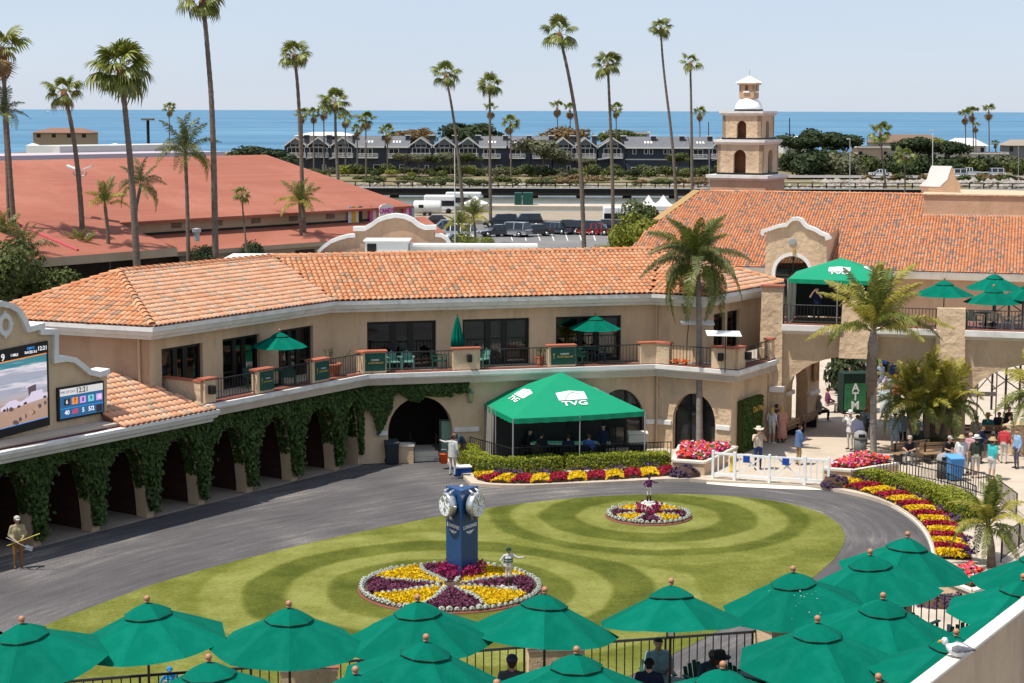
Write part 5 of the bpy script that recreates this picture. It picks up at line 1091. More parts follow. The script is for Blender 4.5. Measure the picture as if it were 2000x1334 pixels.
# ================================================================== PADDOCK
mat('clock_blue', (0.008,0.055,0.165), (0.007,0.048,0.15), 0.35, 2, spec=0.5); mat('silver', (0.62,0.62,0.60), None, 0.3, metal=0.75); mat('dial', (0.72,0.75,0.74), None, 0.4)
cv = G(901,1137); side = 1.06; hgt = 3.02
tv = [cv, cv + V3(-side/2, side*.80, 0), cv + V3(side*.50, side*.80, 0)]
clk = thing('clock_pillar', (cv + tv[1] + tv[2])/3, 'dark blue triangular pillar with two silver watch dials on the lawn', 'clock')
mb = MB(); mb.prism([tuple(p[:2]) for p in tv], 0.0, hgt); o = mb.build('pillar', M['clock_blue'], clk); bevel(o, 0.02, 2)
for k, (a, b) in enumerate(((tv[1], tv[0]), (tv[0], tv[2]))):
    t_ = (xy(b)-xy(a)).normalized(); nn = V3(t_.y, -t_.x, 0); c = (xy(a)+xy(b))/2 + V3(0,0,2.50)
    def ringz(rs, c=c, t_=t_, nn=nn): return [[c + nn*d + t_*(r*math.cos(2*math.pi*i/28)) + V3(0,0,r*math.sin(2*math.pi*i/28)) for i in range(28)] for r, d in rs]
    mb = MB(); mb.rings(ringz([(0.32,0.05),(0.395,0.12),(0.395,0.30),(0.365,0.36),(0.355,0.33)])); wc = mb.build('watch_case', M['silver'], clk, True)
    mb = MB(); mb.rings(ringz([(0.352,0.325),(0.352,0.332)])); mb.build('dial', M['dial'], wc)
    mb = MB()
    for an, L_, w_ in ((math.pi/2+0.2, 0.2, 0.014), (-0.35, 0.28, 0.01)):
        d = t_*math.cos(an) + V3(0,0,math.sin(an)); s_ = nn.cross(d); mb.slab([c+nn*.338 - s_*w_, c+nn*.338 + s_*w_, c+nn*.338 + s_*w_*.5 + d*L_, c+nn*.338 - s_*w_*.5 + d*L_], nn*.006)
    for i in range(12):
        an = 2*math.pi*i/12; d = t_*math.cos(an) + V3(0,0,math.sin(an)); s_ = nn.cross(d); mb.slab([c+nn*.335 + d*.27 - s_*.009, c+nn*.335 + d*.27 + s_*.009, c+nn*.335 + d*.325 + s_*.009, c+nn*.335 + d*.325 - s_*.009], nn*.004)
    mb.build('clock_hands', M['dark_frame'], wc)
    mb = MB()
    for ox, oz in ((-.14,.16),(.14,.16),(0,-.16)): mb.rings(ringz([(0.09,0.333),(0.082,0.338)], c + t_*ox + V3(0,0,oz)))
    mb.build('sub_dials', M['silver'], wc)
    for sx in (-1, 1):
        for sz in (-1, 1):
            mb = MB(); q = c + t_*(sx*.17) + V3(0,0,sz*.36); mb.tube([q + nn*.22, q + nn*.2 + V3(0,0,sz*.07), q + nn*.08 + V3(0,0,sz*.14)], [.06,.05,.03], 8); mb.build('lug', M['silver'], wc, True)
    mb = MB(); q = c + t_*.42 + nn*.21; mb.tube([q, q + t_*.09], .045, 10); mb.build('crown', M['silver'], wc, True)
    on_wall('lettering', text_mesh('LONGINES', 0.205, M['sign_white'], 0.004, 0.004), clk, (xy(a)+xy(b))/2 + nn*.012 + V3(0,0,1.76), nn, 0.80)
    mb = MB(); c2 = (xy(a)+xy(b))/2 + nn*.01 + V3(0,0,1.60)
    for s_ in (-1, 1):
        for j in range(3): mb.slab([c2 + t_*(s_*.03) + V3(0,0,-.03*j), c2 + t_*(s_*(.24-.06*j)) + V3(0,0,.03-.035*j), c2 + t_*(s_*(.22-.06*j)) + V3(0,0,.0-.035*j), c2 + t_*(s_*.03) + V3(0,0,-.02-.03*j)], nn*.004)
    mb.slab([c2 + t_*.03 + V3(0,0,.03), c2 - t_*.03 + V3(0,0,.03), c2 + V3(0,0,-.11)], nn*.005); mb.build('winged_emblem', M['sign_white'], clk)
mb = MB(); mb.lathe([(.07,0),(.06,.06),(.02,.09)], 10, (clk.location.x, clk.location.y, hgt)); mb.build('roof_lamp', M['light_metal'], clk, True)
leafmat('fl_yellow', (0.62,0.38,0.0), (0.74,0.54,0.01), 0.6, 0.25); leafmat('fl_purple', (0.10,0.022,0.05), (0.17,0.045,0.085), 0.7, 0.15); leafmat('fl_magenta', (0.42,0.02,0.13), (0.20,0.012,0.05), 0.6, 0.25)
leafmat('fl_red', (0.36,0.008,0.03), (0.22,0.006,0.02), 0.6, 0.2); leafmat('fl_silver', (0.42,0.45,0.38), (0.60,0.62,0.54), 0.8, 0.15); leafmat('fl_violet', (0.045,0.02,0.07), (0.10,0.05,0.12), 0.7, 0.1)
leafmat('fl_green', (0.06,0.10,0.02), (0.11,0.16,0.035), 0.6, 0.25); leafmat('hedge_leaf', (0.16,0.19,0.012), (0.34,0.34,0.028), 0.5, 0.3); leafmat('hedge_core', (0.03,0.05,0.006), (0.045,0.07,0.01), 0.7, 0.1); leafmat('fl_darkpurple', (0.045,0.025,0.055), (0.09,0.05,0.09), 0.7, 0.1)
rampmat('pansies', [(0.0,(0.62,0.02,0.02)),(0.25,(0.75,0.10,0.01)),(0.4,(0.55,0.02,0.22)),(0.55,(0.65,0.55,0.55)),(0.65,(0.35,0.02,0.18)),(0.8,(0.6,0.04,0.04)),(0.9,(0.07,0.12,0.02)),(1.0,(0.09,0.14,0.03))])
def scatter(mb, rg, n, region, z0, h, s, up=0.6):
    k = 0; tries = 0
    while k < n and tries < n*30:
        tries += 1; p = region(rg)
        if p is None: continue
        leaf(mb, V3(p[0], p[1], z0 + h*rg.random()), (rg.gauss(0,.5), rg.gauss(0,.5), up), s, rg, 1.5); k += 1
sil_rg = random.Random(3); sb = MB(); sb.ball((0,0,0.05), (0.065,0.065,0.055), 8, 5)
for _ in range(70):
    a, b = sil_rg.random()*6.28, sil_rg.random()*1.5; n_ = V3(math.cos(a)*math.cos(b), math.sin(a)*math.cos(b), math.sin(b)); leaf(sb, V3(0,0,.06) + n_*sil_rg.uniform(.07,.105), n_, 0.07, sil_rg)
sil_me = sb.mesh('silver_plant', M['fl_silver'])
def round_bed(c, r, label, spokes, rot, seed, centre, cc=None, cr=0):
    cc = cc or c; cr = cr or centre
    t = thing('flower_bed', c, label, 'flower bed', 'round flower beds on the lawn'); rg = random.Random(seed)
    mb = MB(); mb.lathe([(r+.01,0),(r+.01,.05),(r-.05,.06),(r-.05,.04)], 64, c, cap=False); mb.build('brick_edging', M['redbrown_trim'], t, True)
    mb = MB(); mb.lathe([(r-.03,.02),(r-.06,.09),(.05,.12)], 48, c); mb.build('soil', M['soil'], t, True)
    nring = int(2*math.pi*(r-.1)/.23)
    for i in range(nring): a = 2*math.pi*i/nring; inst('silver_plant', sil_me, t, (math.cos(a)*(r-.11), math.sin(a)*(r-.11), .07), (0,0,a), rg.uniform(.65,1.05))
    for s in range(spokes):
        a0 = rot + 2*math.pi*s/spokes; n = int((r-.35-centre)/.19)
        for i in range(n): q = centre + .1 + i*.19; a = a0 + .16*math.sin(q/r*3.0); inst('silver_plant', sil_me, t, (math.cos(a)*q, math.sin(a)*q, .09), (0,0,a), rg.uniform(.7,.95))
    for s in range(spokes):
        a0, a1 = rot + 2*math.pi*s/spokes, rot + 2*math.pi*(s+1)/spokes; ye = s % 2 == 0; mb = MB()
        def reg(g, a0=a0, a1=a1):
            q = centre*.8 + (r-.3-centre*.8)*math.sqrt(g.random()); b = a0 + (a1-a0)*g.random(); d = .16*math.sin(q/r*3.0)
            if min(b-a0, a1-b)*q < .09: return None
            return (c.x + math.cos(b+d)*q, c.y + math.sin(b+d)*q)
        area = math.pi*r*r/spokes
        scatter(mb, rg, int(area*420), reg, .10, .12, .085); o = mb.build('yellow_flowers' if ye else 'purple_flowers', M['fl_yellow' if ye else 'fl_purple'], t); o['kind'] = 'stuff'
    mb = MB(); scatter(mb, rg, int(760*cr), lambda g: (lambda q, a: (cc.x+math.cos(a)*q, cc.y+math.sin(a)*q))(cr*math.sqrt(g.random()), g.random()*6.28), .12, .42, .10, .2); o = mb.build('magenta_flowers', M['fl_magenta'], t); o['kind'] = 'stuff'
    return t
b1 = G(880,1150,.012)
round_bed(b1, 2.95, 'large round flower bed in yellow and purple wedges round the blue clock pillar', 8, 0.35, 11, 0.35, clk.location, .82)
round_bed(V3(BED2.x, BED2.y, 0.012), 1.63, 'smaller round flower bed in yellow and purple wedges at the far end of the lawn', 8, 0.2, 12, 0.5)
def along(pts, n):
    pts = [xy(p) for p in pts]; L_ = [0]
    for a, b in zip(pts, pts[1:]): L_.append(L_[-1] + (b-a).length)
    def f(s):
        s = max(0, min(L_[-1]-1e-6, s))
        for i in range(len(pts)-1):
            if L_[i] <= s <= L_[i+1]: d = (pts[i+1]-pts[i]).normalized(); return pts[i] + d*(s-L_[i]), d
    return f, L_[-1]
def border(px, wd, label, blocks, seed, skew=0.35, pl=1.0):
    pts = chaikin([G(*p, 0.0) for p in px], 2, False); f, L_ = along(pts, 1); rg = random.Random(seed); t = thing('flower_border', pts[0], label, 'flower border', 'flower borders along the walking ring')
    mb = MB(); k = 40; vs = []
    for i in range(k+1):
        p, d = f(L_*i/k); n = V3(-d.y, d.x, 0); vs += [p + n*.02 + V3(0,0,.02), p + n*.05 + V3(0,0,.22), p + n*wd + V3(0,0,.30), p + n*(wd+.02) + V3(0,0,.1)]
    mb.add(vs, [(4*i+j, 4*i+4+j, 4*i+5+j, 4*i+1+j) for i in range(k) for j in range(3)]); mb.build('soil', M['soil'], t)
    mb = MB(); vs = []
    for i in range(k+1): p, d = f(L_*i/k); n = V3(-d.y, d.x, 0); vs += [p - n*.10 + V3(0,0,.0), p - n*.10 + V3(0,0,.10), p + n*.02 + V3(0,0,.10)]
    mb.add(vs, [(3*i+j, 3*i+3+j, 3*i+4+j, 3*i+1+j) for i in range(k) for j in range(2)]); mb.build('kerb', M['cap_white'], t)
    s0 = 0; i = 0
    nb = int(L_/blocks)
    for i in range(nb):
        s0, s1 = L_*i/nb, L_*(i+1)/nb; ye = i % 2 == 0; mb = MB()
        def mound(s, v): a = (s-s0)/(s1-s0); return .14*math.sin(math.pi*max(0,min(1,a))) + .05
        n_ = int((s1-s0)*wd*430)
        for _ in range(n_):
            v = rg.random()*wd; s = s0 + (s1-s0)*rg.random(); a = (s-s0)/(s1-s0); p, d = f(s + skew*(v-wd/2)); n = V3(-d.y, d.x, 0); z = .16 + .10*v/wd + (.16*math.sin(math.pi*a)**.7)*(math.sin(math.pi*min(1, .25+.75*v/wd))**.5) + rg.random()*.06
            leaf(mb, p + n*v + V3(0,0,z), V3(rg.gauss(0,.5), rg.gauss(0,.5), .7) - n*.4, .10, rg, 1.5)
        o = mb.build('yellow_flowers' if ye else 'red_flowers', M['fl_yellow' if ye else 'fl_red'], t); o['kind'] = 'stuff'
        if ye:
            mb = MB(); p0, d = f((s0+s1)/2 + .3); n = V3(-d.y, d.x, 0)
            for _ in range(60): leaf(mb, p0 + n*(wd*.95 + rg.gauss(0,.12)) + d*rg.gauss(0,.22) + V3(0,0,.36 + rg.random()*.16), (rg.gauss(0,.5),rg.gauss(0,.5),.7), .1, rg, 1.4)
            o = mb.build('violet_flowers', M['fl_violet'], t); o['kind'] = 'stuff'
border([(924,938),(934,946),(965,951),(1040,952),(1130,947),(1230,942),(1330,934)], 1.05, 'long border of yellow and red flowers in front of the hedge below the green tent', 0.78, 21)
border([(1622,956),(1680,966),(1735,985),(1778,1010),(1806,1036),(1822,1066),(1828,1100)], 1.15, 'curved border of yellow and red flowers along the right end of the walking ring', 0.82, 22)
def mound(c, rx, ry, h, n, mk, label, seed, rz=0, cat='plant', grp='purple plants by the gate', leafs=.12):
    rg = random.Random(seed); t = thing('purple_plant', c, label, cat, grp, rz); mb = MB(); mb.lathe([(1,.0),(.95,.4),(.6,.8),(.1,.9)], 12)
    mb.v = [(x*rx*.85, y*ry*.85, z*h*.9) for x, y, z in mb.v]; mb.bl('stems', M['hedge_core'] if mk == 'hedge_leaf' else M['soil'], t); mb = MB()
    for _ in range(n):
        a, b = rg.random()*6.28, math.asin(rg.random()); q = V3(math.cos(a)*math.cos(b)*rx, math.sin(a)*math.cos(b)*ry, math.sin(b)*h); k = .8 + .25*mnoise.noise(q*3 + V3(seed,0,0)); leaf(mb, q*k*rg.uniform(.85,1.1), (q.x/rx, q.y/ry, q.z/h+.3), leafs, rg, 1.4)
    o = mb.bl('foliage', M[mk], t); o['kind'] = 'stuff'; return t
mound(G(1338,930,PZ), .75, .45, .5, 700, 'fl_darkpurple', 'dark purple leafy plant at the foot of the planter left of the white gate', 31)
mound(G(1630,950,PZ), .65, .45, .55, 600, 'fl_darkpurple', 'dark purple leafy plant at the foot of the planter right of the white gate', 32)
def hedge(px, wd, h, label, seed, z0=PZ):
    pts = chaikin([G(*p, z0) for p in px], 2, False); f, L_ = along(pts, 1); rg = random.Random(seed); t = thing('hedge', pts[len(pts)//2], label, 'hedge', 'clipped hedges round the walking ring'); mb = MB(); rs = []
    k = max(4, int(L_/.3))
    for i in range(k+1):
        p, d = f(L_*i/k); n = V3(-d.y, d.x, 0); e = .75 if i in (0, k) else 1; w_ = wd/2*e
        rs.append([p - n*w_*.9 + V3(0,0,z0), p - n*w_ + V3(0,0,z0+h*.5), p - n*w_*.85 + V3(0,0,z0+h*.93*e), p + n*w_*.85 + V3(0,0,z0+h*.93*e), p + n*w_ + V3(0,0,z0+h*.5), p + n*w_*.9 + V3(0,0,z0)])
    mb.rings(rs); mb.build('branches', M['hedge_core'], t); mb = MB()
    for _ in range(int(L_*(wd+2*h)*330)):
        s = rg.random()*L_; p, d = f(s); n = V3(-d.y, d.x, 0); q = rg.random()*(wd+2*h); wob = 1 + .10*mnoise.noise(V3(s*1.3, q*1.3, seed))
        if q < h: pos = p - n*wd/2*wob + V3(0,0,z0+q); nn = -n
        elif q < h+wd: pos = p + n*(q-h-wd/2) + V3(0,0,z0+h*wob); nn = V3(0,0,1)
        else: pos = p + n*wd/2*wob + V3(0,0,z0+q-h-wd); nn = n
        leaf(mb, pos + nn*rg.uniform(-.05,.04), nn, .075, rg, 1.3)
    for e in (0, L_):
        p, d = f(e); d = -d if e == 0 else d; n = V3(-d.y, d.x, 0)
        for _ in range(int(wd*h*330)): leaf(mb, p + n*wd*(rg.random()-.5) + V3(0,0,z0+h*rg.random()) + d*rg.uniform(-.02,.05), d, .075, rg, 1.3)
    o = mb.build('foliage', M['hedge_leaf'], t); o['kind'] = 'stuff'; return t
hedge([(909,893),(918,908),(938,920),(975,925),(1030,923),(1088,917)], .95, .62, 'yellow green clipped hedge curving round the left corner of the big green tent', 41)
hedge([(1104,915),(1180,913),(1250,911),(1304,909)], .85, .58, 'straight yellow green clipped hedge in front of the right half of the big tent', 42)
hedge([(1672,940),(1700,944),(1722,948)], .9, .55, 'short clipped hedge beside the right planter, nearest the gate', 43)
hedge([(1738,953),(1780,965),(1815,980)], .95, .62, 'middle clipped hedge along the right flower border', 44)
hedge([(1830,984),(1865,1000),(1895,1022)], 1.15, .72, 'broad clipped hedge along the right flower border, nearest the leaning palm', 45)
def planter(top, z1, label, seed, dens=260):
    q = [G(*p, z1) for p in top]; c = sum(q, V3(0,0,0))/len(q); t = thing('planter', (c.x,c.y,PZ), label, 'planter', 'stucco planters full of pansies'); rg = random.Random(seed); n = len(q)
    inn = [p + (c-p).normalized()*.32 for p in q]; mb = MB(); mb.prism([tuple(p[:2]) for p in q], PZ-.1, z1-.09); mb.build('planter_wall', M['stucco'], t)
    for i in range(n):
        a, b = q[i], q[(i+1) % n]; d = (b-a).normalized(); nn = V3(d.y,-d.x,0)
        if nn.dot((a+b)/2 - c) < 0: nn = -nn
        mb = MB(); mb.prism([tuple(p[:2]) for p in (a + nn*.05, b + nn*.05, inn[(i+1) % n], inn[i])], z1-.09, z1 + .001*i); mb.build('coping', M['cap_white'], t)
    mb = MB(); mb.prism([tuple(p[:2]) for p in inn], z1-.09, z1-.02); mb.build('soil', M['soil'], t); mb = MB()
    P2 = [tuple(p[:2]) for p in inn]; x0, x1, y0, y1 = min(p[0] for p in P2), max(p[0] for p in P2), min(p[1] for p in P2), max(p[1] for p in P2); area = (x1-x0)*(y1-y0)
    for _ in range(int(area*dens)):
        x, y = rg.uniform(x0,x1), rg.uniform(y0,y1)
        if inside(P2, x, y): leaf(mb, V3(x,y,z1 + .03 + rg.random()*.2 + .06*mnoise.noise(V3(x*2,y*2,0))), (rg.gauss(0,.4),rg.gauss(0,.4)-.3,.8), .15, rg, 1.6)
    o = mb.build('pansies', M['pansies'], t); o['kind'] = 'stuff'; return t
planter([(1313,898),(1376,902),(1440,871),(1327,868)], .72, 'stucco planter of red and pink pansies round the palm trunk left of the gate', 51)
planter([(1608,914),(1662,918),(1756,903),(1684,886)], .72, 'stucco planter of red pansies round the palm trunk right of the gate', 52)
planter([(1806,1117),(1900,1153),(1955,1138),(1900,1106)], .72, 'stucco planter of red and orange pansies at the right edge behind the umbrellas', 53)
mound(G(1870,1192,0), 1.5, .55, .55, 1500, 'fl_darkpurple', 'wide dark purple planting below the right edge planter, behind the railing', 54)
mound(G(1935,1215,0), 1.1, .6, .5, 900, 'fl_darkpurple', 'dark purple planting right of the wide one, behind the railing by the parapet', 55)
gt_px = [(1392,934),(1434,938),(1502,943),(1571,947),(1618,950)]; gp = [G(*p, PZ) for p in gt_px]
gate = thing('white_gate', gp[2], 'white wooden gate with crossed braces and two blue squares', 'gate'); H_ = 1.12
for i, p in enumerate(gp):
    mb = MB(); d = (gp[-1]-gp[0]).normalized(); mb.obox(p, d, .06 if i in (1,3) else .045, .06, PZ, PZ+H_+.06); mb.build('post', M['white_paint'], gate)
for i in range(4):
    a, b = gp[i], gp[i+1]; d = (b-a).normalized(); L_ = (b-a).length; c = (a+b)/2
    for z in (.16, 1.02): mb = MB(); mb.obox(c, d, L_/2-.05, .03, PZ+z, PZ+z+.09); mb.build('rail', M['white_paint'], gate)
    if i in (1, 2):
        for f0, f1 in ((.16,.93),(.93,.16)):
            s_ = .04; A = a + d*.25; B = b - d*.25; mb = MB(); n = V3(-d.y,d.x,0); o_ = -.012 if f0 < .5 else .012; mb.slab([A + V3(0,0,PZ+f0+.08) + n*o_, A + V3(0,0,PZ+f0) + n*o_, B + V3(0,0,PZ+f1) + n*o_, B + V3(0,0,PZ+f1+.08) + n*o_], n*.02); mb.build('cross_brace', M['white_paint'], gate)
        for k in (.14, .86): mb = MB(); mb.obox(a + d*L_*k, d, .02, .02, PZ+.16, PZ+1.05); mb.build('picket', M['white_paint'], gate)
        mb = MB(); n = V3(d.y,-d.x,0); mb.obox(c + n*.05 - d*(.22 if i == 1 else .05), d, .14, .01, PZ+.78, PZ+1.06); mat('blue_square', (0.01,0.06,0.32), None, 0.5); mb.build('blue_square', M['blue_square'], gate)
    else:
        for k in range(1, 4): mb = MB(); mb.obox(a + d*L_*k/4, d, .025, .02, PZ+.16, PZ+1.05); mb.build('picket', M['white_paint'], gate)
mb = MB(); e = [G(x, y, .02) for x, y in ((1380,945),(1450,951),(1530,955),(1604,957))]; bk_ = [G(x, y, PZ+.004) for x, y in ((1604,946),(1530,940),(1450,934),(1380,930))]
mb.add([tuple(p) for p in e + bk_], [(0,1,6,7),(1,2,5,6),(2,3,4,5)]); struct('gate_ramp', mb, M['cap_white'])
def rail_px(px, label, h=.9, z=PZ, step=.16):
    q = [G(*p, z) for p in px]
    for i, (a, b) in enumerate(zip(q, q[1:])): railing(a, b, z, h, label[i], 'black railings along the right ramp', step)
rail_px([(1687,932),(1770,948),(1850,968),(1905,995)], ['black railing behind the right planter, from the palm to the first hedge', 'black railing behind the middle hedge of the right border', 'black railing behind the broad hedge of the right border'])
rail_px([(1758,928),(1838,944),(1940,975),(1985,1010)], ['upper black ramp railing right of the second palm trunk', 'upper black ramp railing in front of the blue bin and the standing visitors', 'upper black ramp railing at the right edge above the leaning palm'])
rail_px([(1955,1098),(1990,1070),(2030,1040)], ['black fence left part, right of the leaning palm trunk', 'black fence right part, at the right picture edge by the leaning palm'])
rail_px([(918,893),(960,905),(1003,918)], ['black ramp rail left of the tent nearest the door', 'black ramp rail left of the tent nearest the hedge'], z=PZ)
rail_px([(1003,916),(1080,912),(1180,908),(1310,903)], ['black rail in front of the tent, left third', 'black rail in front of the tent, middle third', 'black rail in front of the tent, right third'])
# ================================================================== UMBRELLAS
def panel_mesh(r, h, nv=6, r0=0.0, sag=0.05, ex=1.06):
    mb = MB(); a = math.pi/8; vs = []; nu = 4
    for j in range(nv+1):
        q = r0 + (r-r0)*j/nv; f = q/r; z = -h*(f**ex)
        for i in range(nu+1):
            t = -a + 2*a*i/nu; edge = math.cos(a)/math.cos(t); s = sag*f*(1-(2*i/nu-1)**2)*(1.0 if j < nv else 0.6)
            vs.append((math.cos(t)*q*edge, math.sin(t)*q*edge, z - s))
    n = nu+1; mb.add(vs, [(j*n+i, j*n+n+i, j*n+n+i+1, j*n+i+1) for j in range(nv) for i in range(nu)]); return mb
PAN, VENT = {}, {}
def umbrella(loc, apex, r, rz, label, group, sign=False, tilt=(0,0), ball='wood_ball', cat='umbrella', faded=False):
    """loc: foot of the pole; apex: height of the canopy's top above it"""
    k = round(r, 2); hh = 0.46*r
    if k not in PAN:
        PAN[k] = (panel_mesh(r, hh).mesh('panel', M['umbrella'], True), panel_mesh(r*.31, hh*.305, 5, 0, .0, 1.5).mesh('vent_panel', M['umbrella'], True))
        m_ = MB(); m_.tube([(0.04,0,-0.03),(r*.97,0,-hh*.97-.02)], .011, 5); PAN[k] += (m_.mesh('rib', M['pole_dark']),)
        m_ = MB(); m_.ball((0,0,.075), .055, 12, 8); m_.lathe([(.03,0),(.045,.01),(.045,.03)], 10); PAN[k] += (m_.mesh('finial', M[ball], True),)
        m_ = MB(); m_.lathe([(r*.312,.004),(r*.315,-.004),(r*.312,-.02)], 8, cap=False); PAN[k] += (m_.mesh('vent_hem', M['dark_green']),)
    t = thing('umbrella', loc, label, cat, group, rz); c = inst('canopy', None, t, (0,0,apex), (tilt[0],tilt[1],0))
    pm, vm, rm, fm, hm = PAN[k]
    for i in range(8):
        inst('panel', pm, c, (0,0,0), (0,0,math.pi/4*i)); inst('rib', rm, c, (0,0,0), (0,0,math.pi/4*(i+.5))); inst('vent_panel', vm, c, (0,0,.045), (0,0,math.pi/4*i))
    inst('vent_hem', hm, c, (0,0,.045-hh*.305), (0,0,math.pi/8))
    inst('finial', fm, t, (0,0,apex+.055))
    m_ = MB(); m_.tube([(0,0,0),(0,0,apex+.02)], .024, 10); inst('pole', POLE.setdefault(round(apex,2), m_.mesh('pole', M['pole_dark'])), t)
    inst('base', BASE, t)
    if sign:
        s = inst('sign', SIGN, t, (0.0,0,apex-hh-.30), (0,0,-rz)); inst('sign_print', SIGNP, s)
    return t
POLE = {}; BASE = MB().lathe([(.26,0),(.26,.05),(.06,.09),(.05,.28)], 16).mesh('base', M['plastic_black'], True)
mat('sign_wood', (0.05,0.025,0.016), None, 0.6); SIGN = MB().box(-.08,.08,-.05,-.03,0,.2).mesh('sign', M['sign_wood']); SIGNP = MB().box(-.05,.05,-.056,-.0505,.045,.155).mesh('sign_print', M['sign_white'])
DZ = 4.0; UA = 2.58
U = [(42,1203,'leftmost big green umbrella, cut by the left picture edge',True), (287,1163,'green back row umbrella second from the left, beside the blue jockey statue',True), (564,1173,'green umbrella third from the left in the back row, above a red tiled pillar',True), (815,1161,'green back row umbrella in front of the large flower bed',False),
     (1064,1146,'green umbrella in the back row covering the right end of the large flower bed',True), (1311,1129,'green umbrella in the back row above the man in the pale blue polo shirt',True), (1549,1105,'green umbrella with bird droppings in the back row, above the curved rail',True), (1700,1072,'green umbrella in the back row, second from the far right end',True), (1773,1038,'farthest green umbrella, in front of the curved flower border',False),
     (407,1277,'green umbrella in the front row, below the blue jockey statue',False), (694,1301,'small looking green umbrella at the bottom edge, left of the widest front one',False), (832,1238,'wide green umbrella in the front row in the middle of the picture bottom',False), (1126,1262,'wide green umbrella in the front row left of the seated men',False), (970,1327,'green umbrella showing only its wooden ball at the bottom edge',False),
     (1412,1291,'green umbrella at the bottom edge in front of the plaid shirted man',False), (1597,1202,'green umbrella in the front row above the empty round table',False), (1725,1157,'green umbrella in the second row left of the right edge planter',False), (1868,1228,'green umbrella whose canopy passes behind the gull on the parapet',False), (1716,1315,'green umbrella at the bottom edge beside the parapet',False),
     (1999,1120,'green umbrella at the right edge below the red pansy planter',False), (2035,1062,'green umbrella at the right edge beside the leaning palm',False), (1999,1165,'green umbrella at the right edge just above the parapet top',False)]
rg = random.Random(17)
for px, py, lb, sg in U:
    q = G(px, py, DZ+UA+.18); umbrella((q.x,q.y,DZ), UA, 1.39, rg.uniform(0,.785), lb, 'green umbrellas on the near terrace', sg, (rg.gauss(0,.05), rg.gauss(0,.05)))
q = G(1549,1105,DZ+UA+.18); uo = next(o for o in col.objects if o.get('label','').startswith('green umbrella with bird')); mb = MB(); rd = random.Random(3)
for k in range(16):
    a, p, s = rd.gauss(-1.1,.7), 1.39*(.32 + .6*rd.random()**2), .005 + .012*rd.random()**2; c = V3(math.cos(a)*p, math.sin(a)*p, UA - .64*(p/1.39)**1.06 + .01); mb.add([c + V3(s*math.cos(i*1.05)*rd.uniform(.6,1.3), s*math.sin(i*1.05)*rd.uniform(.6,1.5), -.46*s*(math.cos(a)*math.cos(i*1.05)+math.sin(a)*math.sin(i*1.05))) for i in range(6)], [tuple(range(6))])
o = mb.bl('bird_droppings', flatmat((.4,.45,.42)), uo); o.rotation_euler = (0,0,-uo.rotation_euler.z); o['kind'] = 'stuff'
for px, py, i, lb in ((546,645,0,'open green umbrella on the left balcony wing'), (1163,613,1,'open green umbrella on the balcony above the big tent')):
    q0 = back_of(i, px, 700, 0.9); nn = V3(ts[i].y,-ts[i].x,0); a = PLN(px, py, q0, nn); umbrella((a.x,a.y,ZC-.05), a.z-ZC-.07, 1.17, .3, lb, 'open umbrellas on the balcony')
q0 = back_of(1,893,690,.6); a = PLN(893,617,q0,V3(ts[1].y,-ts[1].x,0)); t = thing('closed_umbrella', (a.x,a.y,ZC-.05), 'closed green umbrella on the balcony between the two wide windows', 'umbrella'); ht = a.z-ZC+.05
mb = MB(); rs = []
for f, r in ((0,.015),(.06,.05),(.3,.11),(.7,.19),(1.0,.22)): rs.append([V3(r*(1+.35*math.cos(8*2*math.pi*i/32))*math.cos(2*math.pi*i/32), r*(1+.35*math.cos(8*2*math.pi*i/32))*math.sin(2*math.pi*i/32), ht - f*1.35) for i in range(32)])
mb.rings(rs); mb.bl('folded_cloth', M['umbrella'], t, True); mb = MB(); mb.tube([(0,0,0),(0,0,ht+.06)], .022, 8); mb.bl('pole', M['pole_dark'], t)
for k, (i, px, py, d, lb) in enumerate(((2,1362,629,1.6,'white square shade umbrella left of the palm trunk on the balcony end'), (3,1413,651,.9,'lower white square shade umbrella right of the palm trunk on the balcony end'))):
    q0 = back_of(i, px, 690, d); a = PLN(px, py, q0, V3(0.1,-1,0)); t = thing('square_umbrella', (a.x,a.y,ZC-.05), lb, 'umbrella', 'white square shade umbrellas'); z = a.z-ZC+.05
    mb = MB(); hw = .78; mb.slab([(-hw,-hw*.9,z-.03),(hw*.9,-hw,z-.05),(hw,hw*.9,z),(-hw*.9,hw,z+.02)], (0,0,.02)); mb.slab([(-.5,-.5,z-.02),(.5,-.5,z-.02),(.5,.5,z-.02),(-.5,.5,z-.02)], (0,0,-.03)); mb.bl('canopy', M['white_paint'], t)
    mb = MB(); mb.tube([(-.45 if k == 0 else .1,0,0),(-.45 if k == 0 else .1,0,z*.55),(-.38 if k == 0 else .1,0,z)], .02, 8); mb.bl('pole', M['pole_dark'], t)
for px, py, d, lb in ((1845,547,1.4,'green umbrella on the bridge terrace left of the double one, above the right palm fronds'), (1943,535,3.4,'taller green umbrella on the bridge terrace behind another'), (1941,561,1.2,'green umbrella on the bridge terrace in front of the taller one'), (2012,553,2.0,'green umbrella on the bridge terrace at the right picture edge')):
    a = PLN(px, py, b0 - bn*d, bn); umbrella((a.x,a.y,BZ-.1), a.z-BZ+.05, 1.36, rg.uniform(0,.78), lb, 'green umbrellas on the bridge terrace')
for k, (px, d, rz) in enumerate(((1905,1.2,.4),(1938,1.4,3.0),(1968,.9,1.2),(1995,1.5,4.0))):
    a = PLN(px, 620, b0 - bn*d, bn); chair((a.x,a.y,BZ-.1), rz, 'pale %s slatted armchair behind the right terrace railing' % ('leftmost', 'second', 'third', 'rightmost')[k], 'terrace armchairs', 'tan_cloth')
a = PLN(1925, 620, b0 - bn*1.6, bn); table((a.x,a.y,BZ-.1), 'round table among pale armchairs on the bridge terrace', 'terrace tables')
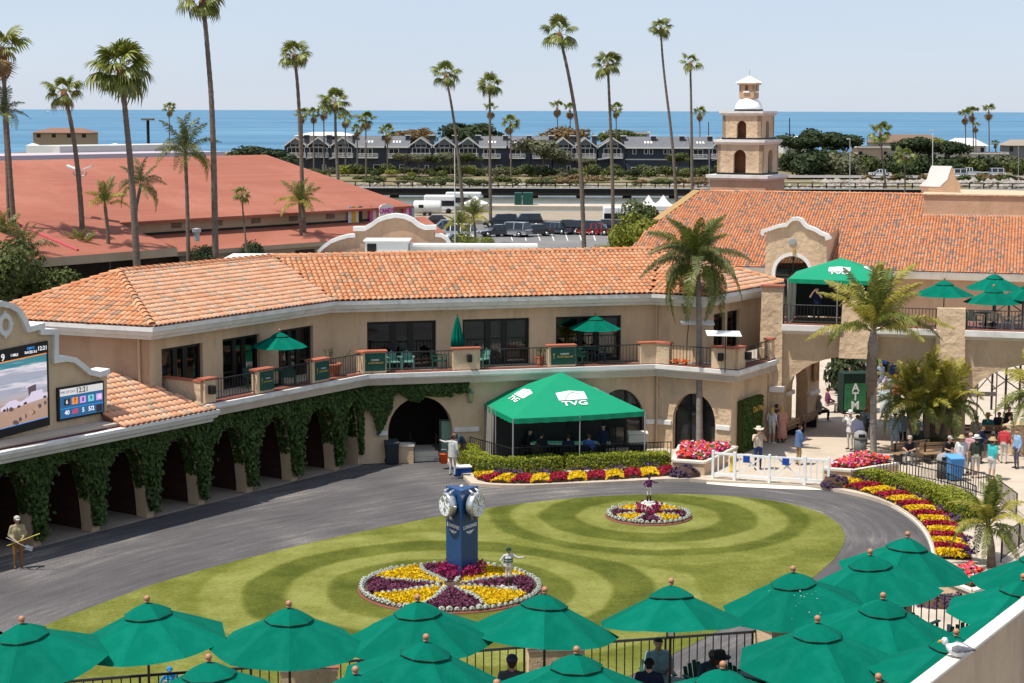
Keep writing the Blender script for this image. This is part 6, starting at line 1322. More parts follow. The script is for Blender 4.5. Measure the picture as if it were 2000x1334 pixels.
# ================================================================== TENTS
def tent(FL, FR, BL, ze, apz, z0, label, val=.22, drop=.0):
    FL, FR, BL = xy(FL), xy(FR), xy(BL); BR = FR + BL - FL; c = (FL+FR+BL+BR)/4; t = thing('canopy_tent', (c.x,c.y,z0), label, 'tent', 'green canopy tents'); cs = [FL, FR, BR, BL]; A = V3(c.x,c.y,apz)
    rf = inst('canopy', None, t, (0,0,0))
    for i in range(4):
        a, b = cs[i], cs[(i+1) % 4]; mb = MB(); n = 8; vs = []; fs = []
        for j in range(n+1):
            for k in range(n+1):
                f = j/n; p = V3(a.x,a.y,ze)*(1-k/n) + V3(b.x,b.y,ze)*(k/n); q = p*(1-f) + A*f; q.z -= .03*math.sin(math.pi*k/n)*(1-f)**2; vs.append(q)
        fs = [(j*(n+1)+k, j*(n+1)+k+1, (j+1)*(n+1)+k+1, (j+1)*(n+1)+k) for j in range(n) for k in range(n)]; mb.add(vs, fs); o = mb.build('roof_panel', M['tent_green'], rf, True)
        mb = MB(); vs = []; m_ = 24; nn = V3((b-a).y, -(b-a).x, 0).normalized()
        for k in range(m_+1):
            p = a*(1-k/m_) + b*(k/m_); zz = ze - .03*math.sin(math.pi*k/m_); w_ = .035*math.sin(k*2.3+i); vs += [V3(p.x,p.y,zz), V3(p.x,p.y,zz-val*.5) + nn*w_, V3(p.x,p.y,zz-val) + nn*w_*1.4]
        mb.add(vs, [(3*k+j, 3*k+3+j, 3*k+4+j, 3*k+1+j) for k in range(m_) for j in range(2)]); mb.build('valance', M['tent_green'], rf, True)
        mb = MB(); mb.tube([(a.x,a.y,z0),(a.x,a.y,ze-.02)], .03, 8); mb.build('leg', M['pole_metal'], t)
        mb = MB(); p = (a+b)/2; mb.tube([(p.x,p.y,z0),(p.x,p.y,ze-.06)], .025, 8); mb.build('leg', M['pole_metal'], t) if i in (0, 3) else None
    return t, cs, A
TZ = 2.45
FLp, FRp, BLp = G(1002,818,TZ), G(1260,803,TZ), G(936,783,TZ); cc = (FRp+BLp)/2; apx = AY(1090,727,cc.y).z
tent1, cs1, A1 = tent(FLp, FRp, BLp, TZ, apx, PZ, 'big green canopy tent with white logos in front of the building')
def logo(t, a, b, A, ze, s, fx=.5, fy=.36, sk=0):
    a, b = V3(a.x,a.y,ze), V3(b.x,b.y,ze); ex = (b-a).normalized(); n = (b-a).cross(A-a).normalized(); ey = n.cross(ex); m_ = (a+b)/2; d = (A-m_); o = m_ + ex*((fx-.5)*(b-a).length) + d*fy + n*.006
    P = lambda x, y: o + ex*(x*s + y*sk*s) + ey*(y*s)
    mb = MB(); mb.slab([P(-.58,-.04), P(.58,-.04), P(.58,.40), P(0,.50), P(-.58,.40)], n*.012); mb.build('logo_patch', M['sign_white'], t)
    mb = MB(); pts = [(-.35,-.05),(-.15,.2),(0,.33),(.12,.36),(.3,.25),(.42,.05)]
    for (x0,y0), (x1,y1) in zip(pts, pts[1:]): mb.slab([P(x0,y0)+n*.014, P(x1,y1)+n*.014, P(x1,y1+.035)+n*.014, P(x0,y0+.035)+n*.014], n*.006)
    for y in (.05,.14,.23): mb.slab([P(-.5,y)+n*.014, P(-.3,y+.03)+n*.014, P(-.3,y+.045)+n*.014, P(-.5,y+.015)+n*.014], n*.006)
    mb.build('logo_lines', M['tent_green'], t)
    me = text_mesh('TVG', .36*s, M['sign_white'], .006, .007*s); on_wall('lettering', me, t, o - ey*(.25*s) + n*.008, n, 1.0, ey, 1.5)
logo(tent1, cs1[0], cs1[1], A1, TZ, 1.12, .50, .36); logo(tent1, cs1[3], cs1[0], A1, TZ, 1.1, .5, .36); logo(tent1, cs1[1], cs1[2], A1, TZ, 1.1, .5, .36)
mat('side_cloth', (0.30,0.28,0.25), (0.42,0.40,0.36), 0.6, 1.5, trans=0.3)
mb = MB(); a, b = cs1[3], cs1[0]; vs = []
for k in range(13): p = a.lerp(b, k/12*.45); vs += [V3(p.x,p.y,PZ) + V3(.06*math.sin(k*2),0,0), V3(p.x,p.y,TZ)]
mb.add(vs, [(2*k,2*k+2,2*k+3,2*k+1) for k in range(12)]); mb.build('side_curtain', M['side_cloth'], tent1, True)
mb = MB(); a, b = cs1[1].lerp(cs1[2],.62), cs1[0].lerp(cs1[3],.62); vs = []
for k in range(17): p = a.lerp(b, .12+k/16*.88); vs += [V3(p.x,p.y,PZ) + V3(0,.06*math.sin(k*2),0), V3(p.x,p.y,TZ)]
mb.add(vs, [(2*k,2*k+2,2*k+3,2*k+1) for k in range(16)]); mb.build('shade_sheet', M['plastic_black'], tent1, True)  # black sheet added inside the tent to deepen the shade under it
mb = MB(); mb.tube([V3(cs1[3].x,cs1[3].y,TZ), V3(cs1[3].x-1.3,cs1[3].y-.6,PZ)], .02, 6); mb.build('guy_pole', M['sign_wood'], tent1)
a = G(1035,893,PZ); tt = thing('folding_table', a, 'long grey folding table under the big green tent', 'table'); mb = MB(); mb.box(-.1,3.4,-.1,.6,.70,.74); mb.bl('table_top', M['light_metal'], tt)
for x in (0.0, 3.3):
    for y in (0, .5): mb = MB(); mb.box(x-.02,x+.02,y-.02,y+.02,0,.7); mb.bl('leg', M['black_metal'], tt)
tt.location = V3(0.9, 76.9, PZ)
q = G(1245,893,PZ); t = thing('equipment_case', q, 'tan equipment case on a black stand at the right corner of the tent', 'case'); mb = MB(); mb.box(-.42,.42,-.3,.3,.62,1.05); bevel(mb.bl('case', M['tan_cloth'], t), .05)
mb = MB(); mb.box(-.45,.45,-.33,.33,1.05,1.13); bevel(mb.bl('lid', M['cap_white'], t), .03); mb = MB(); mb.box(-.38,.38,-.28,.28,0,.62); mb.bl('stand', M['plastic_black'], t)
q = G(1150,880,PZ); t = thing('monitor_screen', V3(4.6,78.6,PZ), 'black flat screen on a stand at the back of the tent', 'screen'); mb = MB(); mb.box(-.45,.45,-.03,.03,1.15,1.7); mb.bl('screen', M['plastic_black'], t); mb = MB(); mb.box(-.03,.03,-.03,.03,0,1.2); mb.box(-.3,.3,-.2,.2,0,.03); mb.bl('stand', M['black_metal'], t)
t = thing('camera_tripod', V3(2.6,78.2,PZ), 'black camera tripod at the back of the tent', 'tripod')
for k in range(3): a_ = 2.1*k; mb = MB(); mb.tube([(.45*math.cos(a_),.45*math.sin(a_),0),(0,0,1.3)], .02, 6); mb.bl('leg', M['black_metal'], t)
mb = MB(); mb.box(-.1,.1,-.2,.15,1.3,1.5); mb.bl('camera_body', M['plastic_black'], t)
fl = PLN(1539,547,b0 - bn*.55,bn); fr = PLN(1735,546,b0 - bn*.55,bn); ze2 = (fl.z+fr.z)/2
c2 = (xy(fl)+xy(fr))/2 - bn*1.95; ap2 = PLN(1628,503,c2,bn).z
tent2, cs2, A2 = tent(fl, fr, xy(fl) - bn*3.9, ze2, ap2, BZ-.1, 'green canopy tent on the bridge terrace behind the palm', .2)
logo(tent2, cs2[0], cs2[1], A2, ze2, .85, .5, .38); logo(tent2, cs2[1], cs2[2], A2, ze2, .8, .5, .38)
for i, (f0, f1) in ((3,(0,.95)), (2,(.0,1.0))):
    mb = MB(); a, b = cs2[i], cs2[(i+1) % 4]; vs = []
    for k in range(13): p = a.lerp(b, f0 + (f1-f0)*k/12); vs += [V3(p.x,p.y,BZ-.1) + bn*(.05*math.sin(k*2.2)), V3(p.x,p.y,ze2)]
    mb.add(vs, [(2*k,2*k+2,2*k+3,2*k+1) for k in range(12)]); mb.build('side_curtain', M['plastic_black' if i == 2 else 'side_cloth'], tent2, True)
# ================================================================== NEAR TERRACE
rt_px = [(-160,1352),(70,1336),(273,1320),(490,1304),(700,1290),(1024,1264),(1140,1257),(1300,1246),(1470,1234),(1545,1205),(1610,1183),(1680,1163),(1771,1154),(1891,1168),(1965,1196)]
RT_ = [G(*p, DZ+.95) for p in rt_px]
deck = [(p.x, p.y+.25) for p in RT_] + [(12.5,36.5),(8,22),(-14,22),(-24,33)]
mb = MB(); mb.prism(deck, 0.0, DZ); struct('near_terrace', mb, M['concrete'])
labels = ['under the leftmost umbrella','left of the second umbrella pole','below the blue jockey statue','left of the first tiled pillar','between the first and second tiled pillars','at the second tiled pillar','behind the man in the pale blue polo shirt','behind the plaid shirted man','at the third tiled pillar','on the curve, lower part','on the curve, upper part','beside the fourth tiled pillar','in front of the purple planting','at the right end by the parapet']
for i, (a, b) in enumerate(zip(RT_, RT_[1:])):
    if i in (5,): continue
    railing(xy(a), xy(b), DZ, .95, 'black terrace railing ' + labels[i], 'black railings of the near terrace', .165, rr=.028)
TL = MB().box(0,1,0,1,0,1).mesh('cap_tile', M['quarry_tile'])
def tiled_pillar(px0, px1, py, label, hd=.28, yaw=None):
    a, b = G(px0, py, DZ+1.1), G(px1, py + (px1-px0)*-.02, DZ+1.1);
    if yaw: b = a + V3(math.cos(yaw), math.sin(yaw), 0)*(b-a).length
    d = (b-a).normalized(); L_ = (b-a).length; n = V3(-d.y,d.x,0); c = (a+b)/2 - n*hd; t = thing('tiled_pillar', (c.x,c.y,DZ), label, 'pillar', 'stucco pillars with red tile caps', math.atan2(d.y,d.x))
    mb = MB(); mb.box(-L_/2+.04,L_/2-.04,-hd+.03,hd-.03,0,1.05); mb.bl('pillar_body', M['stucco'], t); mb = MB(); mb.box(-L_/2+.01,L_/2-.01,-hd+.01,hd-.01,1.05,1.09); mb.bl('mortar_bed', M['grout'], t)
    k = max(2, round(L_/.21)); w_ = L_/k
    for i in range(k):
        for j in range(2): inst('cap_tile', TL, t, (-L_/2 + i*w_ + .006, -hd + j*hd + .006, 1.09), (0,0,0), (w_-.012, hd-.012, .02))
tiled_pillar(546,664,1288,'red tiled pillar below the third umbrella of the back row', .3); tiled_pillar(1024,1139,1250,'red tiled pillar between the two wide front umbrellas', .3); tiled_pillar(1467,1545,1216,'red tiled pillar where the railing begins to curve', .32, .55); tiled_pillar(1655,1770,1148,'red tiled pillar under the upper back row umbrellas', .3)
def deckp(px, py, z): q = G(px, py, DZ+z); return V3(q.x,q.y,DZ)
table(deckp(1492,1312,.74), 'round dark table under the umbrella at the lower right', 'near terrace tables', .6)
table(deckp(1300,1335,.74), 'round dark table in front of the man in the pale blue polo shirt', 'near terrace tables'); table(deckp(1400,1338,.74), 'round dark table in front of the plaid shirted man', 'near terrace tables')
for px, py, rz, lb in ((1440,1290,2.6,'dark green chair left of the empty round table, backed by the railing'), (1530,1335,.1,'dark green chair nearest the camera at the empty round table'), (1585,1315,-1.2,'dark green chair right of the empty round table'), (1500,1290,3.2,'dark green chair at the far side of the empty round table'), (1640,1330,.5,'dark green chair below the umbrella beside the parapet'), (1880,1212,2.9,'dark green chair by the railing in front of the purple planting'), (1800,1195,2.4,'dark green chair by the railing under the second row umbrella')):
    chair(deckp(px, py, .8), rz, lb, 'dark chairs on the near terrace', 'chair_green')
w0_, w1_ = G(1768,1340,7.7), G(2010,1155,7.7); wd_ = (w1_-w0_).normalized(); wn_ = V3(wd_.y,-wd_.x,0); A_ = w0_ - wd_*2.5; B_2 = w1_ + wd_*4
pw2 = thing('parapet_wall', ((A_+B_2)/2).to_2d().to_3d(), 'tan stucco parapet wall running up the lower right corner', 'wall')
mb = MB(); mb.prism([tuple(p[:2]) for p in (A_ + wn_*.04, B_2 + wn_*.04, B_2 + wn_*.20, A_ + wn_*.20)], 0, 7.64); mb.build('wall_body', M['stucco'], pw2)
mb = MB(); mb.prism([tuple(p[:2]) for p in (A_, B_2, B_2 + wn_*.23, A_ + wn_*.23)], 7.64, 7.7); bevel(mb.build('coping', M['cap_white'], pw2), .02)
g = G(1868,1284,7.7); gull = thing('gull', (g.x,g.y,7.7), 'white and grey gull resting on the parapet wall', 'bird', None, R(-12), .72)
gull.scale = (.70,.78,1.0)
mb = MB(); prof = [(-.26,.02,.10),(-.22,.07,.10),(-.12,.115,.105),(0,.125,.11),(.10,.10,.115),(.17,.065,.135),(.21,.055,.17)]
mb.rings([[V3(-x, r*math.cos(2*math.pi*i/14), z + r*.82*math.sin(2*math.pi*i/14)) for i in range(14)] for x, r, z in prof]); mb.ball((-.235,0,.225), (.068,.058,.058), 12, 8)
me = mb.mesh('body', flatmat((.72,.72,.70))); o = inst('body', me, gull); m = o.modifiers.new('r','REMESH'); m.mode = 'VOXEL'; m.voxel_size = .014; m2 = o.modifiers.new('s','SMOOTH'); m2.iterations = 4
for s in (-1, 1):
    mb = MB(); mb.rings([[V3(x, s*(y + .012*math.cos(2*math.pi*i/8)), z + h_*math.sin(2*math.pi*i/8)) for i in range(8)] for x, y, z, h_ in ((-.10,.10,.14,.03),(.0,.125,.15,.06),(.14,.10,.14,.05),(.26,.05,.13,.025),(.33,.02,.13,.008))]); mb.build('wing', flatmat((.22,.22,.24)), gull, True, world=False)
    mb = MB(); mb.ball((-.275,s*.043,.237), .010, 6, 4); mb.bl('eye', M['dark_frame'], gull, True)
mb = MB(); mb.tube([(-.29,0,.222),(-.335,0,.218),(-.375,0,.198)], [.020,.015,.004], 8); mat('beak', (.65,.32,.02), None, .5); mb.bl('beak', M['beak'], gull, True)
mb = MB(); mb.slab([(.24,-.03,.115),(.36,-.04,.115),(.36,.04,.115),(.24,.03,.115)], (0,0,.012)); mb.bl('tail', M['dark_frame'], gull)
# ================================================================== PALMS
leafmat('fan_leaf', (0.065,0.095,0.012), (0.25,0.26,0.045), 0.45, 0.25, spec=0.4); leafmat('fan_dry', (0.34,0.22,0.10), (0.22,0.13,0.06), 0.8, 0.2)
leafmat('feather_leaf', (0.055,0.085,0.013), (0.22,0.23,0.04), 0.45, 0.28, spec=0.4); leafmat('feather_grey', (0.055,0.075,0.022), (0.18,0.19,0.06), 0.5, 0.25, spec=0.35); leafmat('feather_gold', (0.22,0.21,0.03), (0.42,0.36,0.06), 0.5, 0.3, spec=0.35)
def fan_leaf(seed, droop, m, n=20):
    rg = random.Random(seed); mb = MB(); pet = .95
    mb.tube([(0,0,0),(pet*.5,0,.03),(pet,0,0)], [.022,.018,.014], 4, cap=False)
    for i in range(n):
        a = R(-118) + R(236)*i/(n-1); L_ = .88*(1-.22*abs(i-(n-1)/2)/((n-1)/2))*rg.uniform(.88,1.08); d = V3(math.cos(a), math.sin(a), 0); s = V3(-math.sin(a), math.cos(a), 0); w_ = .072
        b = V3(pet,0,0); up = V3(0,0,.05*((i % 2)*2-1)); p1 = b + d*L_*.5 + V3(0,0,-droop*.12) + up*.5; p2 = b + d*L_*.8 + V3(0,0,-droop*.38); p3 = b + d*L_*.95 + V3(0,0,-droop*(.62+.3*rg.random()))
        mb.add([b, p1 - s*w_, p1 + s*w_, p2 - s*w_*.62, p2 + s*w_*.62, p3], [(0,1,2),(1,3,4,2),(3,5,4)])
    return mb.mesh('frond', m)
FANS = [fan_leaf(k, (.45,.75,1.1)[k % 3], M['fan_leaf']) for k in range(3)]; FAND = [fan_leaf(9, 1.4, M['fan_dry'])]
def trunk_from(pts, r0, r1, m, name='trunk', n=10, rings=True):
    mb = MB(); pts = [Vector(p) for p in pts]; sm = chaikin(pts, 2, False); k = len(sm); L_ = sum((b-a).length for a, b in zip(sm, sm[1:])); q = resample(sm, .35) ; q.append(sm[-1]); n_ = len(q)
    mb.tube(q, [.70*(r0 + (r1-r0)*i/(n_-1)) + (.018*(i % 2) if rings else 0) for i in range(n_)], n); return mb
def fan_palm(D, px, label, cr=1.0, nl=34, dry=4, group='tall fan palms', r0=.34, z0=0.0, seed=1, flop=0.0):
    """px: pixels of the trunk's line from the crown down"""
    rg = random.Random(seed); pts = [AY(x, y, D) for x, y in px][::-1]
    if pts[0].z > z0 + .05: d = (pts[0]-pts[1]); s = (z0-pts[0].z)/min(-.2, d.z) if d.z < 0 else 0; pts = [V3(pts[0].x + d.x*min(s,6)*.6, D, z0)] + pts
    base = pts[0]; t = thing('fan_palm', base, label, 'palm tree', group); tr = trunk_from(pts, r0, r0*.55, None).build('trunk', M['trunk_palm'], t, True); top = pts[-1]
    ax = (pts[-1]-pts[-2]).normalized(); mb = MB(); mb.tube([top - ax*1.1*cr, top - ax*.4*cr, top + ax*.1], [r0*.6, r0*.95, r0*.5], 10); mb.build('leaf_boots', M['trunk_red'], t, True)
    nl = int(nl*.58); dry = int(dry*.6) if dry > 4 else 0
    for i in range(nl):
        f = (i+.5)/nl; el = R(80) - R(118)*f + rg.gauss(0,.10); az = i*2.399963 + rg.gauss(0,.2); s = cr*1.12*rg.uniform(.85,1.15)*(1.0 if f > .15 else .8)
        isd = i >= nl-dry; me = FAND[0] if isd else FANS[0 if f < .3 else (1 if f < .65 else 2)]
        if isd: el = R(-62) + rg.gauss(0,.12)
        inst('frond', me, t, top - base, (rg.gauss(0,.25), -el, az), s)
    return t
_FP = [
 (128,[(5,95),(10,200),(22,380),(37,575)],'tall fan palm at the left picture edge with an orange tinged crown',1.05,30,8,.33),
 (131,[(124,180),(140,240),(156,360),(166,545)],'fan palm with a sparse crown beside the twin floodlight',.85,24,3,.33),
 (126,[(236,135),(245,220),(258,350),(268,525)],'fan palm with the largest bushy crown, in front of the red roof',1.28,44,4,.40),
 (134,[(396,-2),(405,90),(416,230),(421,505)],'tallest fan palm whose crown is cut by the top picture edge',1.05,30,4,.38),
 (148,[(575,108),(583,180),(589,330),(596,500)],'slim fan palm right of the cut off one, before the red roof ridge',.85,30,2,.30),
 (200,[(655,200),(655,260),(662,380),(669,465)],'fan palm left of the grey houses with one hanging frond',1.05,26,4,.32),
 (232,[(870,145),(885,220),(898,330),(905,420)],'fan palm with three leaf tufts above the left part of the grey houses',1.15,22,2,.34),
 (238,[(956,165),(957,230),(957,330),(958,410)],'straight fan palm in the middle of the grey houses',1.05,30,3,.32),
 (185,[(1092,65),(1112,150),(1130,260),(1137,380),(1141,490)],'tall fan palm leaning left with three separate leaf tufts',1.15,20,3,.36),
 (200,[(1187,125),(1190,190),(1196,330),(1198,470)],'fan palm right of the leaning one, with a low left tuft',1.0,26,3,.32),
 (245,[(1290,55),(1296,140),(1313,270),(1321,390)],'very slim tall fan palm bending left, left of the bell tower',.90,30,2,.32),
 (240,[(1348,122),(1350,200),(1352,370)],'sparse fan palm just left of the bell tower',1.0,15,2,.32),
 (138,[(472,380),(476,430),(482,490)],'small young fan palm against the red roof',.42,22,2,.12),
 (330,[(1719,258),(1722,300),(1731,375)],'fan palm above the tile roof, right of the dark bushes',1.25,24,3,.3),
 (310,[(1765,305),(1768,340),(1767,380)],'short bright green fan palm above the tile roof',1.15,16,1,.22)]
for k, (D, px, lb, cr, nl, dry, r0) in enumerate(_FP): fan_palm(D, px, lb, cr, nl, dry, r0=r0, seed=60+k)
_FAR = [(330,203,345,1.0,460),(590,215,345,1.0,405),(612,215,345,.9,400),(632,207,345,1.0,402),(674,222,350,1.1,400),(714,225,352,1.15,385),(756,250,345,1.2,395),(697,245,350,.8,398),(957,205,300,1.1,470),(997,232,350,1.2,388),(1088,200,300,1.2,470),(1113,205,300,1.1,475),(1203,205,335,1.0,420),(1366,212,270,1.0,470),(1885,218,300,1.1,478),(1900,212,310,1.1,480),(1931,208,315,1.15,470),(1905,238,300,.8,486),(1944,272,300,.6,475)]
for k, (x, y, yb, cr, D) in enumerate(_FAR):
    fan_palm(D, [(x,y+8),(x+1,(y+yb)/2),(x+1,yb)], 'distant fan palm number %s along the shore' % k, cr*1.05, 26, 12 if k in (8,10,11,14,15,16,17) else 5, 'distant fan palms along the shore', .27, seed=100+k)
FARL = ['beyond the red roof ridge against the sea','leftmost of the far cluster left of the grey houses','second of the far cluster left of the grey houses','third of the far cluster left of the grey houses','in front of the leftmost grey house','with a round crown in front of the second grey house','in front of the arched balcony house','low between the first grey houses','with a brown skirt behind the straight middle palm','in front of the grey house right of the middle palm','with a brown skirt, left of a far pair','with a brown skirt, right of a far pair','behind the trunk of the right slim palm','small and far, left of the bell tower','left of the far right group, with brown skirt','middle of the far right group, with brown skirt','right and tallest of the far right group','shortest of the far right group','tiny at the far right by the flag']
fp = [o for o in col.objects if o.get('group') == 'distant fan palms along the shore']
for o, l in zip(fp, FARL): o['label'] = 'distant fan palm ' + l
def feather(seed, L_, arch, droop, m, n=34, ll=.55, w_=.018, lift=.35):
    """frond along +x, arching; leaflets hang by droop"""
    rg = random.Random(seed); mb = MB(); pts = []
    for i in range(13):
        f = i/12; pts.append(V3(L_*(f - .10*arch*f*f), rg.gauss(0,.004)*L_, L_*(lift*f*.6 - arch*.55*f**2.4)))
    mb.tube(pts, [.03*(1-.85*i/12) for i in range(13)], 4, cap=False)
    for i in range(n):
        f = .14 + .86*i/(n-1); k = min(11, int(f*12)); p = pts[k].lerp(pts[k+1], f*12-k); tg = (pts[k+1]-pts[k]).normalized(); l = ll*math.sin(math.pi*min(1, .18 + .80*f))**.55*rg.uniform(.85,1.12)
        for s in (-1, 1):
            sd = V3(0,s,0); d = (sd*.9 + tg*.65 + V3(0,0,rg.gauss(.05,.2))).normalized(); p1 = p + d*l*.5; p2 = p1 + (d*(1-droop) + V3(0,0,-1)*droop).normalized()*l*.5; ww = tg*w_
            mb.add([p - ww*.6, p + ww*.6, p1 + ww, p1 - ww, p2], [(0,1,2,3),(3,2,4)])
    return mb.mesh('frond', m)
def crown(t, top, meshes, n, e0, e1, rg, sc=1.0, wind=0.0, az0=0.0):
    for i in range(n):
        f = (i+.5)/n; el = e0 + (e1-e0)*f + rg.gauss(0,.08); az = az0 + i*2.399963 + rg.gauss(0,.15)
        me = meshes[min(len(meshes)-1, int(f*len(meshes)))]; inst('frond', me, t, top, (rg.gauss(0,.3), -el, az), sc*rg.uniform(.88,1.1))
def feather_palm(px, D, label, meshes, n, e0, e1, r0, group, sc=1.0, seed=1, m='trunk_grey', base=None, shaft=None, r1=None, rings=True):
    rg = random.Random(seed); pts = [AY(x, y, D) for x, y in px][::-1]
    if base is not None: pts[0] = Vector(base)
    b = pts[0]; t = thing('feather_palm', b, label, 'palm tree', group); trunk_from(pts, r0, r1 or r0*.7, None, rings=rings).build('trunk', M[m], t, True)
    if shaft: mb = MB(); tp = pts[-1]; mb.tube([tp - V3(0,0,shaft), tp - V3(0,0,shaft*.5), tp + V3(0,0,.3)], [(r1 or r0*.7)*1.0, (r1 or r0*.7)*1.25, .06], 10); mb.build('crown_shaft', M['trunk_grey'], t, True)
    crown(t, pts[-1] - b, meshes, n, e0, e1, rg, sc); return t
Q1 = [feather(1, 3.0, .8, .85, M['feather_leaf'], 80, .72, .024, .7), feather(2, 3.1, 1.35, .9, M['feather_grey'], 80, .78, .024, .75), feather(3, 2.9, 1.9, .92, M['feather_leaf'], 80, .72, .024, .8)]
y1 = G(1365,882,PZ).y
feather_palm([(1363,520),(1366,640),(1366,760),(1366,882)], y1, 'big feather palm with hanging grey green fronds in the left planter', Q1, 31, R(72), R(-42), .22, 'big palms by the gate', .87, 5, 'trunk_grey', G(1366,884,PZ), None, .17, False)
Q2 = [feather(4, 3.6, .45, .5, M['feather_leaf'], 76, .68, .026, .6), feather(5, 3.5, .8, .6, M['feather_gold'], 76, .68, .026, .65), feather(6, 3.3, 1.2, .7, M['feather_leaf'], 76, .66, .026, .7)]
y2 = G(1705,895,PZ).y
t = feather_palm([(1706,648),(1704,690),(1706,790),(1707,896)], y2, 'big windblown feather palm with golden fronds in the right planter', Q2, 15, R(80), R(-2), .21, 'big palms by the gate', .92, 9, 'trunk_grey', G(1706,896,PZ), 1.2, .2, False)
mb = MB(); tp = AY(1703,700,y2); mb.tube([tp + V3(0,0,-1.6), tp + V3(0,0,-1.0), tp, tp + V3(0,0,.7)], [.17,.25,.23,.15], 10); mb.build('old_leaf_bases', M['trunk_palm'], t, True)
for az, el, sc in ((-.15,.12,1.05),(.4,1.0,1.1),(2.4,.75,1.0),(2.9,-.1,.9),(-.9,.0,.85),(1.2,1.2,1.0)): inst('frond', Q2[1], t, AY(1706,648,y2) - t.location, (0,-el,az), sc)
QP = [feather(7, 1.9, .6, .35, M['feather_gold'], 50, .42, .02, .8), feather(8, 1.9, 1.1, .4, M['feather_gold'], 50, .42, .02, .85), feather(9, 1.8, 1.6, .5, M['feather_leaf'], 50, .40, .02, .9)]
cP = G(1812,884,PZ); tp_ = thing('date_palm_clump', cP, 'low bushy clump of date palms with several trunks on the plaza', 'palm tree'); rg = random.Random(8)
for k, (dx, dy, h_) in enumerate(((-.9,.2,2.2),(.3,.5,2.6),(.9,-.1,2.1),(-.2,-.3,2.0))):
    mb = MB(); q = cP + V3(dx*.5,dy*.5,0); tq = cP + V3(dx,dy,h_); mb.tube([q, q.lerp(tq,.5), tq], [.2,.17,.16], 8); mb.build('trunk', M['trunk_palm'], tp_, True); crown(tp_, tq - cP, QP, 26, R(80), R(-25), rg, 1.12, az0=k)
mb = MB(); mb.lathe([(1.25,0),(1.25,.42),(1.05,.45),(1.0,.35)], 20, cP); mb.build('ring_planter', M['stucco'], tp_, True); mb = MB(); mb.lathe([(1.02,.30),(.5,.38),(.05,.4)], 16, cP); mb.build('soil', M['soil'], tp_)
mb = MB()
for _ in range(420): a_ = rg.random()*6.28; q_ = math.sqrt(rg.random()); leaf(mb, cP + V3(q_*math.cos(a_), q_*math.sin(a_), .4 + rg.random()*.35), (rg.gauss(0,.5),rg.gauss(0,.5),.7), .14, rg)
o = mb.build('ground_plants', M['leaf_dark'], tp_); o['kind'] = 'stuff'
qr = G(2032,895,PZ); t = thing('feather_palm', qr, 'low palm at the right edge of the plaza, cut by the picture edge', 'palm tree', 'small palms on the plaza'); mb = MB(); mb.tube([qr, qr + V3(0,0,1.5), qr + V3(-.1,0,2.7)], [.25,.2,.18], 8); mb.build('trunk', M['trunk_palm'], t, True); crown(t, V3(-.1,0,2.7), QP, 26, R(80), R(-35), rg, 1.25)
QL = [feather(11, 2.2, .6, .45, M['feather_leaf'], 56, .46, .022, .75), feather(12, 2.2, 1.1, .55, M['feather_gold'], 56, .46, .022, .8), feather(13, 2.1, 1.6, .6, M['feather_leaf'], 56, .44, .022, .8)]
ql = G(1936,1108,PZ); t = thing('feather_palm', ql, 'small feather palm at the lower right beside the flower border', 'palm tree', 'small palms on the plaza'); mb = MB(); tl = AY(1930,1030,ql.y); mb.tube([ql, ql.lerp(tl,.5) + V3(.05,0,0), tl], [.16,.13,.11], 8); mb.build('trunk', M['trunk_palm'], t, True); crown(t, tl - ql, QL, 20, R(82), R(-30), rg, .85)
QB = [feather(14, 2.9, .6, .7, M['feather_grey'], 30, .8, .035, .7), feather(15, 2.9, 1.1, .8, M['feather_grey'], 30, .8, .035, .75), feather(16, 2.8, 1.6, .85, M['feather_leaf'], 30, .8, .035, .8)]
QC = [feather(17, 2.6, .7, .6, M['feather_leaf'], 30, .7, .035, .7), feather(18, 2.6, 1.3, .7, M['feather_gold'], 30, .7, .035, .8)]
for k, (px, D, lb, ms, n, e0, e1, sc, r0) in enumerate((
    ([(362,300),(366,400),(368,500)], 134, 'feather palm before the red roof, its crown reaching the sea line', QB, 17, 78, -25, 1.0, .24), ([(205,402),(212,460),(213,540)], 128, 'windblown feather palm right of the floodlight mast', QC, 9, 80, 5, .85, .22), ([(275,362),(262,420),(262,525)], 129, 'feather palm crown half hidden by the bushy fan palm trunk', QB, 14, 70, -35, .75, .22),
    ([(585,400),(588,440),(590,500)], 147, 'feather palm in front of the vented wall of the red hall', QC, 13, 75, -15, .95, .22), ([(160,490),(165,520),(168,560)], 128, 'low feather palm at the foot of the floodlight mast', QC, 13, 75, -20, .75, .2), ([(8,230),(14,330),(18,470)], 128, 'feather palm at the left edge against the sea', QB, 12, 82, 0, .8, .2),
    ([(925,425),(928,450),(930,480)], 190, 'feather palm above the round bushes by the car park', QC, 16, 78, -25, .95, .2), ([(895,440),(897,460),(900,490)], 188, 'short feather palm left of the round bushes by the car park', QC, 14, 75, -25, .75, .18), ([(45,495),(48,530),(50,570)], 122, 'low feather palm at the far left behind the tile roof', QB, 18, 75, -45, .85, .2), ([(5,470),(8,520),(8,590)], 126, 'feather palm at the left picture edge behind the tile roof', QC, 16, 75, -40, .95, .2))):
    feather_palm(px, D, lb, ms, n, R(e0), R(e1), r0, 'feather palms behind the building', sc, 70+k, 'trunk_palm', V3(*(AY(*px[-1], D))[:2], 0))
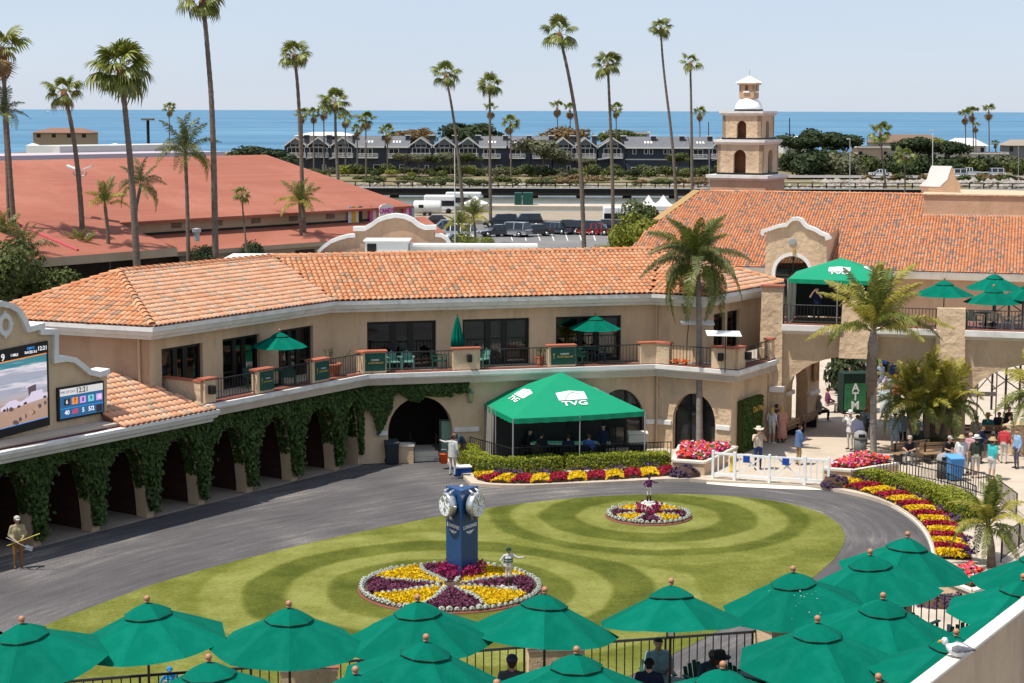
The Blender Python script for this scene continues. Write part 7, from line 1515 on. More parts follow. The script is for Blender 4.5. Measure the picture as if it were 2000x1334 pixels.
# ================================================================== BACKGROUND
mat('red_roof', (0.32,0.112,0.07), (0.26,0.085,0.052), 0.9, 0.5, 0.5, .9, dirt=(0.36,0.138,0.09), dscale=0.12, rot=R(50), stretch=(9,.35,1)); mat('cream_wall', (0.40,0.30,0.20), (0.36,0.27,0.18), 0.9, 1)
mat('shingle', (0.15,0.152,0.16), (0.11,0.112,0.12), 0.9, 1.5, 0.3, 8); mat('slate_wall', (0.05,0.06,0.075), (0.042,0.05,0.064), 0.8, 1.5); mat('slate_wall2', (0.06,0.062,0.068), (0.05,0.052,0.058), 0.8, 1.5)
mat('far_white', (0.68,0.66,0.62), (0.6,0.58,0.54), 0.8, 1); mat('dark_timber', (0.016,0.013,0.012), (0.03,0.024,0.02), 0.9, 1); mat('rock', (0.36,0.32,0.27), (0.22,0.19,0.165), 0.95, 1.2, 0.4)
leafmat('bush_dark', (0.016,0.028,0.010), (0.05,0.07,0.02), 0.7, 0.15); leafmat('bush_mid', (0.04,0.06,0.014), (0.11,0.125,0.03), 0.65, 0.2); leafmat('bush_lime', (0.10,0.13,0.014), (0.25,0.25,0.03), 0.6, 0.25); leafmat('bush_grey', (0.09,0.095,0.05), (0.17,0.165,0.09), 0.8, 0.2); leafmat('bush_brown', (0.13,0.085,0.035), (0.24,0.16,0.07), 0.85, 0.2)
hu = (G(808,402,6.8) - G(232,435,6.8)); hu.z = 0; hu.normalize(); hn = V3(-hu.y, hu.x, 0); e2_ = G(808,402,6.8); pit = .235
n3 = hu.cross((hn + V3(0,0,pit)).normalized()).normalized()
def HP(px, py): d = ray(px, py); o = V3(0,0,CAMH); return o + d*((e2_-o).dot(n3)/d.dot(n3))
rh = thing('red_roofed_hall', xy(e2_), 'huge low hall with a flat red roof left of the car park', 'building')
Rr = HP(520,302); RlL = Rr - hu*75; Ebl = HP(230,435)
Lc = HP(346,484); Ll = HP(-120,520)
mb = MB(); mb.slab([HP(-160,470), Ll, Lc, Ebl, e2_, Rr, RlL][::-1], (0,0,-.2)); back = e2_ + hn*((Rr-e2_).dot(hn)*2); mb.slab([e2_, back, Rr][::-1], (0,0,-.15)); mb.build('roof', M['red_roof'], rh)
mb = MB(); w0h = xy(Ebl) + hn*.7 - hu*2; w1h = xy(e2_) + hn*.7 - hu*.7; mb.obox((w0h+w1h)/2, hu, (w1h-w0h).length/2, .1, 0, 6.75); mb.obox(w1h + hn*14, hn, 14, .1, 0, 6.7); mb.build('clerestory_wall', M['cream_wall'], rh)
mb = MB(); mb.obox((w0h+w1h)/2 - hn*.13, hu, (w1h-w0h).length/2, .03, 5.62, 5.85); mb.build('dark_band', M['dark_timber'], rh)
for px in (345,425,500,573,645):
    q = PLN(px, 440-(px-345)*.06, w0h - hn*.12, hn); mb = MB(); mb.obox(xy(q), hu, .5, .03, q.z-.22, q.z+.18); mb.build('vent', M['trunk_palm'], rh)
l0, l1 = G(346,492,4.6), G(870,455,4.6); mb = MB(); mb.slab([l0, l1, V3(w1h.x,w1h.y,5.72) + hu*3, V3(w0h.x,w0h.y,5.72)][::-1], (0,0,-.15)); mb.build('lower_roof', M['red_roof'], rh)
mb = MB(); dl_ = (l1-l0).normalized(); mb.slab([l0 + V3(0,0,-.02) - hn*.02, l1 + V3(0,0,-.02) - hn*.02, l1 + V3(0,0,-.35) - hn*.02, l0 + V3(0,0,-.35) - hn*.02], hn*.05); mb.slab([Ll - hn*.02, Lc - hn*.02, Lc - V3(0,0,.6) - hn*.02, Ll - V3(0,0,.6) - hn*.02], hn*.08); mb.build('fascia', M['cream_wall'], rh)
mb = MB(); mb.obox((xy(l0)+xy(l1))/2 + hn*.8, hu, (l1-l0).length/2-.5, .1, 0, 4.55); mb.build('ground_wall', M['cream_wall'], rh)
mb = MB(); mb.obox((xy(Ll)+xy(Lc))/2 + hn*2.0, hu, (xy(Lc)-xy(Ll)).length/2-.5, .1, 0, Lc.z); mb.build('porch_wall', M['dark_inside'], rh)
for k in range(9): q = xy(l0).lerp(xy(l1), .06 + k*.1) + hn*.68; mb = MB(); mb.obox(q, hu, 1.1, .03, 2.9, 4.0); mb.build('window', M['glass'] if False else M['dark_frame'], rh)
mb = MB(); a, b = HP(-30,412), HP(152,490); mb.tube([a + V3(0,0,.05), b + V3(0,0,.05)], .11, 6); mat('pink_ridge', (0.45,0.07,0.09), None, 0.7); mb.build('ridge_cap', M['pink_ridge'], rh)
q = HP(384,458); mb = MB(); mb.lathe([(.22,-.5),(.22,.15),(.34,.18),(.34,.42),(.05,.5)], 10, q); mb.build('roof_vent', M['pole_metal'], rh)
st = thing('candy_stand', xy(w1h), 'brightly striped stand with a pink sign at the end of the red hall', 'stand')
for i, (px, c) in enumerate(((683,(.55,.62,.62)),(690,(.62,.38,.03)),(697,(.65,.6,.4)),(704,(.03,.03,.03)),(725,(.6,.12,.3)),(731,(.66,.62,.6)),(790,(.6,.1,.3)),(796,(.66,.6,.6)),(801,(.55,.08,.3)),(806,(.3,.5,.48)))):
    a = PLN(px, 420, w0h - hn*.3, hn); mb = MB(); mb.obox(xy(a), hu, .2, .03, a.z-.75, a.z+.75); mb.build('stripe_panel', flatmat(c), st)
a = PLN(755, 412, w0h - hn*1.6, hn); mb = MB(); mb.slab([a + hu*x + V3(0,0,z) for x, z in ((-.85,-.5),(.85,-.5),(.85,.35),(.55,.55),(0,.62),(-.55,.55),(-.85,.35))], hn*.1); mb.build('sign_board', M['far_white'], st)
on_wall('lettering', text_mesh('CANDY', .62, flatmat((.55,.04,.32)), .01, .02), st, a - hn*.03, -hn, .9)
q0, q1 = AY(-40,300,235), AY(385,296,262); mb = MB(); d = (xy(q1)-xy(q0)).normalized(); lw = thing('white_roof_shed', xy(q0), 'long white roofed shed beyond the red hall', 'building'); mb.obox((xy(q0)+xy(q1))/2, d, (q1-q0).length/2, 5, 0, q0.z-1.2); mb.build('walls', M['far_white'], lw)
mb = MB(); mb.obox((xy(q0)+xy(q1))/2, d, (q1-q0).length/2+.6, 5.5, q0.z-1.2, q0.z-.2); mb.build('roof', flatmat((.5,.42,.45)), lw); mb = MB(); mb.obox((xy(q0)+xy(q1))/2 + V3(0,12,0), d, (q1-q0).length/2-6, 4, 0, q0.z+.7); mb.build('upper_storey', flatmat((.5,.5,.46)), lw)
for px in (65,225): a = AY(px,287,258); mb = MB(); mb.lathe([(.9,0),(.9,1.6),(1.1,1.7),(.2,2.0)], 12, (a.x,a.y,a.z-1.5)); mb.build('roof_fan', M['far_white'], lw)
GY = 104.0; GA = lambda px, py: AY(px, py, GY)
mgx = thing('stained_gable', GA(770,490), 'weather stained curved gable with white coping behind the main roof', 'gable')
cpx = [(690,447),(712,447),(724,440),(738,430),(755,424),(772,421),(790,423),(806,430),(818,440),(830,445),(852,444)]
mb = MB(); pl = [GA(x, y) for x, y in [(694,449)] + cpx[1:-1] + [(849,448)]]; pl = [V3(pl[0].x,GY,4)] + pl + [V3(pl[-1].x,GY,4)]; mb.slab(pl, (0,.5,0)); mb.build('gable_wall', M['stucco_pink'], mgx)
ribbon(mgx, [GA(*p) for p in cpx], (0,-1,0), .12, .12, .14, .61)
for px in ([(622,492),(632,482),(646,472),(664,465),(680,461),(694,460)], [(850,459),(862,460),(872,466),(879,478),(881,490)]):
    mb = MB(); pl = [GA(*p) for p in px]; pl = pl + [V3(pl[-1].x,GY,4), V3(pl[0].x,GY,4)]; mb.slab(pl, (0,.4,0)); mb.build('side_wing', M['stucco_pink'], mgx); ribbon(mgx, [GA(*p) for p in px], (0,-1,0), .1, .1, .12, .5)
AYd = 95.0; fz = AY(760,497,AYd).z
mb = MB(); mb.box(-16,8,90,103,3.0,fz-.6); o = mb.build('flat_roof', M['far_white'], main)
ac = thing('rooftop_unit', V3(AY(755,490,AYd).x,AYd,fz), 'grey rooftop air handling unit with a dark open end', 'roof unit'); a, b = AY(713,472,AYd), AY(796,472,AYd)
mb = MB(); mb.box(a.x,b.x,AYd,AYd+2,fz-.6,a.z); mb.build('housing', M['light_metal'], ac); mb = MB(); a2, b2 = AY(717,476,AYd), AY(735,476,AYd); mb.box(a2.x,b2.x,AYd-.02,AYd,fz-.5,a2.z); mb.build('open_end', M['dark_frame'], ac); mb = MB(); mb.box(a.x-.1,b.x+.1,AYd-.08,AYd+2.1,a.z,a.z+.06); mb.build('top_lip', M['far_white'], ac)
a, b = AY(800,478,AYd+1), AY(1050,478,AYd+1); du = thing('rooftop_duct', V3((a.x+b.x)/2,AYd+1,fz), 'long pale rooftop duct right of the air handling unit', 'duct'); mb = MB(); mb.box(a.x,b.x,AYd+1,AYd+2.2,fz-.7,a.z-.12); mb.build('duct_side', M['light_metal'], du); mb = MB(); mb.box(a.x,b.x,AYd+.9,AYd+2.3,a.z-.12,a.z); mb.build('duct_top', M['far_white'], du)
def row_house(px, wpx, kind, label, D=409, seed=0):
    z0 = .9; c = AY(px, 300, D); wd = wpx*D/F; t = thing('row_house', (c.x,D,z0), label, 'house', 'grey row houses along the river'); h = 6.3; dp = 9; hw = wd/2; rise = 1.9
    mb = MB(); mb.box(-hw,hw,0,dp,-1,h); mb.bl('wall', M['slate_wall'], t)
    def win(x0, x1, za, zb, arch=False, y=-.06):
        f = MB(); f.box(x0-.1,x1+.1,y,y+.05,za-.1,zb+.1)
        if arch: f.lathe([((x1-x0)/2+.12,0),((x1-x0)/2+.12,.05)], 20); f.v[-40:] = [((x0+x1)/2 + q[0], y + q[2], zb + max(0,q[1])) for q in f.v[-40:]]
        o = f.bl('window', M['far_white'], t); n = max(1, int((x1-x0)/.8)); w_ = (x1-x0)/n
        for k in range(n): g = MB(); g.box(x0+k*w_+.05,x0+(k+1)*w_-.05,y-.02,y,za,zb); g.bl('pane', M['dark_frame'], o)
        if arch: g = MB(); r = (x1-x0)/2; g.slab([((x0+x1)/2 + r*.95*math.cos(math.pi*i/10), y-.01, zb + .06 + r*.85*math.sin(math.pi*i/10)) for i in range(11)], (0,-.01,0)); g.build('pane', flatmat((.22,.25,.28)), o, world=False)
    def balcony(x0, x1, z):
        b = MB(); b.box(x0,x1,-1.3,0,z-.15,z); b.box(x0,x1,-1.3,-1.24,z+.85,z+.95); o = b.bl('balcony', M['far_white'], t)
        b = MB(); n = int((x1-x0)/.28)
        for k in range(n+1): x = x0 + (x1-x0)*k/n; b.box(x-.045,x+.045,-1.29,-1.25,z,z+.87)
        q_ = b.bl('balusters', M['far_white'], o); q_['kind'] = 'stuff'
    if kind == 'gable':
        ov = .35; mb = MB(); mb.slab([(-hw-ov,-.8,h-.35),(0,-.8,h+rise),(0,dp+.3,h+rise),(-hw-ov,dp+.3,h-.35)], (0,0,.18)); mb.slab([(hw+ov,-.8,h-.35),(0,-.8,h+rise),(0,dp+.3,h+rise),(hw+ov,dp+.3,h-.35)], (0,0,.18)); mb.bl('roof', M['shingle'], t)
        mb = MB(); mb.slab([(-hw,0,h-.02),(hw,0,h-.02),(0,0,h+rise-.1)], (0,.2,0)); mb.bl('gable_front', M['slate_wall'], t)
        for s in (-1, 1): mb = MB(); mb.slab([(s*(hw+ov),-.86,h-.50),(0,-.86,h+rise-.15),(0,-.86,h+rise+.16),(s*(hw+ov),-.86,h-.19)], (0,.08,0)); mb.bl('barge_board', M['far_white'], t)
        win(-1.2,1.2,h-.2,h+.25,True); win(-1.9,1.9,h-2.1,h-.5); balcony(-2.3,2.3,h-2.5); win(hw*.35,hw*.35+.7,.2,1.9)
        mb = MB(); mb.slab([(-hw-.2,-1.5,h-3.1),(-hw*.2,-1.5,h-2.7),(-hw*.2,0,h-2.4),(-hw-.2,0,h-2.8)], (0,0,.15)); mb.bl('porch_roof', M['shingle'], t)
    else:
        mb = MB(); mb.slab([(-hw-.2,-.7,h-.2),(hw+.2,-.7,h-.2),(hw+.2,dp*.55,h+rise+.1),(-hw-.2,dp*.55,h+rise+.1)], (0,0,.18)); mb.slab([(-hw-.2,dp+.6,h-.2),(hw+.2,dp+.6,h-.2),(hw+.2,dp*.55,h+rise+.1),(-hw-.2,dp*.55,h+rise+.1)], (0,0,.18)); mb.bl('roof', M['shingle'], t)
        mb = MB(); mb.box(-hw-.2,hw+.2,-.76,-.68,h-.42,h-.02); mb.bl('fascia', M['far_white'], t)
        if kind == 'flat': win(-hw*.7,hw*.1,h-2.2,h-.7); win(hw*.2,hw*.6,.1,2.0); balcony(-hw*.8,hw*.5,h-2.6)
        else:
            for x in (-.72,-.36,-.2,.25,.42): win(hw*x-.35,hw*x+.35,h-1.6,h-.6)
            win(-hw*.8,-hw*.3,.0,1.6); win(hw*.1,hw*.6,.0,1.6); mb = MB(); mb.box(-hw,hw,-.08,-.0,h-3.0,h-2.75); mb.bl('trim_band', M['far_white'], t)
        for k in range(3): mb = MB(); x = -hw*.4 + k*.7; mb.slab([(x,1.0,h+.62),(x+.4,1.0,h+.62),(x+.4,2.2,h+1.05),(x,2.2,h+1.05)], (0,-.05,.12)); mb.bl('skylight', M['far_white'], t)
    for x in ([hw*.85] if kind != 'long' else [-hw*.1, hw*.8]): mb = MB(); mb.box(x-.55,x+.55,2.4,3.6,h-.5,h+2.3); o = mb.bl('chimney', M['slate_wall2'], t); mb = MB(); mb.box(x-.7,x+.7,2.25,3.75,h+2.3,h+2.45); mb.bl('chimney_cap', M['far_white'], o)
for px, w_, k, lb in ((578,44,'gable','leftmost grey gabled row house beside the red roof'), (622,44,'gable','grey gabled row house with a white balcony, second from the left'), (670,50,'gable','grey gabled row house with arched window left of the skylight house'), (724,58,'flat','grey row house with skylights and a white balcony, left part of the row'), (776,46,'flat','plain grey row house behind thin trees, left part of the row'), (822,48,'gable','grey gabled row house above the middle left trees'), (868,46,'gable','grey gabled row house with a blind arch, left of its twin'), (914,46,'gable','grey gabled row house with a blind arch, right of its twin'), (964,54,'flat','grey row house with skylights and a white balcony in the middle of the row'), (1014,46,'flat','grey row house behind the straight fan palm'), (1058,44,'flat','grey row house behind the broad tree'), (1100,44,'gable','grey gabled row house right of the broad tree'), (1143,44,'gable','grey gabled row house behind the leaning palm trunk'), (1196,54,'gable','grey gabled row house at the left end of the long plain one'), (1284,124,'long','long plain grey house with small white framed windows'), (1370,44,'flat','grey row house behind the right slim palms'), (1408,34,'gable','small grey gabled house left of the bell tower')):
    row_house(px, w_, k, lb)
def far_house(px, py0, py1, wpx, D, label, rc, wc, flat_=False):
    a = AY(px, py0, D); b = AY(px, py1, D); wd = wpx*D/F/2; h = b.z-a.z; t = thing('beach_house', (a.x,D,a.z-2), label, 'house', 'houses along the beach'); mb = MB(); mb.box(-wd,wd,0,9,0,2+h*(1 if flat_ else .6)); mb.bl('wall', flatmat(wc), t)
    mb = MB()
    if flat_: mb.box(-wd-.5,wd+.5,-.6,9.6,2+h-.4,2+h)
    else: z = 2+h*.58; mb.rings([[(-wd-.7,-.7,z),(wd+.7,-.7,z),(wd+.7,9.7,z),(-wd-.7,9.7,z)], [(-wd*.5,4,2+h),(wd*.5,4,2+h),(wd*.5,5,2+h),(-wd*.5,5,2+h)]])
    mb.bl('roof', flatmat(rc), t)
    for k in range(max(2, int(wd/1.6))): x = -wd*.8 + 1.6*wd*k/max(1, int(wd/1.6)-1); mb = MB(); mb.box(x-.5,x+.5,-.05,-.0,2+h*.15,2+h*.48); mb.bl('window', M['dark_frame'], t)
W_, T_, G_ = (.6,.58,.54), (.45,.36,.26), (.2,.2,.2)
for a in ((635,275,258,110,430,'white roofed house behind the leftmost grey houses',W_,W_), (770,282,262,70,440,'pale house behind the skylight row house',W_,T_), (1225,270,258,85,440,'white flat roofed house above the right grey houses',W_,W_,True), (1040,276,267,160,450,'low white house between the chimneys of the grey row',W_,W_,True), (1780,300,263,150,520,'brown hip roofed beach house right of the bell tower',(.2,.13,.09),(.4,.38,.34)), (1890,305,270,70,515,'white hip roofed beach house below the far right palms',W_,W_), (1705,305,286,60,505,'low pale flat roofed house right of the dark trees',W_,T_,True), (1560,286,266,60,520,'white house beside the bell tower',W_,W_), (1995,300,273,50,500,'dark glazed house at the right picture edge',(.3,.25,.2),G_), (120,272,250,110,450,'brown roofed house far left beyond the white shed',(.24,.13,.09),(.4,.3,.2)), (1905,320,298,120,470,'low white house terrace below the far right palms',W_,W_,True)): far_house(*a)
BL_ = {}
def lump(key, mk, seed, n=650, asp=.8, s=.17):
    rg = random.Random(seed); mb = MB(); cs = [(V3(rg.gauss(0,.32), rg.gauss(0,.32), .35 + rg.random()*.4*asp), rg.uniform(.35,.62)) for _ in range(7)]
    for _ in range(n):
        c, r = rg.choice(cs); d = V3(rg.gauss(0,1), rg.gauss(0,1), rg.gauss(.25,1)).normalized(); q = c + V3(d.x, d.y, d.z*asp)*r*rg.uniform(.75,1.05)
        if q.z < -.05: q.z = rg.random()*.1
        leaf(mb, q, d, s, rg, 1.4)
    BL_[key] = mb.mesh('foliage', M[mk]); return BL_[key]
for k, mk in enumerate(('bush_dark','bush_mid','bush_lime','bush_grey','bush_brown')):
    for j in range(2): lump((mk, j), mk, 40+k*3+j); lump((mk+'N', j), mk, 90+k*3+j, 3200, .85, .075)
STEM = MB().tube([(0,0,-.3),(0.03,0,.5)], .06, 5).mesh('stem', M['bark'])
def bush(p, r, mk, label, group, h=1.0, seed=0):
    rg = random.Random(seed); t = thing('bush', p, label, 'bush', group, rg.random()*6.28); o = inst('foliage', BL_[(mk, seed % 2)], t, (0,0,0), (0,0,0), (r,r,r*h)); o['kind'] = 'stuff'; inst('stem', STEM, t, (0,0,0), (0,0,0), (r,r,r)); return t
NH = ((600,'the leftmost gabled house'),(646,'the second gabled house'),(697,'the third gabled house'),(750,'the left skylight house'),(799,'the plain left house'),(845,'the middle left gable'),(891,'the left twin gable'),(939,'the right twin gable'),(990,'the middle skylight house'),(1036,'the house behind the straight palm'),(1079,'the broad tree'),(1121,'the gable by the broad tree'),(1168,'the leaning palm trunk'),(1222,'the gable by the long house'),(1284,'the long house, left half'),(1347,'the long house, right half'),(1390,'the right slim palms'),(2100,'the bell tower'))
NF = ((1560,'beside the bell tower'),(1600,'below the left dark trees'),(1650,'below the tallest dark tree'),(1700,'below the pale flat roofed house'),(1735,'beside the roof palm'),(1790,'below the brown beach house'),(1840,'left of the bell gable'),(1880,'below the far right palms'),(1930,'behind the white pickup'),(2200,'at the right picture edge'))
def near_house(px): return next(n for x, n in NH if px < x)
def near_far(px): return next(n for x, n in NF if px < x)
rg = random.Random(77); kinds = ['bush_mid','bush_dark','bush_mid','bush_grey','bush_lime','bush_mid']
for k in range(74):
    px = 600 + k*11.2 + rg.gauss(0,3); D = rg.uniform(396,406) if k % 3 else rg.uniform(386,393); q = AY(px, 300, D); mk = kinds[int(rg.random()*6)]
    bush(V3(q.x,D,fbz(D)), rg.uniform(1.2,2.6), mk, {'bush_mid':'green','bush_dark':'dark green','bush_grey':'grey green','bush_lime':'lime green'}[mk] + ' garden bush before ' + near_house(px), 'garden bushes before the grey houses', rg.uniform(.7,1.1), k)
for k in range(46):
    px = 1535 + k*10.3 + rg.gauss(0,6); D = rg.uniform(398,440); q = AY(px, 300, D); mk = rg.choice(['bush_dark','bush_mid','bush_dark','bush_grey'])
    if 1640 < px < 1980 and D < 404: D = 404 + rg.random()*8; q = AY(px, 300, D)
    bush(V3(q.x,D,1.0), rg.uniform(2.4,4.4)*(1.25 if px < 1660 else 1), mk, {'bush_mid':'green','bush_dark':'dark green','bush_grey':'grey green'}[mk] + ' bush in the right thicket ' + near_far(px), 'thicket right of the bell tower', rg.uniform(.8,1.15), k+3)
for k in range(22):
    px = 1690 + rg.random()*310; D = rg.uniform(372,380); q = AY(px, 300, D); mk = rg.choice(['bush_brown','bush_mid','bush_dark']); bush(V3(q.x,D,fbz(D)-.1), rg.uniform(1.0,2.2), mk, {'bush_mid':'green','bush_dark':'dark','bush_brown':'brown'}[mk] + ' scrub bush on the rocky slope ' + near_far(px), 'scrub on the rocky slope', .8, k)
for k in range(60):
    px = 700 + rg.random()*720; D = rg.uniform(357,376); q = AY(px, 300, D); mk = 'bush_brown' if px > 1050 and rg.random() < .7 else 'bush_mid'; bush(V3(q.x,D,fbz(D)-.25), rg.uniform(1.4,3.0), mk, ('brown' if mk == 'bush_brown' else 'green') + ' bank scrub below ' + near_house(px), 'low scrub on the river bank', .45, k)
def tree(p, h, r, mk, label, group, seed, tm='bark', asp=.75, lean=0):
    rg = random.Random(seed); t = thing('tree', p, label, 'tree', group); mb = MB(); top = V3(lean,0,h*.62); mb.tube([(0,0,-.5),(lean*.4,0,h*.3),top], [h*.035,h*.028,h*.02], 7); mb.bl('trunk', M[tm], t, True)
    for k in range(5):
        a = k*1.256 + rg.random(); e = top + V3(math.cos(a)*r*.6, math.sin(a)*r*.6, h*.16*rg.uniform(.6,1.3)); mb = MB(); mb.tube([V3(lean*.5,0,h*.38 + rg.random()*.1*h), top.lerp(e,.5) + V3(0,0,.05*h), e], [h*.02,h*.014,h*.008], 5); mb.bl('limb', M[tm], t, True)
    for k in range(6):
        a = k*1.05 + rg.random(); q = top + V3(math.cos(a)*r*.5*(k > 0), math.sin(a)*r*.5*(k > 0), h*.05*rg.gauss(0,1)); o = inst('crown', BL_[(mk, k % 2)], t, q, (0,0,rg.random()*6), (r*.62,r*.62,r*.62*asp)); o['kind'] = 'stuff'
for k, (px, D, h_, r, mk, lb) in enumerate(((790,394,6,2.6,'bush_grey','thin grey trunked tree before the plain left row house'), (818,393,6,2.2,'bush_grey','thin bare tree before the middle left gable'), (845,395,5.5,2.2,'bush_mid','small open tree right of the middle left gable'), (880,394,6,2.6,'bush_grey','thin grey tree before the twin gables'), (912,393,5.5,2.6,'bush_mid','open tree before the right twin gable'), (1062,392,8.5,5.0,'bush_grey','broad umbrella shaped tree with white branches before the grey houses'), (1100,393,5.5,2.0,'bush_grey','small white trunked tree right of the broad tree'), (1148,393,5,1.8,'bush_grey','small white trunked tree near the leaning palm'), (1325,394,6,2.8,'bush_mid','green tree before the long grey house'),
    (485,300,11,4.2,'bush_dark','dark round tree beyond the red roof ridge, left of two'), (545,300,10,3.8,'bush_dark','dark round tree beyond the red roof ridge, right of two'), (200,330,9,3.4,'bush_dark','dark low tree beyond the white shed'), (925,425,12,6.5,'bush_dark','wide dark domed tree rising behind the grey roofs'), (815,430,11,5,'bush_brown','brownish tree rising behind the grey roofs'), (1110,430,10.5,6,'bush_brown','brown green tree below the far pair of palms'), (1210,440,11,5,'bush_mid','green tree behind the right grey roofs'), (1560,425,10,5,'bush_dark','dark tree right of the bell tower'), (1610,430,11.5,5.5,'bush_dark','tallest dark tree right of the bell tower'), (1650,430,9.5,4.5,'bush_dark','dark tree at the right side of the thicket'), (1790,415,8.5,5,'bush_dark','dark hedge like tree before the brown beach house'), (1850,415,8.5,5,'bush_dark','dark broad tree before the white beach house'), (1815,418,9.5,4,'bush_lime','bright green tree beside the brown beach house'))):
    q = AY(px, 300, D); tree(V3(q.x,D,.9 if D > 350 else 0), h_-.3, r*1.15, mk, lb, 'trees round the houses', 200+k)
for k, (px, py, D, r, mk, h_, lb) in enumerate(((1225,488,140,2.6,'bush_lime',1.3,'bushy yellow green shrub left part, behind the main roof'), (1290,485,138,2.9,'bush_lime',1.15,'bushy yellow green shrub right part, beside the tile roof verge'), (1250,470,145,2.6,'bush_mid',1.5,'green shrub at the back of the yellow green pair'), (1195,490,142,1.7,'bush_lime',.9,'low yellow green shrub at the left of the pair'), (930,488,185,2.3,'bush_lime',1.1,'round green shrub below the feather palms by the car park'), (960,488,184,1.8,'bush_mid',1.0,'round green shrub nearest the parked black cars'), (905,490,183,1.6,'bush_mid',1.0,'small green shrub left below the feather palms'), (400,508,135,1.5,'bush_dark',1.3,'dark shrub at the wall of the red hall, left of the small palm'), (490,505,140,1.5,'bush_dark',1.5,'dark shrub at the wall of the red hall, right of the small palm'), (85,565,120,2.6,'bush_mid',1.0,'green thicket behind the left hip of the tile roof'), (25,570,118,3.2,'bush_mid',1.25,'green thicket at the far left behind the tile roof'), (115,585,112,1.8,'bush_lime',.8,'yellow green shrub behind the left hip of the tile roof'), (1340,440,150,1.8,'bush_mid',1.0,'small dark green shrub below the tile roof verge'))):
    q = AY(px, py, D); bush(V3(q.x,D,max(0,q.z-r*.2)*0 + max(0, AY(px,py,D).z-1.0)), r, mk+'N', lb, 'shrubs behind the main roof', h_, k)
rg = random.Random(91); mb = MB()
for _ in range(1500):
    x = rg.uniform(-80, 132); y = rg.uniform(352, 372) if x > 62 else rg.uniform(351, 358); s = rg.uniform(.3,.95)*(1.25 if x > 62 else .75); z = fbz(y)
    if x < 62 and rg.random() < .45: continue
    pts = [(x + s*math.cos(a)*rg.uniform(.6,1.2), y + s*math.sin(a)*rg.uniform(.6,1.2), z + hh) for hh, sc in ((-.2,1),(.25*s,1)) for a in (0,1.25,2.5,3.77,5.0)]; tpv = (x + rg.gauss(0,.2)*s, y + rg.gauss(0,.2)*s, z + s*rg.uniform(.5,.95))
    mb.add(pts + [tpv], [(i, (i+1) % 5, 5+(i+1) % 5, 5+i) for i in range(5)] + [(5+i, 5+(i+1) % 5, 10) for i in range(5)])
o = mb.build('riprap', M['rock']); tag(o, 'pale rocks piled along the far river bank', 'rocks', kind='stuff')
tq = thing('railway_trestle', (20,318,0), 'dark timber railway trestle across the river', 'bridge')
mb = MB(); mb.box(-75,135,316,320,.45,1.65); mb.build('deck', M['dark_timber'], tq)
for z in (2.2, 2.8): mb = MB(); mb.box(-75,135,315.9,316.05,z-.07,z+.07); mb.build('hand_rail', M['dark_timber'], tq)
pm_ = MB().box(-.1,.1,-.1,.1,0,1.15).mesh('rail_post', M['dark_timber']); pl_ = MB().box(-.7,.7,-1.6,1.6,-2.2,0).mesh('pier', M['dark_timber'])
for k in range(84): inst('rail_post', pm_, tq, (-95 + k*2.5 , -2.02, 1.65))
for k in range(24): inst('pier', pl_, tq, (-90 + k*8.2, 0, .5))
mb = MB(); mb.box(-75,135,315.85,315.95,1.68,1.85); mb.build('white_pipe', M['light_metal'], tq)
mb = MB(); mb.box(-10,60,281,288,-.1,.45); o = mb.build('wharf', M['concrete']); o['kind'] = 'structure'
mb = MB(); mb.box(-40,70,243,244,-.05,.5); o = mb.build('lot_kerb', M['sand']); o['kind'] = 'structure'
sheet('lot_verge', [(-60,244),(70,244),(70,281),(-60,281)], -.03, M['sand'])
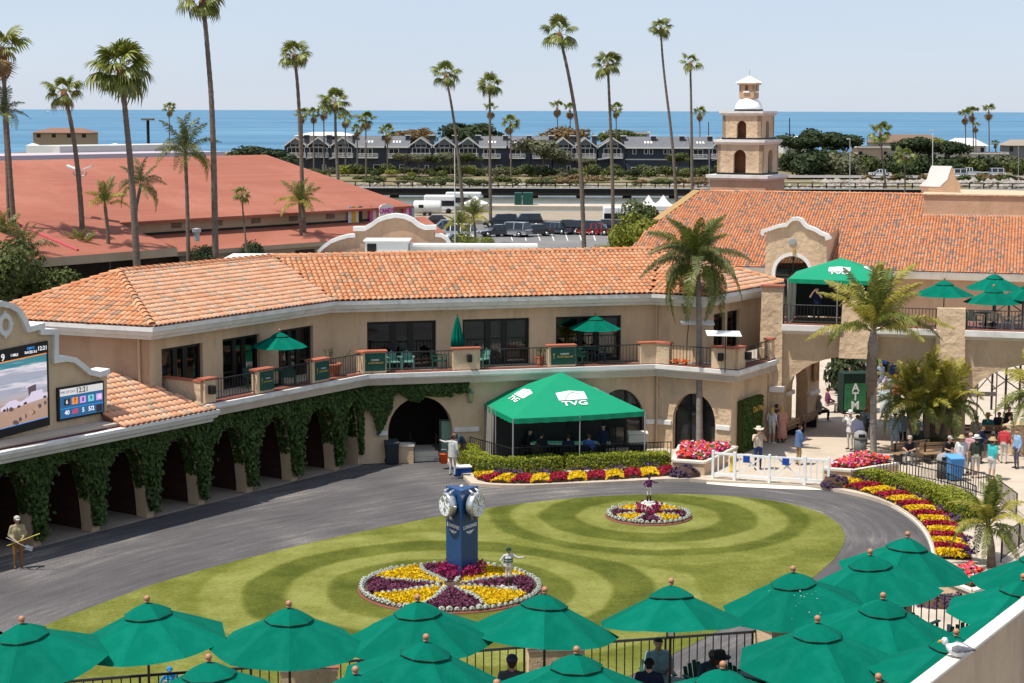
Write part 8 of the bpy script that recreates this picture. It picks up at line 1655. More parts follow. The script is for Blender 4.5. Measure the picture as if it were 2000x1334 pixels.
def car_mesh(kind):
    L_, W2, H_ = {'sedan':(4.7,.91,1.43),'suv':(4.8,.96,1.75),'pickup':(5.6,1.0,1.85)}[kind]; l = L_/2
    prof = {'sedan':[(-1,.30),(-1,.62),(-.93,.72),(-.45,.80),(0.62,.82),(.96,.74),(1,.55),(1,.28)], 'suv':[(-1,.34),(-1,.75),(-.93,.88),(-.5,.96),(.95,.98),(1,.85),(1,.34)], 'pickup':[(-1,.42),(-1,.9),(-.93,1.0),(-.42,1.08),(1,1.06),(1,.42)]}[kind]
    cab = {'sedan':[(-.45,.80),(-.14,1.0),(.42,1.0),(.74,.82)], 'suv':[(-.5,.96),(-.24,1.0),(.82,1.0),(.96,.97)], 'pickup':[(-.42,1.08),(-.18,1.0),(.25,1.0),(.34,1.06)]}[kind]
    b = MB(); rs = []
    for s, k in ((-1,.86),(-1,1.0),(1,1.0),(1,.86)):
        y = s*W2*(1 if k == 1 else 1);
    def side(y, sc, zs): return [V3(x*l*sc, y, z if i not in (0, len(prof)-1) else z) for i, (x, z) in enumerate(prof)]
    b.rings([side(-W2*.86,.97,0), side(-W2,1,0), side(W2,1,0), side(W2*.86,.97,0)]);
    c = MB(); cz = [(x*l, (H_ if abs(z-1.0) < 1e-6 and 0 < i < 3 else z)) for i, (x, z) in enumerate(cab)]
    c.rings([[V3(x, -W2*(.93 if i in (0,3) else .74), z) for i, (x, z) in enumerate(cz)], [V3(x, W2*(.93 if i in (0,3) else .74), z) for i, (x, z) in enumerate(cz)]])
    r = MB(); x1, x2 = cz[1][0], cz[2][0]; r.box(x1-.05,x2+.05,-W2*.75,W2*.75,H_-.02,H_+.04)
    for xx in (x1, (x1+x2)/2, x2):
        for s in (-1, 1): r.slab([(xx-.05,s*W2*.755,H_),(xx+.05,s*W2*.755,H_),(xx+.05,s*W2*.945,cz[0][1]),(xx-.05,s*W2*.945,cz[0][1])], (0,s*.012,0))
    wh = MB(); wh.rings([[V3(.34*math.cos(2*math.pi*i/16), y, .34*math.sin(2*math.pi*i/16)) for i in range(16)] for y in (-.11,.11)]); hb = MB(); hb.rings([[V3(.2*math.cos(2*math.pi*i/10), y, .2*math.sin(2*math.pi*i/10)) for i in range(10)] for y in (-.125,.125)])
    return b, c, r, wh, hb, l, W2, prof
CM = {}
mat('tyre', (.012,.012,.012), None, .9); mat('rim', (.4,.4,.4), None, .35, metal=.7); mat('car_glass', (.012,.015,.018), None, .06, spec=.7); mat('headlight', (.7,.7,.68), None, .15); mat('taillight', (.3,.01,.01), None, .2)
def car(p, rz, kind, c, label, group):
    if kind not in CM: b, cc, r, wh, hb, l, W2, pf = car_mesh(kind); CM[kind] = (b, cc.mesh('windows', M['car_glass'], False), r, wh.mesh('tyre', M['tyre'], True), hb.mesh('rim', M['rim'], True), l, W2, pf)
    b, cm, r, wm, hm, l, W2, pf = CM[kind]; k = 'paint_%d_%d_%d' % tuple(int(x*100) for x in c)
    if k not in M: mat(k, c, None, .25, spec=.6, coat=.6)
    t = thing('parked_car', p, label, 'car', group, rz); o = inst('body', b.mesh('body', M[k]), t); bevel(o, .07, 2); inst('windows', cm, t); inst('roof', r.mesh('roof', M[k]), t)
    for sx in (-.62, .60):
        for s in (-1, 1): w_ = inst('wheel', wm, t, (sx*l, s*(W2-.08), .34)); inst('rim', hm, w_)
    for s in (-1, 1):
        m_ = MB(); m_.box(-l-.01,-l+.15,s*W2*.62-.2,s*W2*.62+.2,.6,.76); m_.bl('headlight', M['headlight'], t); m_ = MB(); m_.box(l-.12,l+.015,s*W2*.72-.16,s*W2*.72+.16,.62,.8); m_.bl('taillight', M['taillight'], t)
for k in range(9):
    px = 1000 + k*27
    a = G(px, 470, -.04); b = G(px-6, 452, -.04); mb = MB(); mb.add([a, a + V3(.12,0,0), b + V3(.12,0,0), b], [(0,1,2,3)]); o = mb.build('bay_line', M['far_white']); o['kind'] = 'structure'
K, Gy, Wt = (.012,.013,.016), (.25,.27,.29), (.75,.75,.74)
for px, py, rz, kd, c, lb in ((978,444,.1,'suv',(.02,.03,.05),'dark SUV in the rear row above the silver car'), (1025,443,.1,'suv',(.015,.02,.03),'dark SUV in the rear row behind the black saloon'), (972,462,.3,'sedan',(.02,.025,.035),'dark saloon at the left end of the front row'), (1000,462,-.5,'suv',Gy,'silver grey car nose on in the front row'), (1043,461,.25,'sedan',K,'black saloon in front of the parked row'), (1070,456,-.3,'sedan',K,'black saloon half hidden right of the front black one'), (1086,457,-.6,'sedan',(.05,.07,.1),'blue grey saloon left of the big black SUV'), (1110,457,-.5,'suv',K,'big black SUV in the middle of the parked row'), (1143,458,-.5,'suv',K,'black SUV behind the leaning palm trunk'), (1163,459,-.35,'sedan',(.30,.008,.012),'bright red saloon in the parked row'), (1187,456,-.5,'suv',(.03,.03,.035),'dark SUV right of the red saloon'), (1218,458,-.5,'sedan',(.03,.045,.07),'dark blue saloon at the right end of the parked row'), (848,441,.1,'sedan',(.06,.01,.015),'maroon saloon behind the stained gable'), (868,452,.2,'sedan',(.12,.14,.17),'grey car left of the feather palms'), (893,466,-.3,'suv',Wt,'white car behind the white lamp post'), (888,482,.2,'sedan',K,'black car below the white one by the lamp post')):
    car(G(px, py, -.05), rz, kd, c, lb, 'cars parked beyond the roof')
for px, py, rz, kd, lb in ((1719,326,0,'sedan','white saloon farthest left on the coast road'), (1828,332,.05,'sedan','white saloon behind the bell gable'), (1868,333,0,'suv','white SUV right of the bell gable'), (1893,325,3.14,'pickup','white pickup truck on the coast road'), (1941,326,0,'suv','white SUV farthest right on the coast road')):
    q = AY(px, py, 385 if py > 327 else 391); car(V3(q.x,q.y,1.4), rz, kd, Wt, lb, 'white cars on the coast road')
def boxy(name, px, py, wpx, D, hm, label, cat, band=True, dp=2.5, c=Wt, grp=None):
    q = AY(px, py, D); wd = wpx*D/F/2; t = thing(name, (q.x,D,-.05), label, cat, grp); mb = MB(); mb.box(-wd,wd,0,dp,.45,hm); bevel(mb.bl('body', flatmat(c), t), .2, 3)
    if band: mb = MB(); mb.box(-wd*.98,wd*.98,-.02,.0,hm*.42,hm*.72); mb.bl('window_band', M['car_glass'], t)
    for x in (-wd*.65, wd*.6):
        for y in (.1, dp-.1): w_ = inst('wheel', CM['suv'][3], t, (x,y,.4), (0,0,0), 1.2)
    return t
boxy('shuttle_bus', 1218, 425, 78, 232, 3.0, 'white shuttle bus with a black window band', 'bus')
boxy('motor_home', 858, 420, 60, 268, 2.7, 'white motor home beyond the red hall', 'motor home'); q = AY(838,410,267.8)
mo = thing('silver_trailer', (q.x,262,-.05), 'rounded silver camper trailer beside the motor home', 'trailer', None, 0, .78); mb = MB(); mb.rings([[V3(x, 1.2+1.2*math.cos(a), 1.6+1.25*math.sin(a)) for a in [2*math.pi*i/14 for i in range(14)]] for x in (-2.6,2.6)]); bevel(mb.bl('shell', M['light_metal'], mo, True), .3, 3); mb = MB(); mb.box(-1.6,-.7,-.06,.0,1.5,2.1); mb.bl('window', M['car_glass'], mo)
for x in (-.5,.5): inst('wheel', CM['suv'][3], mo, (x,.2,.34))
boxy('motor_home', 905, 412, 70, 278, 2.7, 'second white motor home right of the trailer', 'motor home', True, 2.5, (.6,.62,.6))
for px, w_, D, lb in ((928,48,272,'white peaked tent by the river, left of the blue awning'), (1268,36,200,'white peaked tent left of a pair above the tile roof'), (1297,38,198,'white peaked tent right of a pair above the tile roof')):
    q = AY(px, 400, D); hw = w_*D/F/2; z1, z2 = (AY(px,403,D).z, AY(px,382,D).z) if D < 250 else (AY(px,398,D).z, AY(px,384,D).z); t = thing('peaked_tent', (q.x,D,0), lb, 'tent', 'white peaked tents'); mb = MB(); mb.rings([[V3(x*hw*k, hw+y*hw*k, z) for x, y in ((-1,-1),(1,-1),(1,1),(-1,1))] for k, z in ((1,z1-.4),(1,z1),(.45,z1+(z2-z1)*.42),(.03,z2))]); mb.bl('canopy', M['far_white'], t)
    for x, y in ((-1,0),(1,0),(1,2),(-1,2)): mb = MB(); mb.tube([(x*hw,y*hw,0),(x*hw,y*hw,z1)], .05, 5); mb.bl('leg', M['pole_metal'], t)
for px, w_, lb in ((1012,14,'narrow dark green container by the river'), (1031,20,'wide dark green container by the river')):
    q = AY(px, 410, 284); hw = w_*284/F/2; t = thing('container', (q.x,284,.45), lb, 'container', 'green containers'); mb = MB(); mb.box(-hw,hw,0,2.4,0,1.9); mb.bl('box', M['chair_green'], t)
    for k in range(4): mb = MB(); x = -hw + (k+.5)*hw/2; mb.box(x-.06,x+.06,-.05,0,.05,1.85); mb.bl('rib', M['chair_green'], t)
def lamp(px, pyb, pyt, D, label, arms=1, r=.09, mk='pole_metal'):
    b = AY(px, pyb, D); a = AY(px-1, pyt, D); b.z = 0 if D < 350 else 1.0; t = thing('lamp_post', b, label, 'lamp post', 'lamp posts and poles'); mb = MB(); mb.tube([b, a], [r, r*.7], 8); mb.build('pole', M[mk], t)
    if arms == 2:
        for s in (-1, 1): mb = MB(); mb.tube([a + V3(0,0,-.5), a + V3(s*.45,0,-.3), a + V3(s*.5,0,-.1)], .05, 6); mb.build('arm', M['pole_metal'], t); mb = MB(); mb.slab([a + V3(s*.2,-.35,-.02), a + V3(s*.95,-.35,.28), a + V3(s*.95,.35,.34), a + V3(s*.2,.35,.04)], (0,0,.1)); mb.build('floodlight', M['light_metal'], t)
    elif arms == 1: mb = MB(); mb.box(a.x-.5,a.x+.1,a.y-.1,a.y+.1,a.z,a.z+.12); mb.build('lamp_head', M['light_metal'], t)
lamp(157,548,333,134,'twin floodlight mast in front of the red roof',2,.14); lamp(889,478,290,180,'thin white lamp post by the feather palms',0,.06,'far_white'); lamp(1386,390,285,250,'thin grey lamp post left of the bell tower',0,.06); lamp(1661,375,272,270,'pale lamp post right of the bell tower',1,.09); lamp(1823,340,255,300,'slim lamp post behind the bell gable',1,.08,'far_white'); lamp(1543,310,230,440,'dark utility pole right of the bell tower',1,.16,'dark_timber'); lamp(1385,300,238,440,'dark utility pole left of the bell tower',0,.14,'dark_timber'); lamp(1990,375,285,300,'thin pole at the right picture edge',0,.06)
q = AY(290,290,290); t = thing('nest_platform', (q.x,290,0), 'pole with a flat nest platform against the sea', 'nest pole'); z1 = AY(290,235,290).z; mb = MB(); mb.tube([(0,0,0),(0,0,z1)], .25, 6); mb.bl('pole', M['dark_timber'], t); mb = MB(); mb.box(-.9,.9,-.9,.9,z1,z1+.3); mb.bl('platform', M['trunk_palm'], t)
q = AY(92,213.5,9000); t = thing('sailing_boat', (q.x,9000,-2.5), 'tiny white sailing boat on the horizon', 'boat'); mb = MB(); mb.slab([(-2,0,3),(9,0,3),(0,0,26)], (0,.5,0)); mb.bl('sail', M['far_white'], t); mb = MB(); mb.rings([[V3(-9,-1,2.5),V3(9,-1,2.5),V3(9,2,2.5),V3(-9,2,2.5)], [V3(-7,0,0),V3(7,0,0),V3(7,1,0),V3(-7,1,0)]]); mb.bl('hull', M['far_white'], t)
mat('far_grass', (.07,.14,.02), (.05,.10,.015), .9, 2); sheet('far_lawn', [tuple(G(x, y, PZ)[:2]) for x, y in ((1655,742),(1730,738),(1830,735),(1870,690),(1660,686))], PZ+.006, M['far_grass'])
# ================================================================== PEOPLE
def gp_(px, py, z=PZ): return G(px, py, z)
K_, NV, WH, GR, BE = (.015,.015,.018), (.012,.018,.05), (.68,.67,.64), (.36,.38,.40), (.42,.35,.25)
BLD, BRN, GRY = (.50,.32,.12), (.06,.035,.02), (.4,.4,.4)
cam_face = 0.0
t = person(gp_(36,1110,0), .5, 'tool', 'worker in a tan jacket and cap holding a rake on the track', (.33,.28,.16), (.27,.13,.04), skin=SKT, shoe=(.1,.06,.03), hatk='cap', hatc=(.5,.47,.4), fat=1.08, group=None)
rk = thing('rake', t.location + V3(0,0,1), 'long handled rake held by the worker at the left', 'rake'); mb = MB(); a, b = AY(10,1050,t.location.y-.35), AY(78,1042,t.location.y-.35); a = AY(14,1066,t.location.y-.32)
mb.tube([a, b], .018, 6); mb.build('handle', flatmat((.55,.45,.08)), rk); mb = MB(); h2 = AY(55,1070,t.location.y-.36); a2 = AY(12,1050,t.location.y-.36); mb.tube([a2, h2], .014, 6); mb.build('shaft', M['pole_metal'], rk)
mb = MB(); mb.slab([h2 + V3(-.12,0,-.05), h2 + V3(.12,0,-.12), h2 + V3(.16,0,.02), h2 + V3(-.06,0,.1)], (0,.02,0)); mb.build('rake_head', M['grey_metal'], rk)
_P = [
 (884,929,2.6,'point','man in a pale grey suit standing by the hedge corner, back to the camera',dict(top=(.5,.5,.48),bottom=(.45,.45,.43),jacket=(.5,.5,.48),h=1.74)),
 (905,905,-.9,'bend','person with a teal bag bending over beside the man in the grey suit',dict(top=(.03,.06,.09),bottom=(.2,.12,.07),h=1.7)),
 (1480,917,.1,'photo','photographer in a straw cowboy hat behind the white gate',dict(top=(.52,.45,.35),bottom=(.02,.04,.13),hatk='cowboy',hatc=(.62,.54,.42),skin=SKT,sleeves=False,h=1.8)),
 (1507,866,2.4,'stand','blonde woman in a white shirt and shorts by the green sign wall',dict(top=(.6,.62,.62),bottom=(.6,.58,.52),hair=BLD,shorts=True,shoe=WH,h=1.68,hairlong=True,sleeves=False)),
 (1515,863,2.7,'stand','dark haired man half hidden between two blonde women',dict(top=(.08,.05,.05),bottom=(.02,.03,.07),h=1.78)),
 (1526,864,3.4,'drink','blonde woman in a long pink dress by the green sign wall',dict(top=(.55,.26,.2),bottom=SK,hair=BLD,skirt=(.55,.26,.2),dresslen=.72,h=1.7,hairlong=True,shorts=True)),
 (1559,908,1.9,'phone','man in a light blue blazer looking at his phone on the plaza',dict(top=(.09,.16,.3),bottom=(.35,.24,.12),jacket=(.09,.16,.3),shoe=(.2,.08,.04))),
 (1660,878,-.9,'photo','man in a white suit and white hat taking a picture',dict(top=WH,bottom=(.6,.58,.52),jacket=WH,hatk='brim',hatc=(.72,.71,.68),band=K_)),
 (1673,884,2.7,'stand','man in a lavender shirt and khaki trousers seen from behind',dict(top=(.36,.36,.48),bottom=(.35,.25,.11),h=1.72)),
 (1688,868,-.6,'drink','man in a dark suit beside the palm trunk, facing left',dict(top=(.025,.035,.04),bottom=(.02,.02,.025),skin=SKD,jacket=(.025,.035,.04))),
 (1746,880,2.9,'stand','man in a pale blue suit and white cap left of the palm clump',dict(top=(.32,.42,.5),bottom=(.32,.42,.5),jacket=(.32,.42,.5),hatk='cap',hatc=WH)),
 (1762,877,2.4,'stand','man in a pale blue jacket and dark trousers left of the palm clump',dict(top=(.35,.43,.5),bottom=(.03,.03,.04),jacket=(.35,.43,.5),h=1.8)),
 (1876,928,-.3,'stand','woman in a white dress and wide straw hat by the blue bin',dict(top=(.68,.66,.64),bottom=SK,hatk='brim',hatc=(.5,.36,.18),skirt=(.5,.52,.62),dresslen=.6,shorts=True,sleeves=False,h=1.66)),
 (1893,925,2.2,'stand','man in a pink shirt behind the woman in the straw hat',dict(top=(.55,.3,.33),bottom=(.4,.36,.3),bald=True)),
 (1905,934,3.0,'stand','man in a dark green shirt, shorts and white hat, back to the camera',dict(top=(.035,.045,.03),bottom=(.45,.42,.35),hatk='brim',hatc=WH,band=K_,shorts=True,sleeves=False,h=1.78)),
 (1936,938,2.2,'drink','man in a turquoise shirt and straw hat at the right',dict(top=(.05,.42,.42),bottom=(.62,.6,.56),hatk='brim',hatc=(.45,.33,.16),shorts=True,shoe=WH,sleeves=False,fat=1.12)),
 (1672,752,2.6,'stand','man in a cream jacket in the crowd beyond the ATM kiosk',dict(top=(.6,.54,.36),bottom=(.05,.05,.06),jacket=(.6,.54,.36),bald=True)),
 (1690,757,-.6,'stand','man in a blue shirt in the crowd beyond the ATM kiosk',dict(top=(.3,.36,.55),bottom=(.05,.05,.08),bald=True)),
 (1718,770,.3,'walk','man in a patterned blue jacket and white trousers walking through the passage',dict(top=(.28,.34,.42),bottom=WH,jacket=(.28,.34,.42))),
 (1697,800,1.2,'walk','person in a pale blue shirt and tan shorts beside the right palm trunk',dict(top=(.42,.46,.58),bottom=(.38,.24,.14),shorts=True,hatk='brim',hatc=(.6,.5,.35))),
 (1727,815,2.8,'stand','woman in a pale blue flowing dress beside the palm clump',dict(top=(.55,.62,.64),bottom=SK,skirt=(.55,.64,.66),dresslen=.7,shorts=True,hair=BRN,h=1.66)),
 (1745,765,.4,'stand','person in navy holding something yellow in the passage crowd',dict(top=NV,bottom=(.5,.32,.03),hair=GRY)),
 (1761,762,.1,'stand','person in a cream top with a blue bag in the passage crowd',dict(top=(.65,.6,.52),bottom=(.55,.34,.05),hair=BRN)),
 (1783,757,-.2,'stand','man in a bright yellow shirt in the passage crowd',dict(top=(.65,.5,.06),bottom=(.05,.05,.05),skin=SKT)),
 (1730,785,1.0,'stand','woman in a lilac top in the passage crowd',dict(top=(.5,.38,.6),bottom=(.1,.1,.2),hair=BRN,h=1.6)),
 (1746,733,.3,'bend','bending person in a pale blue shirt on the far lawn',dict(top=(.35,.42,.55),bottom=(.1,.12,.2))),
 (1728,742,2.0,'stand','person in royal blue at the far end of the passage',dict(top=(.03,.06,.35),bottom=K_)),
 (1706,775,2.9,'walk','person in black beside the ATM kiosk frame',dict(top=K_,bottom=K_)),
 (1772,778,.8,'stand','woman in an orange top behind the palm clump',dict(top=(.6,.25,.08),bottom=BE,hair=BRN,h=1.64)),
 (1700,828,.6,'stand','tanned woman in a tan dress just behind the right palm trunk',dict(top=(.4,.24,.14),bottom=SK,skirt=(.4,.24,.14),shorts=True,h=1.66)),
 (1968,868,.6,'stand','person in black deep in the shade of the right arch',dict(top=K_,bottom=K_)),
 (1960,905,2.5,'stand','woman in a red blouse near the right edge pedestal',dict(top=(.5,.05,.06),bottom=(.5,.48,.44),hair=BRN,h=1.66))]
for (px, py), (cn, c), pose in zip(((1660,778),(1738,795),(1752,805),(1788,790),(1685,770),(1915,905),(1985,915),(1972,885)), (('white',WH),('mint',(.3,.5,.42)),('coral',(.6,.2,.15)),('grey',GR),('beige',BE),('navy',NV),('sky blue',(.25,.4,.6)),('cream',(.62,.57,.45))), ('walk','stand','drink','stand','stand','phone','stand','walk')):
    _P.append((px, py, px % 6, pose, 'visitor in a %s top %s' % (cn, 'in the passage beyond the bridge' if px < 1800 else 'standing at the right of the plaza'), dict(top=c, bottom=(.1,.1,.13), h=1.7, hair=BRN)))
for px, py, rz, pose, lb, kw in _P: person(gp_(px, py), rz, pose, lb, **kw)
_S = [(1600,822,1.5,'sit','grey haired man in a grey shirt sitting in the passage arch',dict(top=(.3,.31,.33),bottom=K_,hair=GRY,shoe=WH,fat=1.15,sleeves=False)), (1616,806,1.7,'sit','person in a purple plaid shirt and white trousers sitting in the passage arch',dict(top=(.16,.05,.11),bottom=(.62,.56,.52))),
 (1846,905,.4,'sitlean','man in a black shirt and grey cap sitting by the palm clump',dict(top=K_,bottom=(.2,.2,.22),hatk='cap',hatc=(.5,.48,.44),sleeves=False)), (1778,905,-.4,'sitlean','man in a black shirt and tan cap crouching on a bench by the railing',dict(top=K_,bottom=(.25,.25,.25),hatk='cap',hatc=(.4,.36,.28),sleeves=False)), (1793,885,-.9,'sit','person in a blue hat sitting at the foot of the palm clump',dict(top=(.04,.05,.06),bottom=(.1,.1,.14),hatk='brim',hatc=(.2,.3,.42))),
 (1905,868,-.5,'sit','woman in a teal visor sitting with bare legs in the shade',dict(top=(.5,.45,.4),bottom=(.2,.25,.2),hatk='cap',hatc=(.02,.28,.26),shorts=True,sleeves=False)), (1928,862,-.4,'sit','man in a teal shirt and straw hat sitting in the shade',dict(top=(.04,.25,.28),bottom=(.03,.06,.15),hatk='brim',hatc=(.45,.33,.18))), (1950,858,-.2,'sit','person in dark blue sitting deepest in the shade at the right',dict(top=(.03,.03,.07),bottom=(.06,.06,.09)))]
for px, py, rz, pose, lb, kw in _S: person(gp_(px, py), rz, pose, lb, **kw)
bench(gp_(1850,903), (1,.3), 2.4, 'wooden bench below the man in black by the palm clump', True); bench(gp_(1785,902), (.9,.5), 2.2, 'wooden bench left of the palm clump by the railing', True); bench(gp_(1922,868), (1,-.1), 3.4, 'long wooden bench in the shade of the right arch', True)
for px, D, rz, pose, lb, kw in ((1035,77.3,1.2,'sit','person in black sitting at the left under the big tent',dict(top=K_,bottom=K_)), (1058,76.6,2.6,'sit','dark haired person in navy sitting with back turned under the big tent',dict(top=(.02,.02,.035),bottom=K_)), (1110,76.1,3.1,'sit','man in a navy shirt sitting at the table under the big tent',dict(top=NV,bottom=K_)), (1150,76.2,2.8,'sit','woman in a blue shirt sitting at the table under the big tent',dict(top=(.06,.12,.38),bottom=K_,hair=(.12,.06,.03))), (1178,76.8,.4,'stand','person in navy standing at the right side of the big tent',dict(top=NV,bottom=K_,h=1.6))):
    q = AY(px, 850, D); person((q.x,D,PZ), rz, pose, lb, group='people at the tents', **kw)
    if pose == 'sit': chair((q.x,D,PZ), rz, 'dark chair under the ' + lb.split(' sitting')[0] + ' in the big tent', 'dark chairs in the big tent', 'plastic_black')
q = PLN(1595,600,b0 - bn*.9,bn); person((q.x,q.y,BZ-.1), -.4, 'photo', 'man in navy photographing from the bridge terrace', NV, K_, group='people at the tents', sleeves=False)
q = PLN(1671,600,b0 - bn*1.3,bn); person((q.x,q.y,BZ-.1), .3, 'stand', 'person in a white print top behind the palm on the bridge terrace', WH, NV, group='people at the tents')
q = upw[2] + (upw[3]-upw[2]).normalized()*((wins[2][0][0]+wins[2][0][1])/2 - .0) + V3(.1,.6,0); person((q.x,q.y,ZF), .2, 'sit', 'white haired person in a white shirt sitting inside the first wide window', WH, (.2,.2,.2), hair=(.6,.6,.58), group='people at the tents'); chair((q.x,q.y,ZF), .2, 'dark chair just inside the first wide window', 'chairs inside the windows', 'plastic_black')
for px, py, z, rz, pose, lb, kw in ((1286,1256,1.18,.15,'sit','man in a pale blue polo shirt and sunglasses sitting by the terrace railing',dict(top=(.22,.33,.38),skin=SKT,sleeves=False,fat=1.1,hair=(.02,.02,.02))), (1268,1296,1.18,3.0,'sit','dark haired man in navy with his back to the camera at the terrace table',dict(top=NV,hair=(.01,.01,.01))), (1376,1276,1.08,.5,'sitlean','bald man in a dark checked shirt leaning over his terrace table',dict(top=(.05,.07,.11),skin=SKD,bald=True)), (1406,1288,1.18,3.0,'sit','person in a black hat at the terrace table, back to the camera',dict(top=(.04,.04,.05),hatk='brim',hatc=K_)), (1000,1290,1.22,3.1,'sit','person in a dark blue cap below the second tiled pillar',dict(top=(.1,.1,.12),hatk='cap',hatc=(.05,.06,.13)))):
    q = deckp(px, py, z); person((q.x,q.y,DZ), rz, pose, lb, bottom=(.03,.035,.05), group='diners on the near terrace', voxel=.022, **kw); chair((q.x,q.y,DZ), rz + 0, 'dark green chair under the ' + ' '.join(lb.split()[:7]), 'dark chairs on the near terrace', 'chair_green')
def jockey(p, rz, label, top, cap, trim, h=1.08):
    t = thing('jockey_statue', p, label, 'statue', 'painted jockey statues', rz, h/1.76); J = skeleton('jockey'); inst('figure', figure(J, dict(skin=(.5,.33,.26), hair=cap, top=top, bottom=(.66,.62,.56), shoe=(.03,.015,.01)), .95, .026), t, (0,0,.1)); hb_ = inst('cap', None, t, (0,0,.1)); hat(J, hb_, 'helmet', cap)
    mb = MB()
    for z, r in ((1.12,.215),(1.24,.222)): mb.lathe([(r,z),(r,z+.05)], 16, (0,0,.1), cap=False); mb.v[-32:] = [(x, y*.78, z_) for x, y, z_ in mb.v[-32:]]
    mb.bl('jersey_hoops', flatmat(trim), t)
    for s in (-1, 1): mb = MB(); mb.lathe([(.07,.02),(.072,.3),(.078,.42)], 10, (s*.105,0,.1)); mb.bl('boot', M['sign_wood'], t, True)
    mb = MB(); mb.lathe([(.38,0),(.4,.05),(.36,.1)], 20); mb.build('base', flatmat((.5,.5,.48)), t, True, world=False)
jockey(G(993,1148,.14), .25, 'jockey statue in green and white hoops on the large flower bed', (.55,.56,.56), (.01,.06,.04), (.01,.05,.045), 1.22); jockey(V3(BED2.x,BED2.y,.55), .2, 'jockey statue in purple on the smaller flower bed', (.10,.02,.10), (.03,.015,.05), (.16,.03,.1), .95); jockey(G(333,1392,.012), .2, 'jockey statue in bright blue between the near umbrellas', (.03,.25,.5), (.03,.22,.48), (.5,.55,.6), 1.12)
mb = MB(); mb.lathe([(.3,.0),(.3,.5),(.26,.52)], 16, (BED2.x,BED2.y,.03)); o = mb.build('statue_plinth', M['cap_white'], None, True); tag(o, 'low round plinth under the purple jockey statue', 'plinth')
# ================================================================== SMALL THINGS
def bin_(p, kind, label, c, rz=0):
    t = thing('litter_bin', p, label, 'bin', 'bins', rz); mb = MB()
    if kind == 'dome': mb.lathe([(.27,0),(.28,.72)], 16); mb.bl('drum', flatmat(c), t, True); mb = MB(); mb.lathe([(.31,.72),(.31,.8),(.26,.98),(.1,1.06)], 16); mb.build('lid', flatmat((.3,.3,.29)), t, True, world=False); mb = MB(); mb.box(-.14,.14,-.33,-.2,.8,.94); mb.bl('flap', M['dark_frame'], t)
    else:
        mb.rings([[V3(x*k, y*k*1.1, z) for x, y in ((-1,-1),(1,-1),(1,1),(-1,1))] for k, z in ((.23,.06),(.29,.92))]); mb.bl('tub', flatmat(c), t); mb = MB(); mb.slab([(-.31,-.34,.92),(.31,-.34,.92),(.31,.36,.99),(-.31,.36,.99)], (0,0,.05)); mb.build('lid', flatmat(tuple(x*1.3+.01 for x in c)), t, world=False)
        for s in (-1, 1): inst('wheel', CM['suv'][3], t, (s*.25,.28,.1), (0,0,1.57), .28)
bin_(gp_(1397,872), 'dome', 'grey domed litter bin against the wall behind the left planter', (.2,.19,.17)); bin_(gp_(765,906,0), 'cart', 'dark wheeled cart bin beside the service door', (.025,.032,.035), .2); bin_(gp_(1863,938), 'cart', 'light blue wheeled bin on the plaza', (.08,.25,.52), .2); bin_(gp_(1842,934), 'dome', 'grey domed litter bin left of the blue bin', (.08,.08,.08)); bin_(gp_(1680,887), 'dome', 'low grey bin behind the right palm trunk', (.15,.15,.15))
q = gp_(794,903,0); t = thing('stucco_block', q, 'low tan stucco block with pale top beside the service steps', 'block'); mb = MB(); mb.box(-.32,.32,-.25,.35,0,.75); mb.bl('block', M['stucco'], t); mb = MB(); mb.box(-.36,.36,-.29,.39,.75,.82); mb.bl('cap', M['cap_white'], t)
q = gp_(829,898,0); t = thing('service_steps', q, 'two pale steps up to the service door', 'steps', None, .25)
for k in range(2): mb = MB(); mb.box(-.62,.62,-.35+.34*k,1.6,.18*k,.18+.18*k); mb.bl('step', M['cap_white'], t)
for px, lb in ((806,'left handrail of the service steps'), (856,'right handrail of the service steps')):
    q = gp_(px, 900, 0); t = thing('handrail', q, 'short black ' + lb, 'handrail', 'handrails of the service steps', .25); mb = MB(); mb.tube([(0,-.3,0),(0,-.3,.85),(0,.5,1.15),(0,.5,.3)], .03, 6); mb.bl('bar', M['black_metal'], t)
q = gp_(873,893,0); t = thing('utility_cabinet', q, 'pale green utility cabinet with a grey box beside the service door', 'cabinet', None, .25); mb = MB(); mb.box(-.28,.28,-.2,.3,.0,1.65); mb.build('cabinet', flatmat((.2,.32,.25)), t, world=False); mb = MB(); mb.box(.29,.75,-.1,.3,1.0,1.6); mb.bl('grey_box', M['grey_metal'], t)
q = gp_(903,929,0); t = thing('cooler_box', q, 'blue cooler box with a white lid at the hedge corner', 'cooler', None, .3); mb = MB(); mb.box(-.36,.36,-.2,.2,0,.36); bevel(mb.build('box', flatmat((.01,.06,.25)), t, world=False), .03); mb = MB(); mb.box(-.37,.37,-.21,.21,.36,.43); bevel(mb.bl('lid', M['white_paint'], t), .02)
q = gp_(867,916,0); t = thing('bucket', q, 'orange bucket hanging beside the man in the grey suit', 'bucket'); mb = MB(); mb.lathe([(.15,.25),(.19,.65),(.2,.66)], 14); mb.build('tub', flatmat((.65,.09,.02)), t, True, world=False); mb = MB(); mb.tube([(-.19,0,.65),(-.1,0,.85),(.1,0,.85),(.19,0,.65)], .012, 5); mb.bl('handle', M['grey_metal'], t)
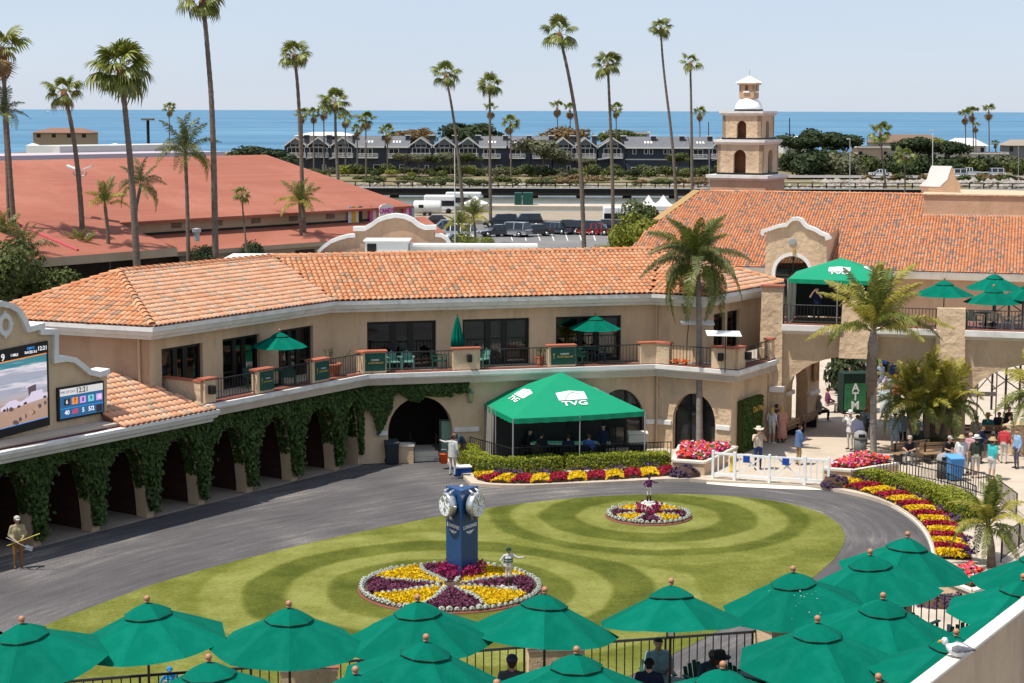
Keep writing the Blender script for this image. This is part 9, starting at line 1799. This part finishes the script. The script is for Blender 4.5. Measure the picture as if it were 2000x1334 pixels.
q = gp_(1668,808); t = thing('cash_kiosk', q, 'tall dark green cash machine kiosk with white letters ATM', 'kiosk', None, .15); mb = MB(); mb.slab([(-.62,-.1,0),(.62,-.1,0),(.95,-.1,1.9),(.95,-.1,2.05),(-.62,-.1,2.05)], (0,.9,0)); mb.build('cabinet', flatmat((.012,.03,.022)), t, world=False); mb = MB(); mb.slab([(.62,-.14,0),(.86,-.14,0),(.86,-.14,1.0),(1.25,-.14,2.1),(1.02,-.14,2.1),(.62,-.14,1.0)], (0,1.0,0)); mb.build('side_frame', flatmat((.16,.15,.13)), t, world=False)
mb = MB(); mb.box(-.56,.56,-.125,-.105,.2,1.55); mat('kiosk_print', (.02,.12,.05), (.05,.22,.09), .6, 3); mb.bl('green_print', M['kiosk_print'], t)
for k, s in enumerate('ATM'): o = inst('lettering', text_mesh(s, .56, M['sign_white'], .006, .015), t, (0,-.135,1.33-.45*k), (math.pi/2,0,0))
q = low[3] + tD*1.75 + nD*.12; t = thing('green_sign_wall', q, 'artificial green hedge wall with gold script sign', 'sign'); mb = MB(); mb.obox(low[3] + tD*1.75 + nD*.16, tD, 1.15, .1, PZ, 2.45); mb.build('backing', M['hedge_core'], t); mb = MB(); rg = random.Random(4)
for _ in range(2600): leaf(mb, low[3] + tD*(1.75 + rg.uniform(-1.15,1.15)) + nD*(.27+rg.random()*.05) + V3(0,0,rg.uniform(PZ,2.45)), nD, .09, rg)
for _ in range(500): leaf(mb, low[3] + tD*(1.75 + rg.uniform(-1.15,1.15)) + nD*rg.uniform(.05,.3) + V3(0,0,2.46), V3(0,0,1), .09, rg)
o = mb.build('leaves', M['fl_green'], t); o['kind'] = 'stuff'; on_wall('gold_script', text_mesh('Del Mar', .42, M['gold'], .01, .006), t, low[3] + tD*2.25 + nD*.36 + V3(0,0,1.95), nD, .9)
for k, (px, py, r, h_, lb) in enumerate(((1650,768,1.6,1.4,'tall dark hedge left of the ATM kiosk'), (1665,745,1.8,1.5,'dark hedge behind the ATM kiosk'), (1800,748,1.6,.9,'light hedge beyond the passage, right part'), (1755,735,1.5,.8,'light hedge beyond the passage, middle'))):
    bush(gp_(px, py), r, 'bush_dark' if k < 2 else 'bush_lime', lb, 'hedges beyond the passage', h_, k)
sc_ = thing('lighting_truss', gp_(1955,800), 'tall black truss frame seen through the right arch', 'truss')
for px in (1936,1963,1990):
    mb = MB(); q = gp_(px, 800); mb.tube([q, q + V3(0,0,6)], .06, 6); mb.build('upright', M['black_metal'], sc_)
for k in range(5): mb = MB(); a, b = gp_(1936,800), gp_(1990,800); mb.tube([a + V3(0,0,1+k*1.0), b + V3(0,0,2+k*1.0)], .035, 5); mb.tube([b + V3(0,0,1+k*1.0), a + V3(0,0,2+k*1.0)], .035, 5); mb.build('brace', M['black_metal'], sc_)
tp2 = thing('white_a_frame', gp_(1925,838), 'white cross braced A frame stand under the right arch', 'frame')
for x in (-.45, .45): mb = MB(); mb.tube([(x,0,0),(x,0,3.0)], .035, 6); mb.bl('upright', M['far_white'], tp2)
for s in (-1, 1): mb = MB(); mb.tube([(-.45*s,0,1.9),(.45*s,0,3.0)], .03, 6); mb.bl('brace', M['far_white'], tp2)
mb = MB(); mb.box(-.45,.45,-.05,.05,1.6,1.8); mb.bl('cross_bar', M['far_white'], tp2)
mb = MB(); q = gp_(1990,885); mb.lathe([(.7,0),(.7,1.15),(.78,1.18),(.78,1.3)], 4, q); o = mb.build('stucco_pedestal', M['stucco'], None); tag(o, 'tan stucco pedestal at the right picture edge on the plaza', 'pedestal')
q = gp_(1428,921); t = thing('fire_hydrant', q, 'yellow hydrant behind the left panel of the white gate', 'hydrant'); mb = MB(); mb.lathe([(.13,0),(.13,.05),(.09,.06),(.09,.55),(.12,.58),(.1,.7),(.03,.76)], 12); mb.build('barrel', flatmat((.6,.4,.03)), t, True, world=False)
for s in (-1, 1): mb = MB(); mb.tube([(s*.08,0,.45),(s*.18,0,.45)], .05, 8); mb.build('outlet', flatmat((.6,.4,.03)), t, True, world=False)
for k, px in enumerate((1321,1338)): q = seg_pt(2, px, 705) + V3(0,.12,ZC+.02); t = thing('flower_pot', q, 'orange flowers in a low pot, %s of two on the balcony edge' % ('left', 'right')[k], 'flower pot', 'orange flower pots'); mb = MB(); mb.lathe([(.1,0),(.14,.12)], 10); mb.bl('pot', M['terracotta'], t, True); mb = MB(); rg = random.Random(k); [leaf(mb, V3(rg.gauss(0,.1),rg.gauss(0,.08),.12+rg.random()*.1), (0,-.3,1), .1, rg) for _ in range(60)]; o = mb.build('flowers', flatmat((.75,.13,.01)), t, world=False); o['kind'] = 'stuff'
bpy.data.scenes.remove(TMP)
ORD = ['first','second','third','fourth','fifth','sixth','seventh','eighth','ninth','tenth']; same = {}
for o in col.objects:
    if o.parent is None and o.get('label'): same.setdefault(o['label'], []).append(o)
for l, os_ in same.items():
    if len(os_) > 1:
        for k, o in enumerate(sorted(os_, key=lambda o: o.location.x/o.location.y)): o['label'] = l + ', ' + ORD[min(k,9)] + ' from left'
